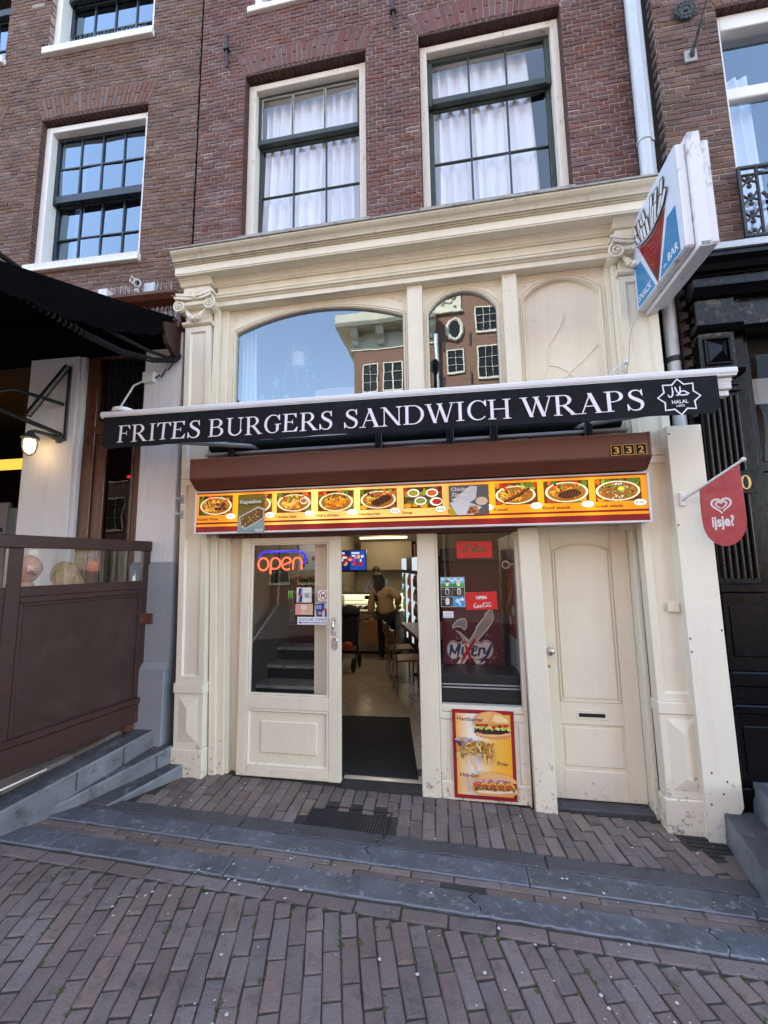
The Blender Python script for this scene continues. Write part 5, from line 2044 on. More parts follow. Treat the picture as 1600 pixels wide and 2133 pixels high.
def d_menu(pr, w, h):
    r = random.Random(9)
    pr.rect(0, 0, w, h, S(150, 30, 44))
    pr.grad(w * .055, h * .042, w * .945, h * .955, [(0, S(240, 178, 60)), (.25, S(250, 236, 215)), (.34, S(240, 240, 245)), (.5, S(248, 222, 170)), (.72, S(244, 190, 80)), (1, S(240, 172, 40))], 22)
    P = lambda pts, c: pr.poly([pt(*q) for q in pts], c)
    B = lambda X, Y, rx, ry, c, n=10, rot=0, j=.12: pr.ell(*pt(X, Y), rx / 1300 * .473, ry / 1885 * .657, c, n, rot, j)
    # hamburger
    P([(620, 600), (1360, 620), (1350, 690), (1260, 745), (1000, 740), (760, 700), (640, 650)], S(222, 150, 90))
    P([(640, 590), (1350, 610), (1340, 650), (1000, 690), (690, 650)], S(238, 190, 130))
    P([(600, 480), (1340, 520), (1345, 600), (1150, 640), (800, 625), (610, 560)], S(66, 36, 40))
    for _ in range(26):
        B(r.uniform(620, 1330), r.uniform(500, 600), 24, 18, r.choice((S(88, 50, 52), S(48, 24, 28), S(110, 64, 66))))
    for i in range(24):
        X = 610 + 31 * i
        B(X, 470 + 26 * math.sin(i * 1.7) + (X - 600) * .05, 34, 26, r.choice((S(190, 210, 90), S(130, 165, 50), S(220, 230, 140))), 9)
    for X, Y in ((680, 410), (860, 420), (1010, 470), (1140, 455), (1275, 445), (760, 415)):
        B(X, Y, 46, 34, r.choice((S(205, 40, 40), S(170, 30, 40))), 12)
    P([(610, 400), (600, 310), (650, 220), (740, 160), (880, 130), (1020, 130), (1180, 180), (1300, 270), (1355, 350), (1345, 420), (1000, 410), (760, 395)], S(226, 164, 92))
    P([(700, 210), (860, 150), (1000, 150), (940, 260), (880, 370), (690, 350), (650, 290)], S(234, 182, 112))
    P([(1040, 200), (1180, 220), (1300, 310), (1330, 380), (1100, 380), (980, 330)], S(242, 212, 150))
    # fries in a paper cone
    P([(175, 700), (390, 660), (560, 720), (420, 900), (330, 900), (230, 780)], S(190, 175, 185))
    P([(200, 730), (330, 760), (330, 900), (250, 830)], S(95, 70, 85))
    fc = (S(240, 200, 120), S(226, 176, 92), S(248, 220, 150), S(205, 150, 70), S(190, 130, 55))
    for _ in range(70):
        X = r.uniform(360, 980)
        Y = 780 + (X - 360) * .25 + r.uniform(-70, 170)
        a = r.uniform(-.6, 2.2)
        l = r.uniform(60, 110)
        pr.stroke([pt(X - l * math.cos(a), Y - l * math.sin(a)), pt(X + l * math.cos(a), Y + l * math.sin(a))], .0125, (.16, .09, .03), caps=False)
        pr.stroke([pt(X - l * math.cos(a), Y - l * math.sin(a)), pt(X + l * math.cos(a), Y + l * math.sin(a))], .0105, r.choice(fc), caps=False)
    for (X, Y, X2, Y2) in ((470, 1010, 620, 1320), (790, 990, 820, 1220), (890, 1080, 885, 1210)):
        pr.stroke([pt(X, Y), pt(X2, Y2)], .020, (.2, .12, .05), caps=False)
        pr.stroke([pt(X, Y), pt(X2, Y2)], .016, fc[0], caps=False)
    B(248, 1010, 30, 70, S(215, 200, 120), 12, 0, 0)
    B(338, 1015, 34, 60, S(140, 120, 50), 12, 0, 0)
    # hot dog
    P([(500, 1680), (560, 1640), (1000, 1700), (1420, 1700), (1440, 1800), (1330, 1850), (900, 1850), (620, 1830), (520, 1760)], S(224, 165, 110))
    P([(520, 1690), (700, 1740), (1000, 1750), (1400, 1740), (1430, 1780), (1000, 1800), (640, 1780)], S(246, 226, 200))
    P([(480, 1500), (600, 1410), (800, 1370), (1050, 1390), (1300, 1450), (1420, 1540), (1420, 1600), (1000, 1520), (650, 1500), (540, 1560)], S(232, 180, 115))
    for _ in range(40):
        X = r.uniform(560, 1380)
        B(X, 1680 + (X - 560) * .04 + r.uniform(-25, 35), 26, 22, r.choice((S(120, 95, 45), S(90, 85, 35), S(150, 120, 60))))
    P([(520, 1590), (600, 1545), (1000, 1580), (1350, 1600), (1420, 1640), (1390, 1690), (1000, 1670), (560, 1660)], S(196, 88, 62))
    P([(560, 1580), (640, 1560), (1000, 1595), (1340, 1610), (1340, 1630), (900, 1620)], S(222, 120, 84))
    for _ in range(34):
        X = r.uniform(640, 1280)
        B(X, 1500 + (X - 640) * .06 + r.uniform(-18, 26), 20, 14, r.choice((S(200, 150, 200), S(150, 80, 140), S(235, 210, 235))))
    mus = []
    for i in range(60):
        t = i / 59
        mus.append(pt(650 + 680 * t + 40 * math.cos(t * 26), 1610 + 52 * math.sin(t * 26) + 20 * t))
    pr.stroke(mus, .010, S(238, 190, 70))
    C_ = S(105, 50, 62)
    pr.text('Hamburger', *pt(245, 250), .028, C_, .02, width=.2, rot=-.03)
    pr.text('Friet', *pt(1050, 1200), .028, C_, .02, width=.078, rot=-.03)
    pr.text('Hot-dog', *pt(275, 1420), .028, C_, .02, width=.14, rot=-.03)


flat_print('food_poster', 'red-framed orange poster of a hamburger, friet and hot dog below the shop window', 'poster', -.078, .395, -.014, .643, -.008, 'print_matte', d_menu, .004)

# projecting sign
ps = thing('projecting_sign', 'white box sign with a red cone of fries sticking out over the pavement', 'projecting sign', (1.6, -.1, 3.77))
m = MB()
m.box(1.50, 1.562, -.822, -.10, 3.772, 4.512, .012)
m.box(1.638, 1.70, -.822, -.10, 3.772, 4.512, .012)
m.box(1.5625, 1.6375, -.85, -.085, 3.742, 4.555, .006)
m.obj('box', 'sign_box', ps)
m = MB()
m.box(1.58, 1.62, -.10, -.0, 3.9, 3.96, .004)
m.box(1.58, 1.62, -.10, -.0, 4.3, 4.36, .004)
m.obj('bracket', 'alu', ps)
pr = Print((1.4994, -.10, 3.772), (0, -1, 0), (0, 0, 1))
pr.rect(.006, .006, .716, .734, S(205, 214, 232))
BL, RD = S(30, 125, 175), S(160, 26, 34)
FP = {}
_fp = [((1330, 515), 'cl'), ((1387, 436), 'cr'), ((1372, 588), 'ct')]
ctop = lambda t: (.117 + .426 * t, .468 - .018 * t - .055 * math.sin(math.pi * t) * (1 - .0 * t))
pr.poly([(.030, .02), (.030, .366), (.126, .355), (.317, .016)], BL)
pr.poly([(.389, .016), (.546, .357), (.660, .350), (.668, .015)], BL)
pr.text('SNACK', .042, .058, .058, WHITE, .012, width=.215, rot=-.03)
pr.text('BAR', .510, .056, .058, WHITE, .012, width=.135, rot=-.03)
pr.rect(.448, .058, .485, .067, WHITE)
arcp = [ctop(i / 10) for i in range(11)]
pr.poly(arcp + [(.357, .004)], BLACK)
pr.poly([(q[0] * .97 + .0105, q[1] * .97 + .006) for q in arcp] + [(.357, .026)], RD)
for k in range(8):
    t = (k + .7) / 9
    a = ctop(t)
    pr.stroke([(a[0] * .97 + .0105, a[1] * .965), (.357 + (a[0] - .357) * .06, .05)], .0045, S(70, 8, 12), caps=False)
for k in range(9):
    z = .42 - k * .043
    q = (z - .01) / .46
    pr.stroke([(.357 - .235 * q, z + .03), (.345, z - .01), (.357 + .175 * q, z + .02)], .0045, S(70, 8, 12), caps=False)
rr = random.Random(4)
for lay_ in range(2):
    for k in range(8):
        t = (k + .3 + .5 * lay_) / 8.3
        x, z0 = ctop(t)
        z0 += .03
        ln_ = .235 - .10 * lay_ + .03 * rr.random() - .10 * abs(t - .55)
        a = rad(118 - 62 * t + rr.uniform(-13, 13))
        e = (x + ln_ * math.cos(a), z0 + ln_ * math.sin(a))
        pr.stroke([(x, z0), e], .056, BLACK, caps=False)
        pr.stroke([(x, z0), (x + (ln_ - .01) * math.cos(a), z0 + (ln_ - .01) * math.sin(a))], .032, S(215, 218, 225), caps=False)
pr.stroke([(q[0], q[1] + .022) for q in arcp], .022, BLACK)
pr.stroke([(q[0], q[1] + .022) for q in arcp], .010, S(205, 214, 232))
pr.obj('print', 'print_gloss', ps)
pr = Print((1.572, -.8506, 3.748), (1, 0, 0), (0, 0, 1))
for j in range(2):
    for k in range(9):
        pr.rect(.002 + k * .0062, .004 + j * .012, .002 + k * .0062 + rr.uniform(.003, .0055), .012 + j * .012, BLACK)
pr.obj('maker_label', 'print_matte', ps)
t = thing('sign_cable', 'thin grey cable hanging from the white box sign behind the awning', 'cable', (1.38, -.12, 3.2))
m = MB()
m.tube([(1.52, -.115, 3.80), (1.488, -.12, 3.74), (1.43, -.12, 3.62), (1.412, -.12, 3.53), (1.40, -.12, 3.40), (1.375, -.12, 3.28), (1.37, -.12, 3.1)], .0045, 6)
m.obj('wire', 'plastic_grey', t)
m = MB()
m.tube([(1.24, -.12, 3.26), (1.31, -.13, 3.32), (1.36, -.125, 3.345)], .008, 6)
m.ball((1.37, -.13, 3.35), .018, .02, .018, 8, 6)
m.obj('clamp', 'alu_white', t)

# red ice-cream flag on its pole
fl = thing('shop_flag', 'red rounded ice-cream flag with a white heart on a slanting pole', 'flag', (1.653, -.165, 2.2))
B0, B1 = Vector((1.653, -.185, 2.238)), Vector((1.905, -.452, 2.455))
m = MB()
m.tube([B0, B1], .0095, 10)
m.lathe([(.010, 0), (.016, .006), (.0165, .016), (.012, .024), (.002, .026)], B1 - (B1 - B0).normalized() * .01, 12, (B1 - B0).to_track_quat('Z', 'Y').to_matrix().to_4x4())
m.obj('pole', 'alu_white', fl, smooth=True)
m = MB()
m.box(1.632, 1.672, -.182, -.165, 2.19, 2.29, .004)
m.tube([(1.653, -.175, 2.232), B0 + (B1 - B0) * .05], .014, 8)
m.obj('bracket', 'plastic_white', fl)
H = Vector((B1.x - B0.x, B1.y - B0.y, 0))
Hl = H.length
Hn = H.normalized()
slope = (B1.z - B0.z) / Hl
fz = lambda s_: B0.z + slope * s_ - .012
s0, s1 = .105, .338
outl = [(s0, fz(s0)), (s1, fz(s1))] + [(s1 + .012 - .008 * k, fz(s1) - .06 * k) for k in range(1, 4)]
sc_, rz_ = (s0 + s1) / 2 + .004, 0
outl = [(s0, fz(s0)), (s1, fz(s1)), (s1 + .008, fz(s1) - .12), (s1 + .010, 2.10)]
outl += [(sc_ + (s1 + .010 - sc_) * math.cos(rad(a)), 2.06 + .175 * math.sin(rad(a))) for a in range(0, -181, -12)]
outl += [(s0 - .004, 2.10), (s0 - .004, 2.2)]
nrm = Vector((Hn.y, -Hn.x, 0))
W3 = lambda s_, z, d: Vector((B0.x, B0.y, 0)) + Hn * s_ + Vector((0, 0, z)) + nrm * d
n = len(outl)
m = MB()
m.add([W3(a, b, .004) for a, b in outl] + [W3(a, b, -.004) for a, b in outl], [tuple(range(n)), tuple(range(2 * n - 1, n - 1, -1))] + [(i, (i + 1) % n, n + (i + 1) % n, n + i) for i in range(n)])
m.obj('board', 'flag_red', fl)


def heart(pr, cx, cz, k, col, lw):
    def hp(s_, t): return cx + k * s_ * 16 * math.sin(t) ** 3 / 16, cz + k * s_ * (13 * math.cos(t) - 5 * math.cos(2 * t) - 2 * math.cos(3 * t) - math.cos(4 * t)) / 16
    pts = [hp(1, 2.55 - 5.6 * i / 40) for i in range(41)]
    pr.stroke(pts[::-1], [lw * (.55 + .6 * math.sin(math.pi * i / 40)) for i in range(41)], col)
    pts = [hp(.55, 2.75 - 5.3 * i / 30) for i in range(31)]
    pr.stroke(pts, [lw * (.4 + .6 * math.sin(math.pi * i / 30)) for i in range(31)], col)


pr = Print(fn=lambda a, b, d: W3(a, b, .0045 + d))
GW = S(214, 202, 205)
heart(pr, .222, 2.168, .055, GW, .013)
pr.text('ijsje?', .222, 2.022, .072, GW, .035, width=.125, align='c')
pr.obj('print', 'print_gloss', fl)

# neon sign behind the door glass
ne = thing('neon_sign', 'red and blue neon open sign glowing inside the door glass', 'neon sign', (-1.55, .04, 1.7))
nxz = lambda X, Y: (-1.779 + (X - 300) * .000636, .045, 1.874 - (Y - 363) * .000603)
blue = [nxz(*q) for q in [(305, 385), (312, 350), (345, 305), (380, 292), (500, 290), (700, 290), (890, 290), (950, 305), (990, 350), (1003, 410), (990, 455), (965, 475)]]
m = MB()
m.tube(blue, .0085, 8)
m.obj('blue_tube', 'neon_blue', ne, smooth=True)
letters = [[(370 + 76 * math.cos(rad(a)), 475 - 92 * math.sin(rad(a))) for a in range(0, 361, 15)],
           [(480, 622), (482, 470)] + [(553 + 72 * math.cos(rad(a)), 465 - 82 * math.sin(rad(a))) for a in range(170, -91, -15)] + [(505, 542)],
           [(675, 490), (790, 440)] + [(722 + 72 * math.cos(rad(a)), 470 - 92 * math.sin(rad(a))) for a in range(20, 316, 15)],
           [(818, 560), (820, 460)] + [(883 + 62 * math.cos(rad(a)), 450 - 66 * math.sin(rad(a))) for a in range(180, -1, -15)] + [(945, 560)]]
for L_ in letters:
    m = MB()
    m.tube([nxz(*q) for q in L_], .0072, 8)
    m.obj('letter_tube', 'neon_red', ne, smooth=True)
m = MB()
m.tube([nxz(405, 280), nxz(405, 130)], .002, 5)
m.tube([nxz(880, 280), nxz(880, 130)], .002, 5)
m.obj('hanger', 'plastic_black', ne)

# stickers on the door glass
GY = -.0165


def d_dog(pr, w, h):
    pr.rect(0, 0, w, h, WHITE)
    pr.ell(w * .5, h * .5, w * .44, h * .44, S(180, 30, 45), 26)
    pr.ell(w * .5, h * .5, w * .36, h * .36, WHITE, 26)
    K = (.02, .02, .03)
    pr.poly([(w * .3, h * .55), (w * .6, h * .55), (w * .66, h * .68), (w * .74, h * .66), (w * .8, h * .6), (w * .68, h * .54), (w * .66, h * .3), (w * .6, h * .3), (w * .58, h * .44), (w * .4, h * .42), (w * .36, h * .28), (w * .29, h * .3), (w * .32, h * .42), (w * .24, h * .64)], K)
    pr.stroke([(w * .2, h * .8), (w * .8, h * .2)], w * .085, S(180, 30, 45), caps=False)


flat_print('sticker', 'square no dogs sticker with red ring, above the door handle side', 'sticker', -1.191, -1.104, 1.486, 1.575, GY, 'print_gloss', d_dog, .0006)


def d_ola(pr, w, h):
    pr.grad(0, 0, w, h, [(0, S(220, 150, 145)), (.7, S(215, 165, 140)), (1, S(205, 180, 140))], 8)
    heart(pr, w * .5, h * .62, h * .26, WHITE, h * .085)
    pr.text('OLA', w * .5, h * .06, h * .17, WHITE, .02, width=w * .32, align='c')


flat_print('sticker', 'faded pink ice-cream heart sticker above the door open sign', 'sticker', -1.399, -1.240, 1.367, 1.460, GY, 'print_gloss', d_ola, .0006)


def d_can(pr, w, h):
    pr.poly([(0, h * .95), (w * .62, h * .98), (w * .55, 0), (w * .12, h * .02)], S(35, 70, 135))
    pr.poly([(w * .6, h), (w, h), (w, 0), (w * .52, 0)], S(40, 50, 120))
    pr.poly([(w * .75, h * .98), (w * .95, h), (w * .95, h * .6), (w * .7, h * .55)], S(190, 195, 205))
    pr.poly([(w * .55, h * .35), (w * .78, h * .5), (w * .75, 0), (w * .55, 0)], S(190, 195, 205))
    pr.ell(w * .78, h * .55, w * .14, h * .07, S(190, 40, 50), 10)
    for k in range(2):
        pr.rect(w * .08, h * (.6 + .14 * k), w * .5, h * (.66 + .14 * k), S(190, 200, 220))
    pr.ell(w * .38, h * .25, w * .12, h * .1, S(205, 150, 60), 10)


flat_print('sticker', 'blue energy drink can sticker between the no dogs and door open signs', 'sticker', -1.222, -1.104, 1.352, 1.468, GY + .001, 'print_gloss', d_can, .0006)


def d_open(pr, w, h):
    C_ = S(45, 60, 90)
    pr.rect(0, 0, w, h, S(225, 228, 236), .006)
    pr.text('DOOR OPEN', w * .05, h * .5, h * .33, C_, .004, width=w * .92, slant=.25)
    pr.rect(w * .1, h * .2, w * .99, h * .29, S(35, 75, 140))
    pr.poly([(w * .02, h * .25), (w * .12, h * .42), (w * .12, h * .08)], S(35, 75, 140))


flat_print('door_sign', 'white door open sign with a blue arrow to the left', 'sign', -1.378, -1.098, 1.285, 1.349, GY - .002, 'print_gloss', d_open, .002)


def d_claw(pr, w, h):
    pr.rect(0, 0, w, h, BLACK)
    g = S(110, 190, 60)
    for k in range(3):
        x = w * (.18 + .32 * k)
        pr.poly([(x - w * .14, h * .98), (x + w * .12, h * .92), (x + w * .06, h * .5), (x + w * .10, h * .4), (x, h * (.02 + .06 * (k % 2))), (x - w * .06, h * .4)], g)


flat_print('sticker', 'green claw mark sticker low in the middle of the door glass', 'sticker', -1.470, -1.420, 1.488, 1.577, GY, 'print_gloss', d_claw, .0006)


def d_can2(pr, w, h):
    pr.rect(w * .0, h * .25, w, h * .68, S(205, 215, 210))
    for k in range(3):
        pr.rect(w * .55, h * (.34 + .1 * k), w * (.88 - .08 * (k % 2)), h * (.39 + .1 * k), S(60, 70, 70))
    pr.poly([(w * .14, h * .95), (w * .42, h), (w * .38, h * .02), (w * .08, 0)], S(160, 165, 178))
    pr.poly([(w * .16, h * .92), (w * .34, h * .96), (w * .28, h * .52), (w * .12, h * .5)], S(45, 50, 115))
    pr.poly([(w * .22, h * .42), (w * .4, h * .44), (w * .36, h * .05), (w * .16, h * .03)], S(45, 50, 115))
    pr.ell(w * .27, h * .48, w * .12, h * .05, S(190, 50, 50), 10)


flat_print('sticker', 'slim drink can sticker with a small white label, under the neon sign', 'sticker', -1.388, -1.252, 1.472, 1.60, GY, 'print_gloss', d_can2, .0006)

# cards and stickers in the shop window
WY = .0255


def d_hal(pr, w, h):
    pr.rect(0, 0, w, h, S(205, 38, 46))
    halal(pr, w * .12, h * .28, w * .74, h * .55, h * .085, S(70, 92, 55))
    pr.text('HALLAL', w * .5, h * .12, h * .11, S(110, 78, 58), .01, width=w * .34, align='c')


flat_print('sticker', 'red halal sticker with green lettering at the top of the shop window', 'sticker', .003, .290, 1.834, 1.971, WY, 'print_gloss', d_hal, .0006)


def d_ice(pr, w, h):
    pr.rect(0, 0, w, h, S(190, 215, 225))
    pr.rect(w * .015, h * .66, w * .985, h * .99, S(110, 190, 225))
    r = random.Random(2)
    for a, b in ((.1, .93), (.36, .92), (.62, .93), (.88, .92), (.5, .88)):
        pr.ell(w * a, h * b, w * .07, h * .035, S(225, 238, 245), 10)
    for a, rx in ((.12, .16), (.38, .2), (.66, .2), (.9, .14)):
        pr.poly([(w * max(.015, a - rx), h * .66)] + [(min(w * .985, max(w * .015, w * (a + rx * math.cos(rad(q))))), h * (.66 + .14 * math.sin(rad(q)))) for q in range(180, -1, -20)], r.choice((S(60, 140, 60), S(90, 165, 60))))
    for a in (.28, .74):
        pr.poly([(w * (a - .08), h * .82), (w * (a + .08), h * .82), (w * (a + .05), h * .7), (w * (a - .05), h * .7)], S(225, 235, 235))
        pr.ell(w * a, h * .86, w * .10, h * .05, S(120, 110, 60) if a < .5 else S(225, 220, 170), 12, 0, .15)
    for i in range(2):
        for j in range(2):
            x0, x1, z0, z1 = w * (.02 + .49 * i), w * (.49 + .49 * i), h * (.02 + .33 * j), h * (.33 + .32 * j)
            if i == 1 and j == 0:
                pr.rect(x0, z0, x1, z1, S(40, 150, 210))
                pr.ell(x0 + w * .18, z0 + h * .19, w * .09, h * .07, S(220, 225, 220), 12)
                pr.poly([(x0 + w * .18, z0 + h * .16), (x0 + w * .32, z0 + h * .12), (x0 + w * .30, z0)], S(220, 230, 235))
                pr.rect(x0 + w * .28, z0 + h * .19, x0 + w * .45, z0 + h * .28, S(220, 235, 245), .006)
                continue
            pr.rect(x0, z0, x1, z1, S(38, 38, 42))
            c = S(225, 230, 232) if j == 0 else (S(70, 55, 50) if i == 0 else S(150, 130, 115))
            pr.rect(x0 + w * .17, z0 + h * .05, x0 + w * .33, z0 + h * .28, S(215, 220, 222), .013)
            if j == 1:
                pr.rect(x0 + w * .19, z0 + h * .06, x0 + w * .31, z0 + h * .24, c, .011)
            pr.rect(x0 + w * .04, z0 + h * .23, x0 + w * .12, z0 + h * .245, S(170, 170, 170))
            pr.rect(x0 + w * .35, z0 + h * .04, x0 + w * .43, z0 + h * .055, S(170, 170, 170))
            pr.stroke([(x0 + w * .36, z0 + h * .26), (x0 + w * .46, z0 + h * .08)], .002, S(150, 140, 110), caps=False)


flat_print('ice_cream_card', 'blue and black ice cream price card taped to the shop window', 'card', -.140, .057, 1.434, 1.678, WY, 'print_gloss', d_ice, .0008)


def script_logo(pr, w, h, x0, z0, W, Hh, col):
    """A flowing white script wordmark: two swelling capitals with loops and tails."""
    P = lambda pts, ws: pr.stroke([(x0 + a * W, z0 + b * Hh) for a, b in pts], [q * Hh for q in ws], col)
    P([(.17, .78), (.14, .92), (.10, .80), (.05, .45), (.03, .2), (.08, .05), (.17, .14), (.2, .24)], [.05, .10, .14, .17, .16, .12, .08, .04])
    P([(.235 + .035 * math.cos(a * .6), .28 + .2 * math.sin(a * .6)) for a in range(11)], [.09] * 11)
    P([(.35, .44), (.30, .46), (.285, .25), (.32, .08), (.37, .2)], [.07, .1, .11, .09, .04])
    P([(.41 + .035 * math.cos(a * .6), .27 + .2 * math.sin(a * .6)) for a in range(11)], [.09] * 11)
    P([(.45, .48), (.45, .2), (.48, .08), (.51, .2)], [.08, .09, .07, .04])
    P([(.05, .02), (.15, -.1), (.28, .0), (.40, -.06), (.45, .02)], [.03, .08, .09, .08, .03])
    P([(.50, .55), (.58, .92), (.68, .98), (.8, .86), (.95, .98), (.99, .86)], [.03, .08, .1, .09, .1, .04])
    P([(.66, .80), (.63, .92), (.58, .78), (.54, .45), (.53, .2), (.58, .05), (.66, .16), (.69, .26)], [.05, .10, .14, .17, .16, .12, .08, .04])
    P([(.72 + .035 * math.cos(a * .6), .27 + .2 * math.sin(a * .6)) for a in range(11)], [.09] * 11)
    P([(.77, .3), (.83, .72), (.82, .85), (.80, .6), (.79, .2), (.82, .08), (.86, .2)], [.05, .06, .07, .1, .1, .08, .04])
    P([(.90 + .035 * math.cos(a * .6), .27 + .2 * math.sin(a * .6)) for a in range(11)], [.09] * 11)
    P([(.94, .48), (.94, .2), (.97, .08), (1.0, .2)], [.08, .09, .07, .04])


def d_coke(pr, w, h):
    pr.rect(0, 0, w, h, S(202, 32, 40), .008)
    pr.rect(w * .32, h * .885, w * .64, h * .905, S(30, 15, 15))
    pr.text('OPEN', w * .5, h * .60, h * .17, WHITE, .04, align='c')
    script_logo(pr, w, h, w * .22, h * .13, w * .6, h * .26, WHITE)


flat_print('open_sign', 'red hanging open sign with white script logo in the shop window', 'sign', .064, .312, 1.415, 1.556, WY - .002, 'print_gloss', d_coke, .002, rot=.035)


def d_pay(pr, w, h):
    pr.rect(0, 0, w, h, S(228, 232, 235), .003)
    for j in range(3):
        for i in range(4):
            pr.rect(w * (.1 + .21 * i), h * (.14 + .26 * j), w * (.22 + .21 * i), h * (.24 + .26 * j), S(120, 140, 165) if (i + j) % 3 else S(150, 90, 90))


flat_print('sticker', 'small white payment card sticker low on the shop window', 'sticker', -.126, -.042, 1.347, 1.399, WY, 'print_gloss', d_pay, .0006)
# ------------------------------------------------------------------ inside the snack bar
m = MB()
m.box(-2.45, 1.55, .17, 6.5, -.05, .036)
m.obj('room_floor', 'grout', shop)
m = MB()
m.box(-2.445, -2.40, .17, 6.5, .037, 2.94)
m.box(1.5, 1.55, .17, 6.5, .037, 2.94)
m.box(-2.3995, 1.4995, 6.4, 6.5, .037, 2.94)
m.obj('room_wall', 'room_cream', shop)
m = MB()
m.box(-2.3995, 1.4995, .11, 6.3995, 2.55, 2.6)
m.box(-2.3995, 1.4995, .11, 1.4, 2.30, 2.549)
m.obj('room_ceiling', 'ceiling_grey', shop)
tile_me = None
kinds = [brick_mesh('tile', .296, .296, .02, .002, 'floor_tile', 0) for _ in range(1)]
items = []
ta = rad(33)
for i in range(-22, 22):
    for j in range(-22, 22):
        x, y = rot2(i * .30, j * .30, ta, -1.2, 2.2)
        if -2.35 < x < 1.0 and .32 < y < 5.2:
            items.append((Matrix.Translation((x, y, .0395)) @ Matrix.Rotation(ta, 4, 'Z'), seen_size((x, y, .04)) if -1.9 < x < -.2 else 0))
lay(shop, 'floor_tile', kinds, items, 110, 'floor_tile')
m = MB()
m.box(-.985, -.335, .05, .16, .036, .0405)
m.obj('floor_tile', 'floor_tile', shop)

t = thing('door_mat', 'large black rubber mat on the tiles inside the open doorway', 'mat', (-.85, .7, .042))
m = MB()
m.hexa([(-1.42, .10, .0415), (-.366, .10, .0415), (-.592, 1.46, .0415), (-1.42, 1.42, .0415)], [(-1.415, .105, .05), (-.371, .105, .05), (-.597, 1.455, .05), (-1.415, 1.415, .05)])
m.obj('mat', 'rubber', t)

# rows of coolers and the tables along the slanting right-hand wall
AR = rad(16.5)


def RF(along, out, z=0):
    """A point in the frame of the right-hand wall: along goes into the shop, out to the left."""
    return Vector((-.535 - math.sin(AR) * along - math.cos(AR) * out, 2.18 + math.cos(AR) * along - math.sin(AR) * out, z))


def RM(along, out, z):
    p = RF(along, out, z)
    return Matrix.Translation(p) @ Matrix.Rotation(AR, 4, 'Z')       # local y = into the shop, local -x = out


for i, lab in enumerate(('drinks cooler nearest the door with a lit green header', 'middle one of the three lit drinks coolers', 'farthest lit drinks cooler, beside the counter')):
    M = RM(1.75 + i * .62, -.36, .04)
    t = thing('drinks_cooler', lab, 'cooler', M.translation, 'drinks coolers along the wall')
    m = MB()
    m.box(.03, .65, .0, .60, 0, 1.88, .01, M)
    m.obj('cabinet', 'plastic_black', t)
    m = MB()
    m.box(-.002, .029, .03, .57, 1.62, 1.86, .004, M)
    m.obj('header', ('lamp_cool', 'plastic_black', 'lamp_cool')[i], t)
    m = MB()
    for y in (.06, .50):
        m.box(.0, .028, y, y + .03, .25, 1.55, .003, M)
    m.obj('light_strip', 'lamp_cool', t)
    m = MB()
    for z in (.35, .62, .89, 1.16, 1.42):
        for k in range(5):
            m.lathe([(.03, 0), (.03, .13), (.012, .17), (.012, .2)], M @ Vector((.02, .14 + k * .08, z - .1)), 8)
    m.obj('bottle', ('maroon', 'orange', 'leaf_green')[i], t)
for i in range(3):
    M = RM(1.9 + i * .56, -.66, 1.93)
    m = MB()
    m.box(-.11, .11, -.09, .09, 0, .26, .006, M)
    tag(m.obj('carton', ('orange', 'kraft', 'maroon')[i % 3]), ('orange', 'brown', 'dark red')[i % 3] + ' carton stored on top of the lit coolers', 'carton', 'cartons on the coolers')
t = thing('cafe_table', 'pale cafe table with black edge beside the doorway', 'table', RF(.75, -.35, .04))
M = RM(0, 0, .04)
m = MB()
m.box(.0, .72, -.02, 1.50, .735, .765, .006, M)
m.obj('tabletop', 'wood_table', t)
m = MB()
m.box(-.004, .724, -.024, 1.504, .712, .734, .004, M)
m.obj('edge_band', 'plastic_black', t)
for y in (.35, 1.15):
    m = MB()
    m.tube([M @ Vector((.36, y, .0)), M @ Vector((.36, y, .712))], .03, 10)
    m.box(.12, .6, y - .04, y + .04, 0, .03, .006, M)
    m.obj('leg', 'plastic_black', t)
for i, (al, lab) in enumerate(((.30, 'wooden seat cafe chair with steel legs nearest the door'), (1.05, 'wooden seat cafe chair with steel legs, farther in'))):
    M = RM(al, .10, .04)
    t = thing('cafe_chair', lab, 'chair', M.translation, 'chairs at the cafe table')
    m = MB()
    m.box(-.2, .2, -.2, .2, .44, .465, .01, M)
    m.obj('seat', 'wood_seat', t)
    for x in (-.18, .18):
        for y in (-.18, .18):
            m = MB()
            top = .85 if x < 0 else .44
            m.tube([M @ Vector((x, y, 0)), M @ Vector((x, y, .44)), M @ Vector((x - (.05 if x < 0 else 0), y, top + .01))], .014, 8)
            m.obj('leg', 'steel', t)
    m = MB()
    m.box(-.245, -.215, -.17, .17, .66, .84, .008, M)
    m.obj('backrest', 'wood_seat', t)

# counter with its lit display
ct_ = thing('counter', 'cream snack bar counter with a lit glass display of salads', 'counter', (-1.8, 4.9, .04))
m = MB()
m.box(-2.38, -1.12, 4.72, 5.25, .10, .58, .006)
m.box(-2.38, -1.12, 4.70, 5.25, .585, .82, .006)
m.obj('cabinet', 'room_cream', ct_)
m = MB()
m.box(-2.38, -1.14, 4.78, 5.2, .037, .10)
m.obj('plinth', 'plastic_black', ct_)
m = MB()
m.box(-2.38, -1.12, 4.74, 5.25, 1.19, 1.235, .006)
m.box(-2.38, -1.12, 4.71, 4.74, .82, .86, .004)
m.obj('top', 'steel', ct_)
m = MB()
m.box(-2.37, -1.13, 5.20, 5.24, .83, 1.185)
m.box(-2.37, -1.13, 4.90, 5.19, 1.165, 1.185)
m.obj('lit_back', 'lamp_case', ct_)
m = MB()
m.box(-2.37, -1.13, 4.80, 5.19, .975, .99, .002)
m.box(-2.37, -1.13, 4.78, 5.19, .885, .90, .002)
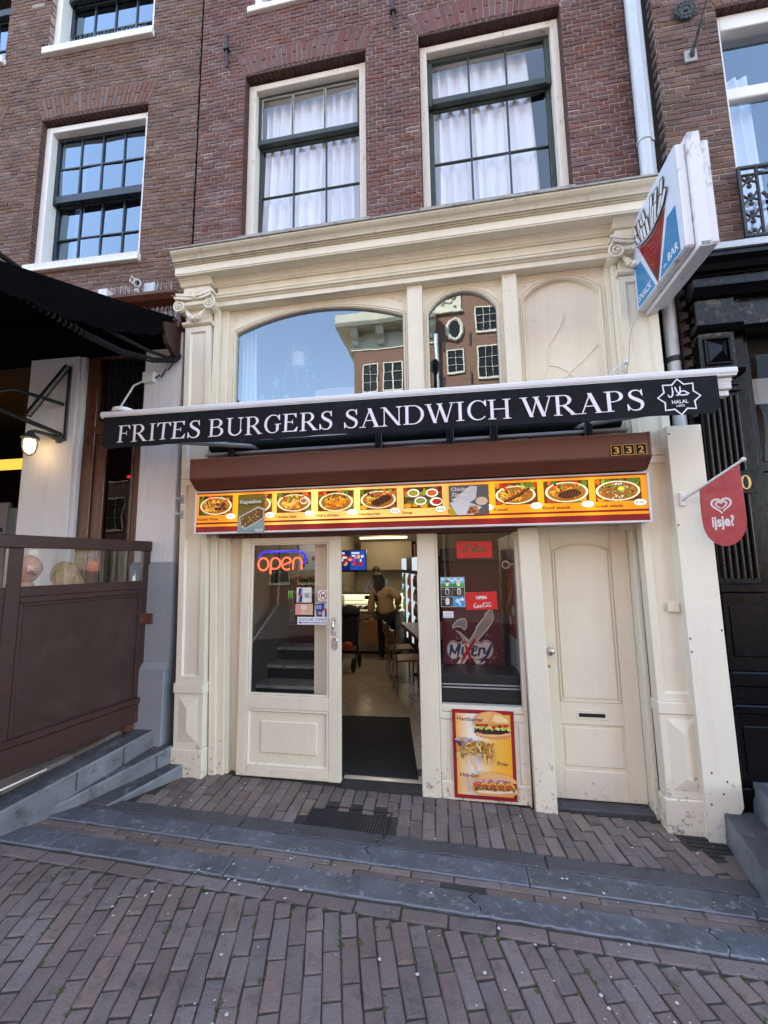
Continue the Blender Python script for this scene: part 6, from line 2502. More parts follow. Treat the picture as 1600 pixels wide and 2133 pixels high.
m.box(-2.37, -1.13, 4.80, 5.19, 1.06, 1.07, .002)
m.obj('shelf', 'steel', ct_)
m = MB()
m.quad((-2.38, 4.735, .86), (-1.12, 4.735, .86), (-1.12, 4.76, 1.19), (-2.38, 4.76, 1.19))
m.obj('pane', 'glass_shop', ct_)
for wd, u, w_ in (('snack', .12, .33), ('bar', .52, .21)):
    pr = Print((-2.33, 4.6985, .67), (1, 0, 0), (0, 0, 1))
    pr.text(wd, u, 0, .07, (.03, .025, .02), .012, width=w_)
    pr.obj('lettering', 'print_matte', ct_)
for k in range(9):
    m = MB()
    x = -2.28 + k * .13
    m.box(x, x + .11, 4.82, 5.05, .90, .93, .004)
    tr = m.obj('food_tray', 'steel', ct_)
    m = MB()
    for _ in range(9):
        m.ball((x + RND.uniform(.02, .09), RND.uniform(4.84, 5.0), .935), .02, .02, .016, 7, 4, .2)
    m.obj('salad', RND.choice(('leaf_green', 'orange', 'leaf_green', 'room_cream')), tr)
t = thing('till', 'dark cash till screen standing on the counter', 'till', (-1.75, 4.9, 1.236))
m = MB()
m.box(-1.86, -1.60, 4.86, 4.90, 1.08, 1.16, .006)
m.obj('screen', 'plastic_black', t)
# wall behind the counter
t = thing('kitchen_hood', 'pale kitchen cupboard under the fluorescent tube at the back', 'cupboard', (-1.5, 6.1, 1.8))
m = MB()
m.box(-2.2, -1.0, 6.0, 6.39, 1.65, 2.3, .006)
m.obj('cupboard', 'room_cream', t)
t = thing('fluorescent_lamp', 'lit fluorescent tube on the ceiling above the back cupboard', 'lamp', (-1.5, 5.7, 2.4))
m = MB()
m.box(-2.1, -1.05, 5.5, 5.56, 2.34, 2.375, .006)
m.obj('tube', 'lamp_tube', t)
m = MB()
m.box(-2.12, -1.03, 5.48, 5.58, 2.38, 2.54, .006)
m.obj('housing', 'room_cream', t)
tv = thing('menu_screen', 'lit screen with food pictures hanging left of the cupboard', 'screen', (-1.98, 4.55, 1.66))
m = MB()
m.box(-2.39, -1.74, 4.5, 4.55, 1.64, 2.07, .006)
m.obj('casing', 'plastic_black', tv)
pr = Print((-2.375, 4.4985, 1.68), (1, 0, 0), (0, 0, 1))
pr.rect(0, 0, .62, .375, S(20, 40, 110))
pr.rect(.315, 0, .62, .375, S(40, 80, 190))
r5 = random.Random(6)
for _ in range(26):
    pr.ell(r5.uniform(.05, .57), r5.uniform(.06, .28), r5.uniform(.015, .055), r5.uniform(.015, .045), r5.choice((S(220, 70, 50), S(240, 190, 110), S(235, 230, 235), S(170, 40, 30))), 9, 0, .2)
for k in range(2):
    pr.rect(.04 + k * .3, .31, .2 + k * .3, .345, S(225, 230, 240))
pr.obj('picture', 'print_screen', tv)
t = thing('menu_board', 'white wall menu board with food pictures seen through the door glass', 'menu board', (-2.0, 3.0, 1.9))
pr = Print((-2.385, 2.6, 1.70), (0, 1, 0), (0, 0, 1))
m = MB()
m.box(-2.399, -2.386, 2.6, 4.3, 1.70, 2.2, .003)
m.obj('board', 'plastic_white', t)
pr = Print((-2.3855, 2.6, 1.70), (0, 1, 0), (0, 0, 1))
pr.rect(0, 0, 1.7, .5, S(190, 200, 225))
for k in range(14):
    pr.ell(r5.uniform(.1, 1.6), r5.uniform(.06, .2), .07, .04, r5.choice((S(150, 90, 40), S(60, 90, 40), S(170, 50, 40))), 10)
pr.obj('print', 'print_matte', t)
# track lights
for i, (x, y) in enumerate(((-1.55, 2.3), (-1.28, 3.3), (-1.62, 3.6), (-1.05, 2.4))):
    t = thing('track_spot', ('black track spotlight over the door mat', 'lit black track spotlight before the cupboard', 'lit black track spotlight beside the screen', 'black ceiling spotlight near the doorway')[i], 'spotlight', (x, y, 2.45), 'track spotlights')
    z = 2.55 if y > 1.5 else 2.3
    m = MB()
    m.tube([(x, y, z), (x, y, z - .10)], .012, 8)
    m.tube([(x, y, z - .08), (x, y - .03, z - .22)], .045, 10)
    m.obj('body', 'plastic_black', t)
    m = MB()
    m.lathe([(.036, 0), (.03, -.012)], (x, y - .031, z - .222), 10)
    m.obj('lamp', 'lamp_spot', t)
t = thing('light_track', 'black light track across the ceiling', 'light track', (-1.5, 3.6, 2.53))
m = MB()
m.box(-2.2, -1.35, 3.58, 3.62, 2.52, 2.55, .003)
m.obj('rail', 'plastic_black', t)
for nm, loc, e, col_, rd in (('shop_tube_light', (-1.55, 5.2, 2.25), 3.2, (1, .83, .55), .25), ('shop_spot_light', (-1.4, 3.4, 2.2), 2.0, (1, .85, .6), .06), ('counter_light', (-1.8, 4.95, 1.1), .6, (1, .86, .55), .1)):
    ld = bpy.data.lights.new(nm, 'POINT')
    ld.energy, ld.color, ld.shadow_soft_size = e, col_, rd
    lo = bpy.data.objects.new(nm, ld)
    lo.location = loc
    COL.objects.link(lo)

# what stands behind the glass of the sliding door
t = thing('inner_steps', 'grey marble steps with dark risers behind the door glass', 'steps', (-1.85, .9, .04))
for k in range(5):
    m = MB()
    y0, z0 = .42 + k * .28, .18 + k * .15
    xr = -.985 * (y0 + 3.55) / 3.55 - .12
    m.box(-2.38, xr, y0, y0 + .30, z0 - .035, z0, .006)
    m.obj('tread', 'marble', t)
    m = MB()
    m.box(-2.38, xr - .002, y0 + .03, y0 + .30, .04, z0 - .036)
    m.obj('riser', 'room_black', t)
t = thing('glass_display', 'dark glass display case on a maroon base at the top of the steps', 'display case', (-1.85, 2.1, .8))
m = MB()
m.box(-2.36, -1.78, 2.0, 2.45, .05, .98, .006)
m.obj('base', 'maroon', t)
m = MB()
for q in ((-2.36, -2.34, .98, 1.42), (-1.80, -1.78, .98, 1.42), (-2.34, -1.80, 1.40, 1.42), (-2.34, -1.80, .98, 1.0), (-2.34, -1.80, 1.18, 1.19)):
    m.box(q[0], q[1], 2.0, 2.02, q[2], q[3], .003)
m.obj('frame', 'plastic_grey', t)
m = MB()
m.box(-2.33, -1.81, 2.3, 2.45, .99, 1.38)
m.obj('back', 'room_black', t)
for k in range(6):
    m = MB()
    m.box(-2.34 + k * .09, -2.265 + k * .09, 2.1, 2.25, 1.43, 1.60 + .03 * (k % 2), .006)
    tag(m.obj('drink_carton', ('leaf_green', 'orange', 'leaf_green', 'kraft', 'leaf_green', 'maroon')[k]), ('green', 'orange', 'olive', 'brown', 'pale green', 'dark red')[k] + ' drink carton standing on the dark display case', 'carton', 'cartons on the display case')
t = thing('stair_screen', 'pale slanting side panel of the inner steps', 'screen', (-2.1, .9, .6))
m = MB()
m.prism([(.25, .05), (1.9, .05), (1.9, 1.75), (1.55, 1.75), (1.5, 1.25), (.25, .62)], 'x', -2.30, -2.25)
m.obj('panel', 'room_dark', t)
m = MB()
for a, b in (((.25, .66), (1.5, 1.29)), ((1.52, 1.29), (1.56, 2.1)), ((.25, .66), (.25, 2.1))):
    m.tube([(-2.24, a[0], a[1]), (-2.24, b[0], b[1])], .014, 6)
m.obj('frame', 'plastic_grey', t)

# pushchair parked in front of the counter
t = thing('pushchair', 'black folded pushchair with an orange cushion parked by the counter', 'pushchair', (-1.85, 3.4, .04))
m = MB()
m.prism([(3.25, .45), (3.7, .42), (3.72, .95), (3.55, 1.02), (3.42, .9)], 'x', -2.05, -1.74)
m.obj('seat', 'cloth_black', t)
m = MB()
m.ball((-1.86, 3.6, .97), .2, .2, .13, 12, 6)
m.obj('hood', 'cloth_black', t, smooth=True)
m = MB()
m.tube([(-1.70, 3.4, .12), (-1.69, 3.5, .5), (-1.70, 3.72, 1.02)], .013, 6)
m.tube([(-2.08, 3.4, .12), (-2.08, 3.5, .5), (-2.08, 3.72, 1.02), (-1.70, 3.72, 1.02)], .013, 6)
m.tube([(-1.70, 3.75, .12), (-1.69, 3.45, .6)], .012, 6)
m.obj('frame', 'plastic_black', t)
for x in (-1.72, -2.06):
    for y in (3.36, 3.78):
        m = MB()
        m.lathe([(.03, -.02), (.105, -.018), (.115, 0), (.105, .018), (.03, .02)], (x, y, .155), 16, Matrix.Rotation(rad(90), 4, 'Y'))
        m.obj('wheel', 'rubber', t)
m = MB()
m.ball((-1.80, 3.28, .47), .1, .06, .08, 9, 6)
m.obj('cushion', 'orange', t, smooth=True)

# window display: branded cooler panel, grey ledge, side poster, camera
fr_ = thing('beer_cooler', 'dark red drinks cooler with silver and blue beer logo in the shop window', 'cooler', (.1, .5, .88))
m = MB()
m.box(-.155, .382, .452, 1.0, .04, 1.80, .004)
m.obj('cabinet', 'maroon', fr_)
m = MB()
m.box(-.155, .382, .452, 1.0, 1.803, 1.93, .01)
m.obj('top', 'plastic_black', fr_)
MX = lambda X, Y: (-.2207 + X * .000548, 2.069 - Y * .00059)
pr = Print((0, .4515, 0), (1, 0, 0), (0, 0, 1))
GR, GD, NB, RX_ = S(205, 200, 196), S(235, 232, 230), S(44, 58, 115), S(190, 26, 40)
pr.rect(-.153, .885, .380, 1.797, S(92, 24, 42))
pr.grad(-.153, 1.30, .380, 1.797, [(0, S(92, 24, 42)), (1, S(58, 20, 32))], 10, True)
q = lambda pts, c: pr.poly([MX(*p) for p in pts], c)
q([(285, 1480), (300, 1420), (370, 1350), (450, 1320), (510, 1325), (542, 1380), (530, 1470), (490, 1505), (470, 1490), (440, 1460), (370, 1455)], GD)
q([(305, 1468), (320, 1420), (380, 1365), (450, 1336), (505, 1340), (526, 1385), (515, 1465), (490, 1488), (470, 1470), (440, 1445), (370, 1440)], S(165, 158, 156))
q([(330, 1495), (420, 1530), (500, 1600), (560, 1650), (600, 1600), (660, 1510), (680, 1450), (740, 1380), (820, 1290), (830, 1250), (900, 1190), (960, 1190), (980, 1310), (940, 1400), (860, 1500), (740, 1620), (680, 1690), (640, 1720), (640, 1940), (820, 1960), (770, 2005), (660, 2005), (600, 1900), (560, 1860), (470, 2005), (340, 2005), (430, 1900), (520, 1760), (470, 1660), (400, 1560)], GD)
q([(350, 1510), (430, 1550), (555, 1680), (610, 1620), (680, 1520), (700, 1460), (840, 1300), (910, 1205), (950, 1205), (960, 1310), (930, 1390), (740, 1600), (640, 1690), (600, 1760), (520, 1740), (480, 1650)], S(178, 172, 168))
for X, Y, rx in ((300, 1800, 110), (480, 1800, 150), (680, 1800, 150), (840, 1780, 110)):
    pr.ell(*MX(X, Y), rx * .00055, .085, S(190, 170, 175), 18)
for X, Y, rx in ((300, 1810, 90), (480, 1810, 140), (680, 1810, 140), (830, 1790, 95)):
    pr.ell(*MX(X, Y), rx * .00055, .068, GD, 18)
st = lambda pts, w, c: pr.stroke([MX(*p) for p in pts], [k * .00057 for k in w], c)
st([(215, 1960), (250, 1840), (270, 1740)], [10, 34, 50], NB)
st([(262, 1745), (300, 1830), (320, 1860), (350, 1790), (400, 1720)], [40, 36, 26, 34, 40], NB)
st([(405, 1720), (385, 1800), (365, 1900)], [44, 44, 20], NB)
st([(455, 1760), (440, 1850), (470, 1890)], [30, 40, 26], NB)
st([(455, 1700), (480, 1680), (515, 1690)], [30, 40, 20], RX_)
st([(655, 1640), (560, 1780), (480, 1880), (420, 2000)], [36, 54, 50, 16], RX_)
st([(495, 1720), (530, 1800), (560, 1890), (555, 1970)], [26, 50, 44, 12], RX_)
st([(600, 1830), (670, 1790), (690, 1745), (650, 1735), (610, 1790), (600, 1860), (640, 1885), (690, 1860)], [22, 26, 28, 34, 42, 42, 34, 18], NB)
st([(725, 1770), (715, 1840), (705, 1890)], [34, 34, 16], NB)
st([(722, 1800), (755, 1765), (790, 1770)], [24, 30, 36], NB)
st([(800, 1770), (800, 1840), (830, 1850), (870, 1790), (920, 1710)], [36, 40, 34, 34, 26], NB)
st([(915, 1720), (860, 1850), (790, 1930), (720, 1990)], [30, 40, 36, 12], NB)
for _ in range(46):
    X, Y = RND.choice(((350, 1600), (850, 1560), (960, 1880), (260, 1980), (900, 1960)))
    X, Y = X + RND.uniform(-60, 70), Y + RND.uniform(-50, 40)
    pr.ell(*MX(X, Y), .003, .004, S(200, 160, 165), 6)
pr.obj('print', 'print_matte', fr_)
t = thing('window_ledge', 'dark grey ledge across the bottom of the shop window', 'ledge', (.15, .25, .6))
m = MB()
m.box(-.16, .49, .09, .44, .58, .884, .01)
m.obj('front', 'plastic_black', t)
m = MB()
for z in (.80, .775):
    m.box(-.155, .485, .083, .0895, z, z + .012, .003)
m.obj('groove', 'plastic_grey', t)
t = thing('sausage_poster', 'red poster with a hot dog on the slanting side wall of the shop window', 'poster', (.45, .5, 1.2))
m = MB()
m.hexa([(.485, .13, .68), (.505, .13, .68), (.455, 1.0, .68), (.435, 1.0, .68)], [(.485, .13, 2.04), (.505, .13, 2.04), (.455, 1.0, 2.04), (.435, 1.0, 2.04)])
m.obj('side_wall', 'plastic_grey', t)
uu = Vector((.485 - .435, .13 - 1.0, 0)).normalized()
pr = Print(Vector((.4335, 1.0, 1.12)), uu, (0, 0, 1))
pr.rect(.05, .0, .80, .72, S(200, 195, 195))
pr.rect(.07, .02, .78, .70, S(150, 30, 34))
pr.ell(.5, .40, .2, .09, S(215, 150, 80), 16, .5)
pr.ell(.5, .42, .22, .05, S(170, 50, 30), 16, .5)
for k in range(4):
    pr.ell(.2 + .16 * k, .15 + .1 * (k % 2), .06, .05, S(215, 205, 200), 10, 0, .2)
pr.ell(.25, .5, .1, .06, S(215, 205, 200), 12, 0, .2)
pr.obj('print', 'print_matte', t)
t = thing('window_camera', 'white dome security camera inside the top of the shop window', 'camera', (.43, .12, 1.75))
m = MB()
m.ball((.405, .12, 1.775), .036, .036, .036, 14, 8)
m.tube([(.42, .12, 1.775), (.48, .14, 1.775)], .012, 8)
m.obj('body', 'plastic_white', t, smooth=True)
m = MB()
m.ball((.400, .095, 1.775), .024, .018, .024, 12, 7)
m.obj('lens', 'black_gloss', t, smooth=True)
m = MB()
m.tube([(.44, .1, 2.04), (.425, .08, 1.95), (.45, .08, 1.85), (.455, .07, 1.5), (.44, .07, 1.1), (.45, .07, .7)], .003, 5)
m.obj('wire', 'plastic_black', t)

# behind the big transom pane: curtain, hanging plant, chair back
curtain('pale blue curtain at the left end of the arched transom window', -2.10, -1.93, 3.1, 4.2, .22, 3, .025, 'curtain_blue', seed=4)
t = thing('hanging_plant', 'trailing plant in a hanging pot behind the arched transom pane', 'plant', (-1.6, .45, 3.9))
m = MB()
m.lathe([(.02, -.10), (.065, -.08), (.085, 0), (.08, .06)], (-1.58, .45, 3.95), 14)
m.obj('pot', 'pot_pale', t, smooth=True)
m = MB()
for a in range(3):
    m.tube([(-1.58 + .08 * math.cos(a * 2.1), .45 + .08 * math.sin(a * 2.1), 4.0), (-1.58, .45, 4.42)], .003, 5)
m.obj('cord', 'pot_pale', t)
m = MB()
lf = MB()
for a in range(9):
    x, y, z = -1.58 + RND.uniform(-.07, .07), .45 + RND.uniform(-.05, .02), 4.02
    pts = [(x, y, z)]
    dx = RND.uniform(-.09, .05)
    for k in range(RND.randint(4, 9)):
        x += dx * .35 + RND.uniform(-.02, .02)
        z -= RND.uniform(.03, .08) * (1 if k else -1)
        pts.append((x, y, z))
        lf.add([(x, y, z), (x + .02, y - .01, z + .016), (x + .045, y - .012, z - .002), (x + .018, y - .01, z - .018)], [(0, 1, 2, 3)])
    m.tube(pts, .003, 5)
m.obj('stem', 'leaf_green', t)
o = lf.obj('foliage', 'leaf_green', t)
o['kind'] = 'stuff'
t = thing('window_plant', 'broad leaved plant standing at the sill of the arched transom pane', 'plant', (-1.86, .4, 3.05))
m = MB()
m.lathe([(.05, 0), (.075, .1), (.08, .14)], (-1.86, .42, 3.03), 12)
m.obj('pot', 'pot_pale', t)
for dx, hz in ((-.12, .45), (.04, .62), (.16, .42), (.24, .3)):
    m = MB()
    x1, z1 = -1.86 + dx, 3.15 + hz
    m.tube([(-1.86, .42, 3.15), (-1.86 + dx * .4, .41, 3.15 + hz * .7), (x1, .4, z1)], .005, 5)
    for sgn in (1,):
        m.add([(x1, .4, z1), (x1 + .045, .395, z1 - .03), (x1 + .03, .38, z1 - .16), (x1 - .03, .39, z1 - .08), (x1 + .02, .375, z1 - .07)], [(0, 1, 4), (1, 2, 4), (2, 3, 4), (3, 0, 4)])
    m.obj('leaf', 'leaf_green', t)
t = thing('chair', 'lilac curved chair back showing above the awning behind the transom pane', 'chair', (-1.27, .7, 3.02))
m = MB()
n = 14
vs_ = []
for i in range(n + 1):
    a = i / n
    x = -1.49 + .44 * a
    zt = 3.72 + .035 * math.sin(math.pi * a)
    y = .72 + .05 * math.sin(math.pi * a)
    vs_ += [(x, y, 3.35), (x, y, zt), (x, y + .03, zt), (x, y + .03, 3.35)]
fs = []
for i in range(n):
    for k in range(4):
        fs.append((4 * i + k, 4 * i + (k + 1) % 4, 4 * i + 4 + (k + 1) % 4, 4 * i + 4 + k))
fs += [(0, 1, 2, 3), (4 * n, 4 * n + 1, 4 * n + 2, 4 * n + 3)]
m.add(vs_, fs)
m.obj('backrest', 'chair_lilac', t, smooth=True)
for x in (-1.46, -1.08):
    m = MB()
    m.tube([(x, .74, 3.03), (x, .74, 3.36)], .014, 8)
    m.obj('leg', 'plastic_white', t)
m = MB()
m.box(-1.47, -1.07, .74, 1.1, 3.33, 3.37, .01)
m.obj('seat', 'chair_lilac', t)


# ------------------------------------------------------------------ people
def skin_body(name, mat, parent, joints, bones, sub=2):
    """One continuous surface grown over a skeleton: joints {name: (point, radius)}."""
    keys = list(joints)
    me = bpy.data.meshes.new(name)
    me.from_pydata([joints[k][0] for k in keys], [(keys.index(a), keys.index(b)) for a, b in bones], [])
    o = bpy.data.objects.new(name, me)
    COL.objects.link(o)
    md = o.modifiers.new('skin', 'SKIN')
    for k, v in zip(keys, me.skin_vertices[0].data):
        r = joints[k][1]
        v.radius = r if isinstance(r, tuple) else (r, r)
        v.use_root = (k == keys[0])
    sb_ = o.modifiers.new('sub', 'SUBSURF')
    sb_.levels = sb_.render_levels = sub
    dg = bpy.context.evaluated_depsgraph_get()
    nm = bpy.data.meshes.new_from_object(o.evaluated_get(dg))
    bpy.data.objects.remove(o)
    nm.name = name
    nm.materials.clear()
    nm.materials.append(MATS[mat])
    nm.polygons.foreach_set('use_smooth', [True] * len(nm.polygons))
    return link(name, nm, parent)


def head(m, c, yaw, tilt=0.0, s=1.0):
    """Face, nose, ears in one mesh; c is the middle of the skull, yaw 0 looks towards -Y."""
    M = Matrix.Translation(c) @ Matrix.Rotation(yaw, 4, 'Z') @ Matrix.Rotation(tilt, 4, 'X')
    h = MB()
    n, k = 20, 14
    for i in range(k + 1):
        th = math.pi * i / k
        for j in range(n):
            a = 2 * math.pi * j / n
            x, y, z = math.sin(th) * math.cos(a), math.sin(th) * math.sin(a), math.cos(th)
            X, Y, Z = x * .075, y * .095, z * .118
            if z < -.1:                                    # narrow to the jaw and chin
                q = (-z - .1) / .9
                X *= 1 - .28 * q
                Y = Y * (1 - .25 * q) - .018 * q
            if y < -.75 and abs(x) < .5:                   # brow and eye hollows
                Y += .010 * math.exp(-((z - .08) / .12) ** 2) * (1 if abs(x) > .15 else .2)
            h.v.append(tuple(M @ Vector((X * s, Y * s, Z * s))))
    for i in range(k):
        for j in range(n):
            h.f.append((i * n + j, i * n + (j + 1) % n, (i + 1) * n + (j + 1) % n, (i + 1) * n + j))
    h.c = [None] * len(h.f)
    m.add(h.v, h.f)
    P = lambda x, y, z: M @ Vector((x * s, y * s, z * s))
    m.tube([P(0, -.090, .018), P(0, -.108, -.014), P(0, -.112, -.03), P(0, -.093, -.038)], [.008 * s, .012 * s, .015 * s, .010 * s], 8)
    m.tube([P(-.022, -.092, -.062), P(0, -.100, -.061), P(.022, -.092, -.062)], [.004 * s, .007 * s, .004 * s], 6)
    for sg in (-1, 1):
        m.tube([P(sg * .073, .005, .02), P(sg * .083, .016, .012), P(sg * .082, .014, -.02), P(sg * .072, .004, -.03)], [.006 * s, .011 * s, .010 * s, .006 * s], 6)
        m.tube([P(sg * .018, -.092, .034), P(sg * .032, -.090, .038), P(sg * .048, -.080, .034)], [.004 * s, .006 * s, .004 * s], 6)
    return M


def eyes(parent, M, s=1.0):
    m = MB()
    for sg in (-1, 1):
        c = M @ Vector((sg * .031 * s, -.084 * s, .016 * s))
        m.ball(c, .0095 * s, .0095 * s, .008 * s, 8, 6)
    return m.obj('eyes', 'plastic_black', parent, smooth=True)


def hand(m, p, d, s=1.0, curl=.5):
    """Palm, four fingers of unequal length and a thumb; d is the direction the fingers point."""
    p, d = Vector(p), Vector(d).normalized()
    side = d.orthogonal().normalized()
    up = d.cross(side)
    m.tube([p, p + d * .045 * s, p + d * .085 * s], [.022 * s, .034 * s, .030 * s], 8)
    for k, ln_ in enumerate((.066, .075, .07, .055)):
        b = p + d * .08 * s + side * (k - 1.5) * .016 * s
        c = b + d * ln_ * .5 * s - up * curl * .02 * s
        m.tube([b, c, c + d * ln_ * .4 * s - up * curl * .04 * s], [.009 * s, .008 * s, .006 * s], 6)
    b = p + d * .03 * s + side * .03 * s
    m.tube([b, b + d * .03 * s + side * .025 * s, b + d * .065 * s + side * .03 * s - up * .01 * s], [.011 * s, .010 * s, .007 * s], 6)


BONES = [('pel', 'waist'), ('waist', 'chest'), ('chest', 'neck'), ('neck', 'skull'), ('chest', 'shL'), ('shL', 'elL'), ('elL', 'wrL'), ('chest', 'shR'), ('shR', 'elR'), ('elR', 'wrR'),
         ('pel', 'hiL'), ('hiL', 'knL'), ('knL', 'anL'), ('anL', 'toL'), ('pel', 'hiR'), ('hiR', 'knR'), ('knR', 'anR'), ('anR', 'toR')]


def person(label, J, skin, hc, yaw, tilt, hairs, loc, clothes, s=1.0):
    t = thing('person', label, 'person', loc)
    J = {k: (p, tuple(q - .028 for q in r) if isinstance(r, tuple) else (r if k in ('neck', 'skull', 'wrL', 'wrR') else r - min(.028, r * .3))) for k, (p, r) in J.items()}
    body = skin_body('body', skin, t, J, [b for b in BONES if b[0] in J and b[1] in J])
    m = MB()
    M = head(m, Vector(hc), yaw, tilt, s)
    for w, e in (('wrL', 'elL'), ('wrR', 'elR')):
        if w in J:
            hand(m, J[w][0], Vector(J[w][0]) - Vector(J[e][0]), s)
    # join head and hands into the body mesh so that the figure stays one mesh
    me = body.data
    o = len(me.vertices)
    bm = bmesh.new()
    bm.from_mesh(me)
    vs_ = [bm.verts.new(v) for v in m.v]
    for f in m.f:
        try:
            bm.faces.new([vs_[i] for i in f]).smooth = True
        except ValueError:
            pass
    bmesh.ops.recalc_face_normals(bm, faces=bm.faces)
    bm.to_mesh(me)
    bm.free()
    eyes(t, M, s)
    for nm, mat, joints, bones in clothes:
        skin_body(nm, mat, t, joints, bones)
    for nm, mat, fn in hairs:
        m = MB()
        fn(m, M, s)
        m.obj(nm, mat, t, smooth=True)
    return t


def cap_hair(m, M, s, lo=-.2, back=.0, grow=1.10, front=.35):
    """Hair following the skull, open at the face."""
    n, k = 22, 12
    idx = {}
    for i in range(k + 1):
        th = math.pi * .62 * i / k
        for j in range(n):
            a = 2 * math.pi * j / n
            x, y, z = math.sin(th) * math.cos(a), math.sin(th) * math.sin(a), math.cos(th)
            face = max(0, -y) ** 2
            g = grow + RND.uniform(-.012, .012)
            zz = z if z > front * face - .3 * (1 - face) else front * face - .3 * (1 - face)
            m.v.append(tuple(M @ Vector((x * .075 * g * s, (y * .095 * g + .006) * s, (zz * .118 * g + .006) * s))))
    o = len(m.v) - (k + 1) * n
    for i in range(k):
        for j in range(n):
            m.f.append((o + i * n + j, o + i * n + (j + 1) % n, o + (i + 1) * n + (j + 1) % n, o + (i + 1) * n + j))
            m.c.append(None)


def beard(m, M, s):
    for i in range(40):
        a = -math.pi / 2 + RND.uniform(-1.2, 1.2)
        z = RND.uniform(-.115, -.05)
        m.ball(M @ Vector((.066 * math.cos(a) * s, (.088 * math.sin(a) - .006) * s, z * s)), .018 * s, .016 * s, .02 * s, 7, 5)


# man serving behind the counter
x, y = -1.72, 5.55
J = {'pel': ((x, y, .98), .15), 'waist': ((x, y, 1.10), .14), 'chest': ((x, y - .02, 1.32), .155), 'neck': ((x, y - .05, 1.485), .06), 'skull': ((x, y - .08, 1.56), .055),
     'shL': ((x - .19, y - .02, 1.39), .075), 'elL': ((x - .27, y - .10, 1.14), .052), 'wrL': ((x - .16, y - .33, 1.10), .036),
     'shR': ((x + .19, y - .02, 1.39), .075), 'elR': ((x + .27, y - .10, 1.14), .052), 'wrR': ((x + .16, y - .33, 1.10), .036),
     'hiL': ((x - .09, y, .90), .11), 'knL': ((x - .1, y, .50), .07), 'anL': ((x - .1, y + .02, .12), .05), 'toL': ((x - .1, y - .16, .08), .035),
     'hiR': ((x + .09, y, .90), .11), 'knR': ((x + .1, y, .50), .07), 'anR': ((x + .1, y + .02, .12), .05), 'toR': ((x + .1, y - .16, .08), .035)}
cl = {k: (J[k][0], J[k][1] + .012) for k in ('pel', 'waist', 'chest', 'shL', 'elL', 'shR', 'elR')}
cl['cuL'] = (Vector(J['elL'][0]).lerp(Vector(J['wrL'][0]), .8), .045)
cl['cuR'] = (Vector(J['elR'][0]).lerp(Vector(J['wrR'][0]), .8), .045)
person('bearded man in a grey sweater standing behind the snack bar counter', J, 'skin_tan', (x - .01, y - .10, 1.615), 0.15, rad(14), [('hair', 'hair_black', lambda m, M, s: cap_hair(m, M, s)), ('beard', 'hair_black', beard)],
       (x, y, .04), [('sweater', 'cloth_grey', cl, [('pel', 'waist'), ('waist', 'chest'), ('chest', 'shL'), ('shL', 'elL'), ('elL', 'cuL'), ('chest', 'shR'), ('shR', 'elR'), ('elR', 'cuR')])])

# woman in a beige jacket, seen from behind, leaning to the counter
x, y = -1.36, 4.22
J = {'pel': ((x + .06, y, .92), (.15, .12)), 'waist': ((x + .02, y + .04, 1.03), (.14, .11)), 'chest': ((x - .05, y + .10, 1.22), (.155, .12)), 'neck': ((x - .09, y + .15, 1.37), .055), 'skull': ((x - .10, y + .17, 1.43), .055),
     'shL': ((x - .20, y + .11, 1.27), .065), 'elL': ((x - .25, y + .05, 1.03), .048), 'wrL': ((x - .24, y + .03, .80), .035),
     'shR': ((x + .12, y + .10, 1.28), .065), 'elR': ((x + .29, y - .02, 1.17), .048), 'wrR': ((x + .23, y + .10, .99), .035),
     'hiL': ((x - .02, y, .84), .105), 'knL': ((x - .05, y + .02, .48), .062), 'anL': ((x - .06, y + .06, .13), .042), 'toL': ((x - .07, y + .20, .085), .035),
     'hiR': ((x + .13, y, .84), .105), 'knR': ((x + .15, y - .0, .48), .062), 'anR': ((x + .13, y + .10, .13), .042), 'toR': ((x + .13, y + .24, .085), .035)}
ja = {'hem': ((x + .06, y - .01, .84), (.178, .15)), 'pel': ((x + .05, y, .92), (.175, .145)), 'waist': ((x + .02, y + .04, 1.03), (.165, .13)), 'chest': ((x - .05, y + .10, 1.22), (.155, .125)), 'col': ((x - .08, y + .14, 1.33), .085),
      'shL': (J['shL'][0], .088), 'elL': (J['elL'][0], .075), 'cuL': ((x - .24, y + .035, .85), .062), 'shR': (J['shR'][0], .088), 'elR': (J['elR'][0], .078), 'cuR': ((x + .245, y + .08, 1.03), .062)}
tr_ = {'pel': ((x + .06, y, .88), .15), 'hiL': (J['hiL'][0], .115), 'knL': (J['knL'][0], .07), 'anL': (J['anL'][0], .052), 'toL': (J['toL'][0], .046), 'hiR': (J['hiR'][0], .115), 'knR': (J['knR'][0], .07), 'anR': (J['anR'][0], .052), 'toR': (J['toR'][0], .046)}


def long_hair(m, M, s):
    cap_hair(m, M, s, grow=1.14, front=.1)
    for i in range(30):
        a = RND.uniform(.15, math.pi - .15)
        p0 = M @ Vector((.08 * math.cos(a), .085 * math.sin(a) + .0, .02))
        d = Vector((RND.uniform(-.02, .03), -.10 - .05 * RND.random(), -.30 - .1 * RND.random()))
        m.tube([p0, p0 + d * .4 + Vector((0, -.03, 0)), p0 + d], [.026, .03, .012], 6)


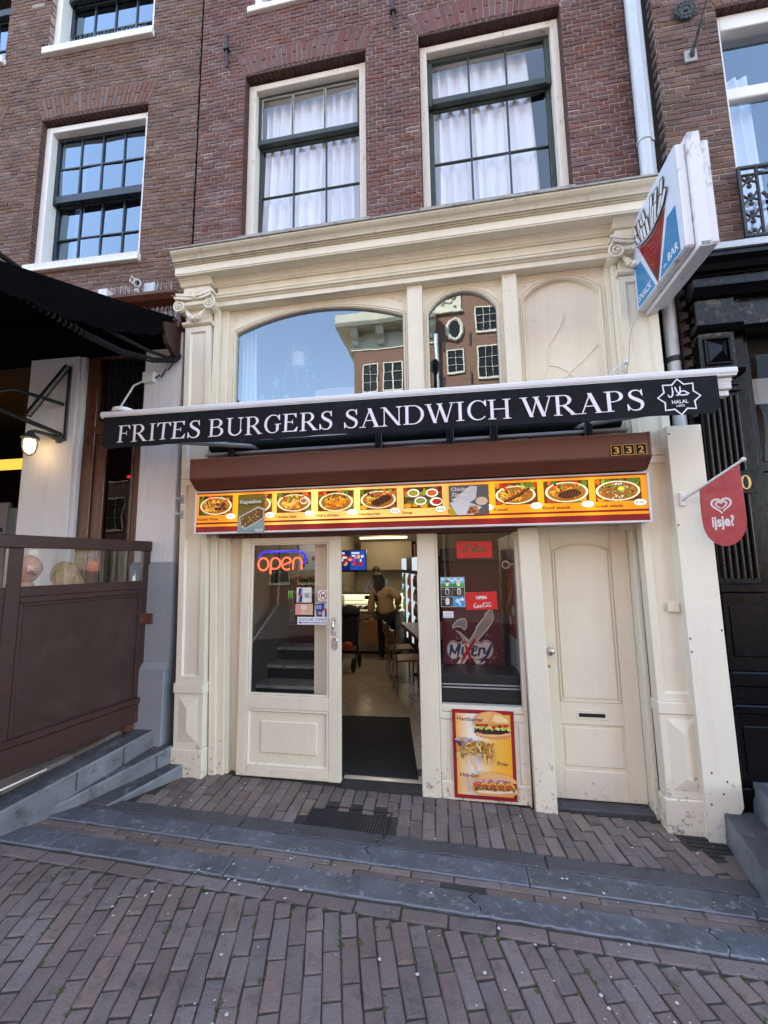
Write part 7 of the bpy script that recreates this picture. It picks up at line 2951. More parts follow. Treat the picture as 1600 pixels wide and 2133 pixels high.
person('dark haired woman in a beige jacket and black leggings at the counter', J, 'skin_light', (x - .10, y + .18, 1.47), math.pi, rad(6), [('hair', 'hair_black', long_hair)], (x, y, .04),
       [('jacket', 'coat_beige', ja, [('hem', 'pel'), ('pel', 'waist'), ('waist', 'chest'), ('chest', 'col'), ('chest', 'shL'), ('shL', 'elL'), ('elL', 'cuL'), ('chest', 'shR'), ('shR', 'elR'), ('elR', 'cuR')]),
        ('leggings', 'cloth_black', tr_, [('pel', 'hiL'), ('hiL', 'knL'), ('knL', 'anL'), ('anL', 'toL'), ('pel', 'hiR'), ('hiR', 'knR'), ('knR', 'anR'), ('anR', 'toR')])])
t = thing('paper_bag', 'brown paper carrier bag in the hand of the woman', 'bag', (x - .26, y, .36))
m = MB()
m.hexa([(x - .34, y - .06, .36), (x - .10, y - .06, .36), (x - .10, y + .06, .36), (x - .34, y + .06, .36)], [(x - .35, y - .07, .74), (x - .11, y - .07, .74), (x - .11, y + .07, .74), (x - .35, y + .07, .74)])
m.obj('bag', 'kraft', t)
m = MB()
for dy in (-.05, .05):
    m.tube([(x - .29, y + dy, .735), (x - .26, y + .03, .80), (x - .20, y + .03, .80), (x - .17, y + dy, .735)], .006, 6)
m.obj('handle', 'kraft', t)
# ------------------------------------------------------------------ left-hand house (turned 2 degrees) with its cafe front
left = thing('brick_house', 'wider brown brick house with white sash windows above a dark cafe front', 'house', (-2.575, 0, 0))
L1, L2, L3, L4 = (-4.49, -3.165, 5.0, 6.865), (-4.515, -3.165, 7.74, 9.6), (-6.4, -5.05, 5.0, 6.865), (-6.45, -5.08, 7.74, 9.6)
brick_wall(left, -6.6, -2.588, 4.36, 9.0, 0.0, [L1, L2, L3, L4], [arch_of(L1, .265, .1), arch_of(L3, .265, .1)], 'brick_brown', 'mortar_brown')
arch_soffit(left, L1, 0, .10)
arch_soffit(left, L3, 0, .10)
flat_arch(left, L1[0], L1[1], L1[3], .26, 0, .1, 'brick_brown', 26)
flat_arch(left, L3[0], L3[1], L3[3], .26, 0, .1, 'brick_brown', 26)
m = MB()
m.box(-9.5, -2.578, .006, .24, 9.001, 13.6)
m.box(-9.5, -6.601, .006, .24, 0, 9.0)
m.obj('upper_wall', 'brick_brown', left)
m = MB()
m.box(-9.5, -9.4, .245, 9, 0, 13.6)
m.box(-2.70, -2.60, .245, 9, 0, 13.6)
m.box(-9.399, -2.701, 8.9, 9, 0, 13.6)
m.box(-9.5, -2.6, 0, 9, 13.601, 13.8)
m.obj('roof', 'roof_dark', left)
m = MB()
m.box(-9.399, -2.701, .1, 8.89, 4.42, 4.6)
m.box(-9.399, -2.701, .245, 8.89, 7.2, 7.35)
m.obj('floor', 'room_dark', left)
m = MB()
m.box(-9.399, -2.701, 1.9, 1.95, 4.61, 13)
m.obj('inner_wall', 'room_dark', left)
for w in (L1, L2, L3, L4):
    sash_window(left, w[0], w[1], w[2] + .04, w[3] - .035, .065, .075, .14, 4, 2, 2, w[2] + .96, 'white_paint', 'sash_navy', 'glass_left', (.115, .02, .085), ftop=.07, rail=.095, bar=.022, st=.04, fbot=.02)
curtain('white roller blind edge beside the left pane of the lower brown house window', -4.40, -4.27, 5.1, 6.8, .33, 2, .012, 'curtain_white', seed=5)


def spikes(label, pts, h, mat='alu'):
    m = MB()
    for (x, y, z), a in pts:
        for k in (-1, 0, 1):
            m.tube([(x, y, z), (x + k * .022 + a, y - .015 - .012 * abs(k), z + h * RND.uniform(.75, 1.05))], .0011, 4)
    o = m.obj('bird_spikes', mat)
    return tag(o, label, 'bird spikes')


LR = lambda x, y: rot2(x, y, rad(2.1), -2.575, 0)
spikes('thin wire bird spikes along the sill of the lower white window', [((*LR(-4.40 + i * .058, -.04), 4.96), RND.uniform(-.015, .015)) for i in range(23)], .085)
spikes('thin wire bird spikes along the sill of the upper white window', [((*LR(-4.45 + i * .058, -.04), 7.70), RND.uniform(-.015, .015)) for i in range(22)], .10)
spikes('bird spikes standing on the brown cornice beside the cream capital', [((*LR(-3.45 + i * .05, -.17), 4.44), RND.uniform(-.015, .015)) for i in range(17)], .12)
spikes('lower row of bird spikes on the awning box under the brown cornice', [((*LR(-3.22 + i * .05, -.13), 4.20), RND.uniform(-.015, .015)) for i in range(13)], .12)

# brown cornice
m = MB()
m.prism([(0, 4.34), (-.06, 4.30), (-.10, 4.30), (-.13, 4.33), (-.20, 4.36), (-.235, 4.40), (-.24, 4.425), (0, 4.45)], 'x', -9.4, -2.58)
m.obj('cornice', 'brown_wood', left)
m = MB()
m.box(-9.4, -2.585, -.10, .1, 4.16, 4.299, .004)
m.box(-9.4, -2.585, -.13, .1, 4.10, 4.159, .004)
m.obj('frieze', 'brown_wood', left)
# white-rendered pilasters
m = MB()
m.box(-2.975, -2.585, -.055, .3, 1.834, 4.10, .006)
m.obj('pilaster', 'render_white', left)
m = MB()
m.hexa([(-2.985, -.085, .95), (-2.55, -.085, .95), (-2.55, .3, .95), (-2.985, .3, .95)], [(-2.985, -.085, 1.815), (-2.55, -.085, 1.815), (-2.55, .3, 1.815), (-2.985, .3, 1.815)])
m.hexa([(-2.985, -.085, 1.8155), (-2.55, -.085, 1.8155), (-2.55, .3, 1.8155), (-2.985, .3, 1.8155)], [(-2.975, -.056, 1.84), (-2.575, -.056, 1.84), (-2.575, .3, 1.84), (-2.975, .3, 1.84)])
m.hexa([(-2.995, -.125, .895), (-2.555, -.125, .895), (-2.555, .3, .895), (-2.995, .3, .895)], [(-2.985, -.086, .9495), (-2.56, -.086, .9495), (-2.56, .3, .9495), (-2.985, .3, .9495)])
m.box(-2.995, -2.565, -.125, .3, .2, .8945, .006)
m.obj('plinth', 'render_grey', left)
m = MB()
m.box(-4.27, -3.71, -.055, .3, .4, 4.10, .006)
m.obj('pilaster', 'render_white', left)
m = MB()
m.box(-3.708, -3.66, -.035, .2, .4, 4.10, .004)
m.obj('pilaster_edge', 'render_white', left)
# brown joinery between the pilasters
m = MB()
m.box(-3.655, -3.53, .0, .12, .4, 4.10, .005)
m.box(-3.03, -2.978, .0, .12, .4, 4.10, .005)
m.box(-3.529, -3.031, .001, .12, 3.12, 3.25, .006)
m.box(-3.529, -3.031, -.02, .0005, 3.14, 3.19, .006)
m.box(-3.529, -3.031, .001, .12, 3.92, 4.10, .005)
fr2 = m.obj('door_frame', 'brown_wood', left)
m = MB()
m.box(-3.528, -3.42, .02, .07, .45, 3.119, .006)
m.box(-3.095, -3.032, .02, .07, .45, 3.119, .006)
m.box(-3.4195, -3.0955, .021, .07, 3.03, 3.1185, .006)
m.box(-3.4195, -3.0955, .021, .07, .45, 1.2, .006)
m.box(-3.42, -3.40, .012, .03, 1.2, 3.03, .004)
m.box(-3.12, -3.0955, .012, .03, 1.2, 3.03, .004)
cd_ = m.obj('cafe_door', 'brown_wood', left)
m = MB()
m.quad((-3.40, .045, 1.2), (-3.12, .045, 1.2), (-3.12, .045, 3.03), (-3.40, .045, 3.03))
m.obj('pane', 'glass_dark', cd_)
m = MB()
m.quad((-3.53, .05, 3.25), (-3.03, .05, 3.25), (-3.03, .05, 3.92), (-3.53, .05, 3.92))
m.obj('pane', 'glass_dark', fr2)
m = MB()
for k in range(8):
    x = -3.50 + k * .065
    m.box(x - .004, x + .004, .04, .06, 3.25, 3.92)
for z in (3.42, 3.60):
    m.box(-3.53, -3.03, .041, .059, z - .005, z + .005)
m.obj('leading', 'sash_navy', fr2)
# cafe room behind
m = MB()
m.box(-9.3, -2.72, 3.2, 3.3, .4, 4.4)
m.box(-9.3, -2.72, .15, 3.19, .38, .399)
m.obj('room_wall', 'room_black', left)
m = MB()
m.box(-6.6, -4.275, .05, .12, .4, 1.3, .006)
m.obj('window_board', 'brown_wood', left)

t = thing('strip_lamp', 'long yellow lit strip lamp under the ceiling of the dark cafe', 'lamp', (-6.0, 1.5, 3.3))
m = MB()
m.box(-8.2, -5.9, 1.45, 1.6, 3.27, 3.40, .02)
m.obj('diffuser', 'lamp_yellow', t)
for i, (x, y, z, l) in enumerate(((-6.1, 1.9, 3.17, .35), (-4.35, 1.6, 3.06, .22))):
    m = MB()
    m.tube([(x - l, y, z + .01), (x + l, y, z)], .022, 8)
    tag(m.obj('red_lamp', 'lamp_red'), ('red glowing lamp below the yellow strip lamp', 'small red glowing lamp behind the cafe door glass')[i], 'lamp')
t = thing('chalkboard_sign', 'grey sign with a black figure standing in the dark cafe window', 'sign', (-5.5, .8, 1.6))
m = MB()
m.box(-6.3, -5.48, .75, .80, 1.5, 2.62, .01)
m.obj('board', 'render_grey', t)
m = MB()
m.box(-5.478, -5.30, .74, .82, 1.5, 2.55, .01)
m.obj('frame', 'plastic_black', t)
pr = Print((-6.25, .7475, 1.55), (1, 0, 0), (0, 0, 1))
pr.stroke([(.35, .72), (.5, .66), (.6, .76), (.7, .72)], .05, BLACK)
pr.poly([(.3, .0), (.72, .0), (.62, .35), (.45, .4), (.35, .25)], BLACK)
pr.obj('print', 'print_matte', t)

# wall lamp on the white column
wl = thing('wall_lamp', 'lit caged bulkhead lamp with a bronze hood on the white column', 'wall lamp', (-3.95, -.17, 2.95))
LX, LY_, LZ = -4.02, -.26, 2.97
m = MB()
m.tube([(LX, LY_, LZ + .14), (LX + .03, LY_ + .02, LZ + .15), (LX + .10, LY_ + .08, LZ + .13), (LX + .17, -.115, LZ + .10)], [.018, .017, .02, .035], 8)
m.lathe([(.045, -.012), (.05, 0), (.03, .02)], (LX + .17, -.118, LZ + .10), 12, Matrix.Rotation(rad(90), 4, 'X'))
m.obj('arm', 'iron_green', wl, smooth=True)
m = MB()
m.lathe([(.02, .145), (.035, .12), (.072, .085), (.075, .07), (.06, .062)], (LX, LY_, LZ), 16)
m.obj('hood', 'iron_green', wl, smooth=True)
m = MB()
m.lathe([(.042, .06), (.047, .03), (.045, -.02), (.033, -.055), (.015, -.075), (.004, -.08)], (LX, LY_, LZ), 16)
m.obj('globe', 'lamp_warm', wl, smooth=True)
m = MB()
for k in range(4):
    a = k * math.pi / 4 + .4
    pts = [(LX + r_ * math.cos(a), LY_ + r_ * math.sin(a), LZ + z) for r_, z in ((.06, .06), (.063, 0), (.05, -.06), (.02, -.096))]
    pts += [(LX - (p[0] - LX), LY_ - (p[1] - LY_), p[2]) for p in pts[::-1]]
    m.tube(pts, .003, 5)
m.tube([(LX + .062 * math.cos(a * .4), LY_ + .062 * math.sin(a * .4), LZ) for a in range(17)], .003, 5)
m.obj('cage', 'iron_green', wl)
ld = bpy.data.lights.new('wall_lamp_light', 'POINT')
ld.energy, ld.color, ld.shadow_soft_size = .11, (1, .62, .28), .05
lo = bpy.data.objects.new('wall_lamp_light', ld)
lo.location = (LX + .06, LY_ - .02, LZ - .13)
COL.objects.link(lo)

# black canopy of the cafe
cn = thing('cafe_canopy', 'black canvas canopy over the terrace of the brown house', 'canopy', (-4.5, -.2, 4.1))
EX = -2.63
top = [(-.12, 4.215), (-.27, 4.155), (-.7, 3.985), (-1.2, 3.80), (-1.68, 3.625), (-2.6, 3.28)]
m = MB()
vs_, fs = [], []
for y, z in top:
    vs_ += [(EX, y, z), (-9.0, y - .25, z), (-9.0, y - .25, z - .015), (EX, y, z - .015)]
for i in range(len(top) - 1):
    for k in range(4):
        fs.append((4 * i + k, 4 * i + (k + 1) % 4, 4 * i + 4 + (k + 1) % 4, 4 * i + 4 + k))
m.add(vs_, fs)
m.obj('roof_sheet', 'black_canvas', cn)
m = MB()
vs_, fs = [], []
n = 40
for i in range(n + 1):
    y = -.16 - 2.4 * i / n
    zt = 4.20 + (y + .12) * .378
    zb = zt - .17 - .10 * math.sin(min(1, i / n * 1.6) * math.pi) - .012 * math.sin(i * 1.9)
    vs_ += [(EX + .004, y, zt), (EX + .004 + .01 * math.sin(i * .9), y, zb), (EX - .006 + .01 * math.sin(i * .9), y, zb), (EX - .006, y, zt)]
for i in range(n):
    for k in range(4):
        fs.append((4 * i + k, 4 * i + (k + 1) % 4, 4 * i + 4 + (k + 1) % 4, 4 * i + 4 + k))
m.add(vs_, fs)
m.obj('side_valance', 'black_canvas', cn, smooth=True)
m = MB()
m.prism([(-.06, 4.16), (-.30, 4.06), (-.30, 4.0), (-.24, 3.88), (-.12, 3.80), (-.06, 3.80)], 'x', -2.64, -2.60)
m.obj('end_plate', 'fence_brown', cn)
m = MB()
m.prism([(.0, 4.165), (-.06, 4.165), (-.30, 4.085), (-.62, 3.97), (-.64, 3.90), (-.31, 3.92), (-.06, 3.93), (.0, 3.93)], 'x', -9, -2.655)
m.obj('cassette', 'black_canvas', cn)
m = MB()
ALX = -3.80
m.tube([(ALX, -.10, 3.82), (ALX, -.10, 3.05)], .02, 8)
m.tube([(ALX + .0, -.14, 3.10), (ALX - .5, -.75, 3.36), (ALX - 1.2, -1.6, 3.52)], .022, 8)
m.tube([(ALX - .02, -.12, 3.82), (ALX - .2, -.32, 3.25)], .030, 8)
m.tube([(ALX - .02, -.12, 3.42), (ALX - .24, -.42, 3.47), (ALX - .5, -.5, 3.42)], .018, 8)
m.obj('folding_arm', 'plastic_black', cn)
t = thing('coiled_cable', 'black coiled cable sagging along the edge of the black canopy', 'cable', (-2.66, -.1, 3.7))
m = MB()
base = [(-2.60, -.075, 3.83), (-2.63, -.12, 3.77), (-2.66, -.35, 3.66), (-2.67, -.7, 3.56), (-2.67, -1.05, 3.52), (-2.67, -1.5, 3.52), (-2.67, -2.0, 3.56)]
pts = []
for i in range(420):
    q = i / 419 * (len(base) - 1)
    k = min(int(q), len(base) - 2)
    p = Vector(base[k]).lerp(Vector(base[k + 1]), q - k)
    a = i * .95
    pts.append(p + Vector((math.cos(a) * .022, 0, math.sin(a) * .022)))
m.tube(pts, .0075, 5)
m.obj('coil', 'black_rope', t, smooth=True)
m = MB()
m.tube([(-2.67, -.1, 3.80), (-2.68, -.4, 3.73), (-2.68, -.8, 3.68), (-2.68, -1.3, 3.68), (-2.68, -2.0, 3.72)], .016, 8)
m.obj('straight_cable', 'black_rope', t, smooth=True)
m = MB()
m.box(-2.70, -2.62, -.12, -.06, 3.77, 3.83, .01)
m.obj('plug', 'plastic_black', t)
t = thing('junction_box', 'white junction box with bent cables on the white pilaster', 'junction box', (-2.93, -.08, 3.6))
m = MB()
m.box(-2.97, -2.84, -.11, -.04, 3.58, 3.69, .008)
m.obj('box', 'plastic_white', t)
m = MB()
m.tube([(-2.97, -.09, 3.60), (-3.06, -.10, 3.56), (-3.10, -.12, 3.46), (-3.08, -.2, 3.34), (-3.0, -.32, 3.24), (-2.93, -.42, 3.17)], .009, 7)
m.obj('white_cable', 'plastic_white', t, smooth=True)
m = MB()
m.tube([(-2.84, -.09, 3.62), (-2.79, -.09, 3.65), (-2.77, -.09, 3.62), (-2.73, -.09, 3.70), (-2.70, -.09, 3.69), (-2.66, -.08, 3.76)], .0065, 6)
m.tube([(-2.97, -.09, 3.63), (-3.2, -.03, 3.56), (-3.42, -.02, 3.70), (-3.55, -.03, 4.0)], .0045, 6)
m.obj('dark_cable', 'black_rope', t, smooth=True)
t = thing('cable_gland', 'round white cable gland on the left end of the awning rail', 'gland', (-2.85, -.45, 3.13))
m = MB()
m.lathe([(.085, 0), (.09, .01), (.085, .03), (.06, .04), (.02, .045)], (-2.83, -.455, 3.135), 18)
m.obj('cap', 'plastic_white', t, smooth=True)
# camera and boxes above the cornice
t = thing('security_camera', 'white tube security camera with grey box above the brown cornice', 'camera', (-3.15, -.1, 4.6))
m = MB()
m.tube([(-3.15, -.03, 4.70), (-3.095, -.10, 4.655)], .034, 14)
m.tube([(-3.105, -.087, 4.663), (-3.092, -.104, 4.652)], .040, 14)
m.obj('body', 'plastic_white', t, smooth=True)
m = MB()
m.ball((-3.090, -.106, 4.650), .024, .016, .024, 10, 6)
m.obj('lens', 'black_gloss', t, smooth=True)
m = MB()
m.tube([(-3.12, -.02, 4.56), (-3.12, -.08, 4.60)], .02, 8)
m.tube([(-3.17, -.03, 4.74), (-3.21, -.05, 4.78), (-3.23, -.05, 4.73), (-3.18, -.05, 4.69)], .006, 6)
m.obj('bracket', 'plastic_white', t)
m = MB()
m.box(-3.05, -2.93, -.06, -.01, 4.56, 4.67, .004)
m.obj('grey_box', 'zinc', t)
for i, (x0, x1, z0, z1) in enumerate(((-3.53, -3.43, 4.53, 4.63), (-3.64, -3.54, 4.45, 4.52))):
    m = MB()
    m.box(x0, x1, -.12, -.03, z0, z1, .008)
    tag(m.obj('small_box', 'plastic_white'), ('white plastic box on the brick above the canopy edge', 'smaller white box half hidden by the canopy edge')[i], 'box', 'white boxes above the canopy')

left.rotation_euler = (0, 0, rad(2.1))

# ------------------------------------------------------------------ steps and screen of the cafe
st_ = thing('stone_steps', 'three worn bluestone steps rising to the cafe terrace', 'steps', (-2.6, -.5, .05))
lines = [((-2.317, -.075, .14), (-2.606, -.609, .05)), ((-2.457, -.10, .27), (-2.978, -.867, .07)), ((-2.60, -.067, .41), (-3.032, -1.041, .20), (-3.5, -1.95, .02))]
for k, ln_ in enumerate(lines):
    m = MB()
    nose = list(ln_)
    back = [(x - (.62 if k < 2 else 4), y, z + (0 if k < 2 else .02)) for x, y, z in nose]
    # tread with rounded nosing, riser below
    n = len(nose)
    for i in range(n - 1):
        a, b = Vector(nose[i]), Vector(nose[i + 1])
        ba, bb = Vector(back[i]), Vector(back[i + 1])
        dn = Vector((0, 0, -.014))
        o_ = Vector((.010, 0, 0))
        top_faces = len(m.f)
        m.add([a - o_, b - o_, bb, ba, a + dn, b + dn, (a.x - .002, a.y, -.12), (b.x - .002, b.y, -.12), (ba.x, ba.y, -.12), (bb.x, bb.y, -.12)],
              [(0, 1, 2, 3), (0, 4, 5, 1), (4, 6, 7, 5), (3, 2, 9, 8)] + ([(0, 3, 8, 6, 4)] if i == 0 else []) + ([(1, 5, 7, 9, 2)] if i == n - 2 else []))
    o = m.obj('step', 'step_stone', st_)
    o.data.materials.append(MATS['step_tread'])
    for p in o.data.polygons:
        if abs(p.normal.z) > .7:
            p.material_index = 1
m = MB()
for (x, y, z0, z1) in ((-2.728, -.355, .18, .335), (-2.86, -.65, .15, .28), (-2.533, -.213, .10, .232)):
    m.box(x + .012, x + .0155, y - .002, y + .002, z0, z1)
m.obj('joint', 'soot', st_)
for i in range(7):                                              # brick edging on the terrace
    for j in range(2):
        m = MB()
        y0 = -.12 - i * .2
        x0 = -2.80 - i * .085 - j * .09 - .05
        z = .424 - i * .042
        m.hexa([(x0, y0, z - .03), (x0 - .08, y0, z - .03), (x0 - .165, y0 - .19, z - .07), (x0 - .085, y0 - .19, z - .07)][::-1], [(x0, y0, z + .005), (x0 - .08, y0, z + .005), (x0 - .165, y0 - .19, z - .035), (x0 - .085, y0 - .19, z - .035)][::-1])
        m.obj('brick', 'paver_inner', st_)

sc_ = thing('terrace_screen', 'brown wooden terrace screen with a glass strip along its top', 'screen', (-2.79, -.08, .42))
FA = math.atan2(.22, 1.15)
F0 = Vector((-2.79, -.075, 0))
FM = Matrix.Translation(F0) @ Matrix.Rotation(-FA, 4, 'Z')       # local -y runs along the screen to the street, +x faces the shop
def fbox(m, y0, y1, z0, z1, x0=-.04, x1=.0, b=.004):
    return m.box(x0, x1, -y1, -y0, z0, z1, b, FM)
m = MB()
fbox(m, 0, .075, .50, 1.94)
fbox(m, 1.02, 1.11, .44, 1.94)
fbox(m, 0, 2.4, 1.9405, 2.03, -.05, .012)
fbox(m, .0755, 1.0195, 1.60, 1.672)
fbox(m, 1.1105, 2.4, 1.60, 1.672)
fbox(m, .0755, 1.0195, 1.5585, 1.60, -.03, .004)
fbox(m, 1.1105, 2.4, 1.5585, 1.60, -.03, .004)
fbox(m, 2.32, 2.4, .40, 1.94)
m.obj('frame', 'fence_brown', sc_)
m = MB()
fbox(m, .0, 2.4, .615, .665, -.045, .028, .008)
fbox(m, .0, 2.4, .46, .6145, -.045, .014, .005)
for v in range(len(m.v)):
    x, y, z = m.v[v]
    q = -(y + .075)
    if z < .55:
        m.v[v] = (x, y, z - .03 * q)
m.obj('bottom_rail', 'fence_brown', sc_)
m = MB()
fbox(m, .0755, 1.0195, .665, 1.558, -.02, -.010, 0)
fbox(m, 1.1105, 2.32, .665, 1.558, -.02, -.010, 0)
m.obj('panel', 'fence_panel', sc_)
m = MB()
for a, b in ((.0755, .10), (.995, 1.0195)):
    fbox(m, a, b, .666, 1.557, -.0095, .003, .004)
fbox(m, .1, .995, 1.535, 1.5575, -.0095, .003, .004)
m.obj('beading', 'fence_brown', sc_)
for a, b in ((.0755, 1.0195), (1.1105, 2.32)):
    m = MB()
    m.quad(*[FM @ Vector((-.018, -y, z)) for y, z in ((a, 1.672), (b, 1.672), (b, 1.94), (a, 1.94))])
    m.obj('pane', 'glass_fence', sc_)
m = MB()
m.add([FM @ Vector((-.016, -y, z)) for y, z in ((.13, 1.675), (.165, 1.675), (.16, 1.72), (.145, 1.72), (.14, 1.76), (.135, 1.72))], [(0, 1, 2, 3, 4, 5)])
m.obj('torn_sticker', 'plastic_white', sc_)
for z in (1.335, .515):
    m = MB()
    m.box(-2.80, -2.715, -.112, -.100, z - .045, z + .045, .003)
    m.box(-2.80, -2.79, -.16, -.10, z - .04, z + .04, .003)
    m.obj('hinge', 'box_brown', sc_)
m = MB()
m.lathe([(.02, -.02), (.045, -.02), (.05, 0), (.045, .02), (.02, .02)], tuple(FM @ Vector((-.02, -.12, .435))), 12, Matrix.Rotation(rad(90), 4, 'Y'))
m.obj('castor', 'box_brown', sc_)
m = MB()
m.hexa([tuple(FM @ Vector((.03, -.78, .385))), tuple(FM @ Vector((.034, -.78, .385))), tuple(FM @ Vector((.034, -1.25, .362))), tuple(FM @ Vector((.03, -1.25, .362)))],
       [tuple(FM @ Vector((.03, -.78, .392))), tuple(FM @ Vector((.034, -.78, .392))), tuple(FM @ Vector((.034, -1.25, .376))), tuple(FM @ Vector((.03, -1.25, .376)))])
m.obj('seal_strip', 'plastic_white', sc_)

# two guests behind the glass strip
bx, by, bz = -3.385, -.70, 1.785
def seated(x, y, zh, f):
    d = Vector((math.sin(f), -math.cos(f), 0))
    s_ = Vector((math.cos(f), math.sin(f), 0))
    P = lambda a, b, z: Vector((x, y, zh + z)) + d * a + s_ * b
    return {'pel': (P(0, 0, -.72), .15), 'waist': (P(-.02, 0, -.56), .14), 'chest': (P(-.01, 0, -.34), .16), 'neck': (P(0, 0, -.16), .06), 'skull': (P(.01, 0, -.08), .055),
            'shL': (P(0, -.19, -.27), .08), 'elL': (P(.05, -.27, -.53), .055), 'wrL': (P(.28, -.16, -.56), .038), 'shR': (P(0, .19, -.27), .08), 'elR': (P(.05, .27, -.53), .055), 'wrR': (P(.28, .16, -.56), .038),
            'hiL': (P(.05, -.1, -.74), .10), 'knL': (P(.45, -.12, -.74), .075), 'anL': (P(.45, -.12, -1.26), .05), 'toL': (P(.60, -.12, -1.30), .035),
            'hiR': (P(.05, .1, -.74), .10), 'knR': (P(.45, .12, -.74), .075), 'anR': (P(.45, .12, -1.26), .05), 'toR': (P(.60, .12, -1.30), .035)}


def dressed(J, top_, legs):
    a = {k: (J[k][0], J[k][1] + .014) for k in ('pel', 'waist', 'chest', 'shL', 'elL', 'shR', 'elR')}
    a['col'] = (Vector(J['neck'][0]) - Vector((0, 0, .05)), .085)
    a['cuL'] = (Vector(J['elL'][0]).lerp(Vector(J['wrL'][0]), .85), .048)
    a['cuR'] = (Vector(J['elR'][0]).lerp(Vector(J['wrR'][0]), .85), .048)
    b = {k: (J[k][0], J[k][1] + .012) for k in ('pel', 'hiL', 'knL', 'anL', 'toL', 'hiR', 'knR', 'anR', 'toR')}
    return [('jacket', top_, a, [('pel', 'waist'), ('waist', 'chest'), ('chest', 'col'), ('chest', 'shL'), ('shL', 'elL'), ('elL', 'cuL'), ('chest', 'shR'), ('shR', 'elR'), ('elR', 'cuR')]),
            ('trousers', legs, b, [('pel', 'hiL'), ('hiL', 'knL'), ('knL', 'anL'), ('anL', 'toL'), ('pel', 'hiR'), ('hiR', 'knR'), ('knR', 'anR'), ('anR', 'toR')])]


f1 = rad(-48)
J = seated(bx, by, bz, f1)
person('bald man in a dark jacket seated behind the glass strip of the brown screen', J, 'skin_light', (bx, by, bz), f1, rad(4), [('hair', 'stubble', lambda m, M, s: [m.ball(M @ Vector((sg * .066, .055, -.015)), .010, .028, .03, 8, 6) for sg in (-1, 1)])],
       (bx, by, .4), dressed(J, 'cloth_black', 'cloth_black'))
wx, wy, wz = -3.25, -.50, 1.715
f2 = rad(-80)


def blond(m, M, s):
    cap_hair(m, M, s, grow=1.13, front=.32)
    for i in range(34):
        a = RND.uniform(.1, math.pi - .1)
        p0 = M @ Vector((.082 * math.cos(a), .09 * math.sin(a), RND.uniform(.0, .05)))
        d = Vector((RND.uniform(-.03, .05), RND.uniform(-.02, .05), -.17 - .07 * RND.random()))
        m.tube([p0, p0 + d * .5 + (p0 - M.translation) * .14, p0 + d], [.022, .026, .012], 6)
    return None


J = seated(wx, wy, wz, f2)
person('blonde woman with bowed head seated behind the glass strip beside the bald man', J, 'skin_light', (wx, wy, wz), f2, rad(24), [('hair', 'hair_blond', blond)], (wx, wy, .4), dressed(J, 'cloth_grey', 'cloth_black'))
for i, (x, y, f) in enumerate(((bx, by, f1), (wx, wy, f2))):
    t = thing('terrace_bench', ('dark bench seat under the bald man', 'dark stool seat under the blonde woman')[i], 'seat', (x, y, .4), 'terrace seats')
    zs = .93
    m = MB()
    m.box(x - .2, x + .2, y - .2, y + .2, zs - .12, zs - .08, .01)
    m.obj('seat', 'brown_wood', t)
    for sx in (-.17, .17):
        for sy in (-.17, .17):
            m = MB()
            m.tube([(x + sx, y + sy, .36), (x + sx, y + sy, zs - .12)], .018, 6)
            m.obj('leg', 'plastic_black', t)

# ------------------------------------------------------------------ right-hand house with its black shopfront
rt = thing('brick_house', 'umber brick house with a black painted shopfront and an iron balcony grille', 'house', (2.6, 0, 0))
RY = -.12
R1 = (2.305, 3.75, 4.20, 6.42)
brick_wall(rt, 1.832, 3.9, 4.11, 7.4, RY, [R1], [arch_of(R1, .27, .12)], 'brick_umber', 'mortar_brown', keep=260, course=.0505, L=.19)
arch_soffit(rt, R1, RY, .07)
flat_arch(rt, R1[0], R1[1], R1[3], .265, RY, .12, 'brick_umber', 22)
m = MB()
m.box(3.901, 6.5, RY, .24, 4.11, 13.4)
m.box(1.832, 3.9, RY + .006, .24, 7.401, 13.4)
m.obj('upper_wall', 'brick_umber', rt)
m = MB()
m.box(1.834, 1.9, RY + .09, 9, 0, 13.4)
m.box(6.4, 6.5, .245, 9, 0, 13.4)
m.box(1.901, 6.399, 8.9, 9, 0, 13.4)
m.box(1.834, 6.5, RY, 9, 13.401, 13.6)
m.box(1.901, 6.399, .3, 8.89, 4.05, 4.15)
m.box(1.901, 6.399, 1.6, 1.65, 4.151, 13)
m.obj('roof', 'roof_dark', rt)
# bricks of the exposed flank beside the downpipe
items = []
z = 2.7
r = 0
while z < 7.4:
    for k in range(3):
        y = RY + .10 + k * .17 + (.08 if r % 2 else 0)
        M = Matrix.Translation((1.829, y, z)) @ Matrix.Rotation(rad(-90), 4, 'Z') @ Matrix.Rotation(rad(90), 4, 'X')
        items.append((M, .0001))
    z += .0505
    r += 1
lay(rt, 'flank_brick', [brick_mesh('flank_brick', .16, .042, .03, .003, 'brick_flank', .002)], items, 0, 'brick_flank')
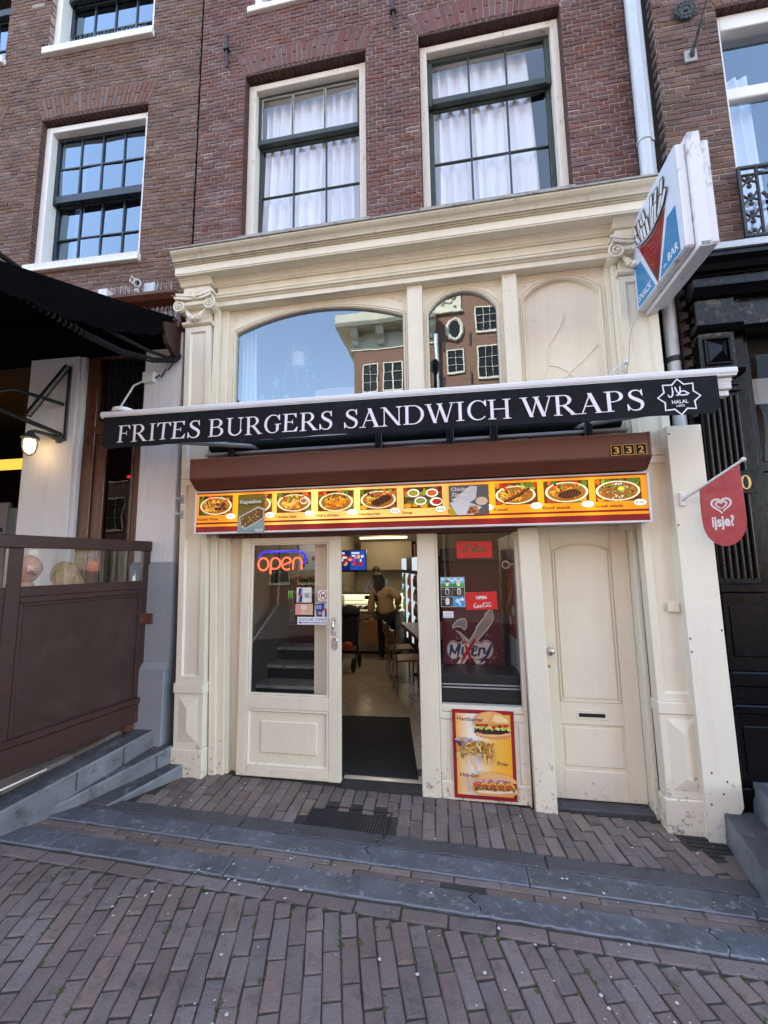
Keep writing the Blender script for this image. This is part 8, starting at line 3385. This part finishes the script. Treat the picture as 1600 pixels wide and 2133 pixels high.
# tall window with curtain
m = MB()
x0, x1, z0, z1 = 2.31, 3.74, 4.24, 6.40
yf = RY + .06
m.box(x0, x0 + .05, yf, yf + .16, z0, z1, .006)
m.box(x1 - .05, x1, yf, yf + .16, z0, z1, .006)
m.box(x0 + .049, x1 - .049, yf + .001, yf + .16, z1 - .14, z1 - .001, .006)
m.box(x0 + .049, x1 - .049, yf + .001, yf + .16, z0, z0 + .06, .006)
m.box(x0 + .049, x1 - .049, yf + .05, yf + .12, 5.64, 5.75, .008)
fr3 = m.obj('window', 'white_paint', rt)
m = MB()
m.box(x0 + .05, x0 + .085, yf + .06, yf + .12, z0 + .06, z1 - .14, .004)
m.obj('sash', 'white_paint', fr3)
for a, b in ((z0 + .06, 5.64), (5.75, z1 - .14)):
    m = MB()
    m.quad((x0 + .08, yf + .09, a), (x1 - .05, yf + .09, a), (x1 - .05, yf + .09, b), (x0 + .08, yf + .09, b))
    m.obj('pane', 'glass_right', fr3)
m = MB()
m.box(2.26, 3.8, RY - .06, RY + .1, 4.185, 4.24, .005)
m.obj('sill', 'white_paint', fr3)
m = MB()
for k in range(12):
    m.box(2.285 + k * .11, 2.39 + k * .11, RY - .03, RY + .05, 4.115, 4.184, .003)
m.obj('sill_tile', 'zinc', fr3)
curtain('white curtain at the left side of the window with the iron grille', 2.40, 2.66, 4.3, 6.0, .14, 3, .03, 'curtain_white', seed=9)
gr_ = thing('balcony_grille', 'black iron balcony grille with scrolls before the tall window', 'grille', (2.6, RY - .1, 4.25))
gy = RY - .045
m = MB()
for q in ((2.275, 3.8, 4.835, 4.86), (2.275, 3.8, 4.255, 4.28), (2.275, 2.297, 4.28, 4.835), (2.40, 2.415, 4.28, 4.835), (2.297, 3.8, 4.775, 4.788)):
    m.box(q[0], q[1], gy - .012, gy + .012, q[2], q[3], .003)
m.obj('frame', 'iron_black', gr_)


def spiral(cx, cz, r, turns, a0, sg=1, n=34):
    return [(cx + r * (1 - i / n * .88) * math.cos(a0 + sg * turns * 6.283 * i / n), gy, cz + r * (1 - i / n * .88) * math.sin(a0 + sg * turns * 6.283 * i / n)) for i in range(n + 1)]


for k in range(3):
    ox = 2.53 + k * .46
    for pts in (spiral(ox, 4.66, .10, 1.6, rad(200)), spiral(ox + .06, 4.40, .09, 1.6, rad(90), -1), [(ox - .10, gy, 4.62), (ox - .05, gy, 4.55), (ox + .0, gy, 4.50), (ox + .03, gy, 4.42), (ox - .06, gy, 4.31)],
                spiral(ox + .24, 4.60, .09, 1.5, rad(20), -1), [(ox + .10, gy, 4.50), (ox + .16, gy, 4.53), (ox + .24, gy, 4.50), (ox + .33, gy, 4.40)]):
        m = MB()
        m.tube(pts, .0095, 6)
        m.obj('scroll', 'iron_black', gr_, smooth=True)
for k in range(7):
    z = 4.31 + k * .075
    m = MB()
    m.tube([(2.297, gy, z), (2.35, gy, z + .05 * (1 if k % 2 else -1)), (2.40, gy, z + .03)], .010, 6)
    m.ball((2.348, gy, z), .02, .012, .02, 8, 5)
    m.obj('ornament', 'iron_black', gr_, smooth=True)
for k in range(9):
    x = 2.45 + k * .11
    m = MB()
    m.tube([(x + .035 * math.cos(a * .6), gy, 4.812 + .02 * math.sin(a * .6)) for a in range(9)], .007, 5)
    m.obj('ornament', 'iron_black', gr_)
spikes('bird spikes under the white sill of the right-hand house', [((2.3 + i * .06, RY - .12, 4.06), RND.uniform(-.01, .01)) for i in range(10)], .09)
t = thing('wall_rosette', 'round black cast iron rosette high on the umber brick wall', 'rosette', (2.072, RY - .02, 6.43))
m = MB()
m.lathe([(.088, 0), (.086, .014), (.06, .02)], (2.072, RY, 6.43), 22, Matrix.Rotation(rad(90), 4, 'X'))
for k in range(16):
    a = k * 6.283 / 16
    for q in (.078, .05):
        m.ball((2.072 + q * math.cos(a + q * 4), RY - .02, 6.43 + q * math.sin(a + q * 4)), .015, .012, .015, 7, 5, .2)
m.ball((2.072, RY - .025, 6.43), .02, .015, .02, 8, 5)
m.obj('plate', 'iron_green', t, smooth=True)
t = thing('cable_anchor', 'grey wall plate with a steel cable running up from it', 'anchor', (2.075, RY - .02, 6.0))
m = MB()
m.box(2.03, 2.12, RY - .018, RY + .004, 5.93, 6.04, .004)
m.obj('plate', 'plastic_grey', t)
m = MB()
m.ball((2.078, RY - .03, 5.99), .02, .02, .035, 8, 6)
m.tube([(2.078, RY - .03, 5.98), (2.10, RY - .12, 6.12), (2.16, RY - .30, 6.45), (2.4, RY - 1.2, 8.2)], .006, 6)
m.tube([(2.085, RY - .05, 6.02), (2.11, RY - .13, 6.15)], .012, 6)
m.obj('cable', 'iron_black', t)

# black shopfront
def lay_x(profile, x0, x1, name, mat):
    m = MB()
    m.prism(profile, 'x', x0, x1)
    return m.obj(name, mat, rt)


lay_x([(0, 4.11), (-.36, 4.105), (-.37, 4.09), (-.37, 4.05), (0, 4.05)], 1.83, 6.4, 'lead_flashing', 'zinc')
lay_x([(0, 4.049), (-.35, 4.049), (-.35, 4.01), (-.30, 3.985), (-.275, 3.95), (-.24, 3.945), (-.24, 3.93), (0, 3.93)], 1.84, 6.4, 'cornice', 'black_gloss')
lay_x([(0, 3.929), (-.225, 3.929), (-.225, 3.855), (0, 3.855)], 1.85, 6.4, 'fascia', 'black_worn_sheen')
lay_x([(0, 3.854), (-.25, 3.854), (-.25, 3.84), (-.22, 3.82), (-.19, 3.79), (-.16, 3.785), (0, 3.785)], 1.85, 6.4, 'moulding', 'black_gloss')
lay_x([(0, 3.784), (-.13, 3.784), (-.13, 3.565), (0, 3.565)], 2.15, 6.4, 'frieze', 'black_worn_sheen')
m = MB()
m.box(1.875, 2.149, -.165, 0, 3.57, 3.784, .004)
m.obj('frieze_block', 'black_worn_sheen', rt)
m = MB()
m.prism([(0, 3.564), (-.20, 3.564), (-.215, 3.55), (-.20, 3.53), (-.17, 3.51), (0, 3.51)], 'x', 1.85, 2.17)
m.prism([(0, 3.564), (-.15, 3.564), (-.16, 3.55), (-.13, 3.53), (0, 3.53)], 'x', 2.171, 6.4)
m.obj('capital', 'black_gloss', rt)
m = MB()
m.box(1.878, 2.122, -.165, 0, 3.21, 3.509, .004)
db = m.obj('diamond_block', 'black_worn_sheen', rt)
m = MB()
for q in ((1.91, 2.09, 3.45, 3.47), (1.91, 2.09, 3.25, 3.27), (1.91, 1.928, 3.27, 3.45), (2.072, 2.09, 3.27, 3.45)):
    m.box(q[0], q[1], -.182, -.1655, q[2], q[3], .004)
pyramid(m, 1.928, 2.072, 3.27, 3.45, -.1656, .055)
m.obj('diamond', 'black_gloss', db)
m = MB()
m.prism([(0, 3.209), (-.19, 3.209), (-.205, 3.195), (-.19, 3.175), (-.16, 3.165), (0, 3.165)], 'x', 1.855, 2.15)
m.obj('ledge', 'black_gloss', rt)
m = MB()
m.box(1.865, 2.135, -.12, .1, 1.62, 3.164, .003)
for k in range(6):
    x = 1.885 + k * .042
    m.tube([(x + .011, -.124, 1.66), (x + .011, -.124, 3.02)], .0135, 8)
m.box(1.86, 2.14, -.145, 0, 3.05, 3.085, .004)
m.box(1.86, 2.14, -.135, 0, 3.10, 3.125, .004)
m.obj('fluted_pilaster', 'black_flute', rt)
m = MB()
m.box(1.855, 2.15, -.155, .1, 1.56, 1.62, .008)
m.box(1.865, 2.14, -.135, .1, 1.02, 1.559, .004)
m.box(1.90, 2.10, -.150, -.1355, 1.12, 1.47, .008)
m.box(1.855, 2.15, -.16, .1, .92, 1.019, .010)
m.box(1.865, 2.14, -.14, .1, .80, .919, .004)
m.box(1.855, 2.15, -.16, .1, .74, .799, .010)
m.box(1.865, 2.14, -.135, .1, .1, .739, .004)
m.box(1.90, 2.10, -.150, -.1355, .34, .66, .008)
m.box(1.855, 2.15, -.155, .1, .20, .26, .006)
m.obj('pedestal', 'black_gloss', rt)
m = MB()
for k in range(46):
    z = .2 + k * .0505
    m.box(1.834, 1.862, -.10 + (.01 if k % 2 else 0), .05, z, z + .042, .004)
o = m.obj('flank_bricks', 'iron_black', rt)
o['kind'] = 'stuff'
m = MB()
m.box(2.141, 2.25, -.06, .1, .1, 3.529, .006)
m.box(2.2505, 2.30, -.02, .1, .1, 3.529, .006)
m.box(2.301, 6.4, .0, .1, .1, 1.55, .004)
m.box(2.301, 6.4, .0, .1, 2.45, 2.53, .006)
m.box(2.301, 6.4, -.03, .1, 1.551, 1.62, .008)
m.box(2.301, 6.4, -.03, .1, .9, .98, .008)
m.box(2.36, 2.9, -.022, -.0005, 1.04, 1.48, .01)
m.box(2.36, 2.9, -.022, -.0005, .25, .8, .01)
m.box(2.301, 6.4, .02, .1, 2.2, 2.449, .004)
m.box(2.301, 6.4, .02, .1, 1.95, 2.19, .004)
m.box(2.36, 2.9, .0, .0195, 1.98, 2.16, .008)
m.obj('shopfront', 'black_gloss', rt)
m = MB()
m.quad((2.30, .05, 2.53), (6.4, .05, 2.53), (6.4, .05, 3.40), (2.30, .05, 3.40))
m.obj('pane', 'glass_dark', rt)
m = MB()
m.box(2.30, 6.4, .10, .3, 3.40, 3.56)
m.box(1.9, 6.4, 1.2, 1.25, .1, 4.0)
m.obj('inner_wall', 'room_black', rt)
m = MB()
m.box(2.30, 6.4, .30, .34, 3.08, 3.30)
m.obj('blind', 'curtain_white', rt)
m = MB()
m.box(2.30, 6.4, .5, .54, 2.5, 3.07)
m.obj('lower_blind', 'room_dark', rt)
t = thing('house_number', 'black plate with a gold 0 on the fluted black pilaster', 'number plate', (2.09, -.14, 2.3))
m = MB()
m.box(2.02, 2.165, -.146, -.1355, 2.27, 2.44, .002)
m.obj('plate', 'black_gloss', t)
pr = Print((2.035, -.1465, 2.29), (1, 0, 0), (0, 0, 1))
o_, i_ = arc(.058, .062, .035, .052, 0, 360, 28), arc(.058, .062, .018, .045, 0, 360, 28)
pr.shapes(o_ + i_, [(k, k + 1, 29 + k + 1, 29 + k) for k in range(28)], S(228, 188, 110))
pr.obj('digit', 'print_gloss', t)
s2 = thing('stone_steps', 'two bluestone steps before the black shopfront', 'steps', (1.8, -.4, 0))
m = MB()
m.hexa([(1.715, -.135, -.15), (1.56, -.95, -.15), (3.3, -.95, -.15), (3.3, -.10, -.15)], [(1.722, -.14, .10), (1.572, -.95, .085), (3.3, -.95, .085), (3.3, -.10, .11)])
o = m.obj('step', 'step_stone', s2)
o.data.materials.append(MATS['step_tread'])
o.data.polygons[1].material_index = 1
m = MB()
m.hexa([(1.93, -.02, .11), (1.80, -.85, .09), (3.3, -.85, .09), (3.3, -.02, .11)], [(1.945, -.02, .30), (1.815, -.85, .28), (3.3, -.85, .28), (3.3, -.02, .30)])
o = m.obj('step', 'step_stone', s2)
o.data.materials.append(MATS['step_tread'])
o.data.polygons[1].material_index = 1

# ------------------------------------------------------------------ houses across the street (the middle ones seen mirrored in the transom panes)
OY = -16.0


def opp_window(root, x0, x1, z0, z1, nx, nz, mid=True, cross=False):
    m = MB()
    f = .07
    m.box(x0, x1, OY - .02, OY + .05, z0, z0 + .12, .01)
    m.box(x0, x1, OY - .02, OY + .04, z1 - f, z1, .01)
    m.box(x0, x0 + f, OY - .02, OY + .04, z0 + .12, z1 - f, .01)
    m.box(x1 - f, x1, OY - .02, OY + .04, z0 + .12, z1 - f, .01)
    for i in range(1, nx):
        x = x0 + f + (x1 - x0 - 2 * f) * i / nx
        w = .035 if cross and i == nx // 2 else .009
        m.box(x - w, x + w, OY - .01, OY + .03, z0 + .12, z1 - f)
    for j in range(1, nz):
        z = z0 + .12 + (z1 - z0 - .12 - f) * j / nz
        m.box(x0 + f, x1 - f, OY - .009, OY + .029, z - .009, z + .009)
    w = m.obj('window', 'stone_pale', root)
    m = MB()
    m.box(x0 + .02, x1 - .02, OY - .08, OY - .012, z0 + .02, z1 - .02)
    m.obj('pane', 'window_dark', w)


ha = thing('brick_house', 'sunlit brown brick house with a bracketed cream cornice, across the street', 'house', (-2.8, OY, -.4))
m = MB()
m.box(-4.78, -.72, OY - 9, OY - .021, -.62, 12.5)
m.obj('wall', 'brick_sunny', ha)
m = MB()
m.box(-4.95, -.65, OY - 9, OY + .02, 12.501, 12.65)
m.box(-4.85, -.65, OY - 9, OY + .0, 12.651, 13.45)
m.prism([(OY - 9, 13.451), (OY + .75, 13.451), (OY + .85, 13.6), (OY + .9, 14.0), (OY - 9, 14.1)], 'x', -5.55, -.62)
m.obj('cornice', 'stone_pale', ha)
for k in range(4):
    x = -4.65 + k * 1.28
    m = MB()
    m.prism([(OY, 12.7), (OY + .15, 12.72), (OY + .2, 12.95), (OY + .45, 13.1), (OY + .62, 13.44), (OY, 13.44)], 'x', x - .17, x + .17)
    m.obj('console', 'stone_pale', ha)
for x0, x1, nx, cr_ in ((-4.35, -3.55, 2, False), (-3.3, -2.3, 2, True), (-1.9, -1.0, 2, True)):
    opp_window(ha, x0, x1, 10.2, 11.75, nx, 3, cross=cr_)
    opp_window(ha, x0, x1, 7.2, 9.0, nx, 3, cross=cr_)
    opp_window(ha, x0, x1, 4.0, 5.9, nx, 3, cross=cr_)
m = MB()
m.box(-3.0, -.65, OY - 6, OY - .5, 14.11, 16.8)
m.lathe([(.7, 0), (.75, .2), (.4, .25)], (-3.2, OY - .4, 14.8), 16, Matrix.Rotation(rad(-90), 4, 'X'))
m.obj('dormer', 'stone_pale', ha)
hb = thing('brick_house', 'sunlit red brick gable house with an oval window, across the street', 'house', (2.6, OY, -.4))
m = MB()
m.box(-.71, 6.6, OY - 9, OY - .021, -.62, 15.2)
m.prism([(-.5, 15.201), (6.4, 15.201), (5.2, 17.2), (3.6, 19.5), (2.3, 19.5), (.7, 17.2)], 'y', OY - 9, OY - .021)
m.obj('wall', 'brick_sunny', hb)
m = MB()
m.box(-.75, .72, OY - 2, OY + .12, 14.0, 14.12, .02)
m.box(-.70, .65, OY - 2, OY + .06, 14.121, 15.3, .02)
for _ in range(22):
    m.ball((RND.uniform(-.5, .5), OY + .07, RND.uniform(14.3, 15.1)), RND.uniform(.06, .14), .08, RND.uniform(.06, .12), 8, 5)
m.obj('carved_block', 'stone_pale', hb)
for q in ((-.15, .68, 10.85, 12.1, 2, 3), (1.32, 2.4, 10.45, 12.15, 3, 3), (1.28, 2.35, 12.8, 14.2, 3, 3), (3.4, 4.5, 10.4, 12.1, 3, 3), (3.4, 4.5, 12.8, 14.2, 3, 3), (1.3, 2.4, 7.2, 9.0, 3, 3), (-.2, .7, 7.4, 9.0, 2, 3), (3.4, 4.5, 7.2, 9.0, 3, 3)):
    opp_window(hb, *q)
m = MB()
pts = [(.27 + .36 * math.cos(a * .31416) * (1 + .07 * (a % 2)), 13.1 + .52 * math.sin(a * .31416) * (1 + .07 * (a % 2))) for a in range(20)]
m.tube([(x, OY + .02, z) for x, z in pts + pts[:1]], .10, 7)
ov = m.obj('oval_window', 'stone_pale', hb)
m = MB()
m.prism([(.27 + (x - .27) * .85, 13.1 + (z - 13.1) * .85) for x, z in pts], 'y', OY - .02, OY + .02)
m.obj('pane', 'window_dark', ov)
m = MB()
m.tube([(-.62, OY + .18, z) for z in (-.3, 5, 12.9)], .09, 8)
m.obj('downpipe', 'zinc', hb)
for x, z in ((-.3, 12.4), (1.0, 12.6), (1.0, 10.6), (-.35, 10.5)):
    m = MB()
    m.box(x - .03, x + .03, OY - .02, OY + .05, z - .3, z + .3)
    m.obj('wall_anchor', 'iron_black', hb)
hc_ = thing('brick_house', 'lower brick house at the right of the sunlit gable house, across the street', 'house', (9, OY, -.4))
m = MB()
m.box(6.7, 13, OY - 9, OY, -.62, 12)
m.obj('wall', 'brick_brown', hc_)
for x in (7.3, 9.2, 11.1):
    for z in (3.8, 7.0, 9.8):
        opp_window(hc_, x, x + 1.1, z, z + 1.8, 3, 3)
hd_ = thing('brick_house', 'low sunlit brick house added out of view beyond the side street, at the left across the street', 'house', (-9, OY, -.4))  # out of view; added to cover bright horizon sky mirrored in the cafe door
m = MB()
m.box(-13.5, -6.2, OY - 9, OY - .021, -.62, 9.0)
m.obj('wall', 'brick_sunny', hd_)
m = MB()
m.prism([(OY - 9, 9.001), (OY + .3, 9.001), (OY + .35, 9.3), (OY - 9, 9.5)], 'x', -13.6, -6.1)
m.obj('cornice', 'stone_pale', hd_)
he_ = thing('brick_house', 'low brown brick house added out of view at the far left across the street', 'house', (-17, OY, -.4))  # second added house, out of view, closing off the same mirrored horizon
m = MB()
m.box(-24, -13.7, OY - 9, OY - .021, -.62, 8.6)
m.obj('wall', 'brick_brown', he_)
for x in (-12.8, -10.9, -9.0, -7.6):
    for z in (.8, 3.6, 6.4):
        opp_window(hd_, x, x + 1.0, z, z + 1.7, 2, 3)
for x in (-22.5, -20.5, -18.5, -16.5, -14.9):
    for z in (.8, 3.6, 6.2):
        opp_window(he_, x, x + 1.0, z, z + 1.7, 2, 3)
t = thing('street_lamp', 'black street lamp post standing on the far side of the pavement', 'street lamp', (-.36, -5.94, -.2))
m = MB()
m.lathe([(.12, 0), (.12, .6), (.065, .8), (.05, 4), (.045, 6.5)], (-.36, -5.94, -.25), 14)
m.obj('post', 'iron_black', t, smooth=True)
m = MB()
m.lathe([(.05, 6.4), (.10, 6.5), (.11, 6.66), (.06, 6.74)], (-.36, -5.94, -.15), 14)
m.obj('lantern', 'iron_black', t, smooth=True)
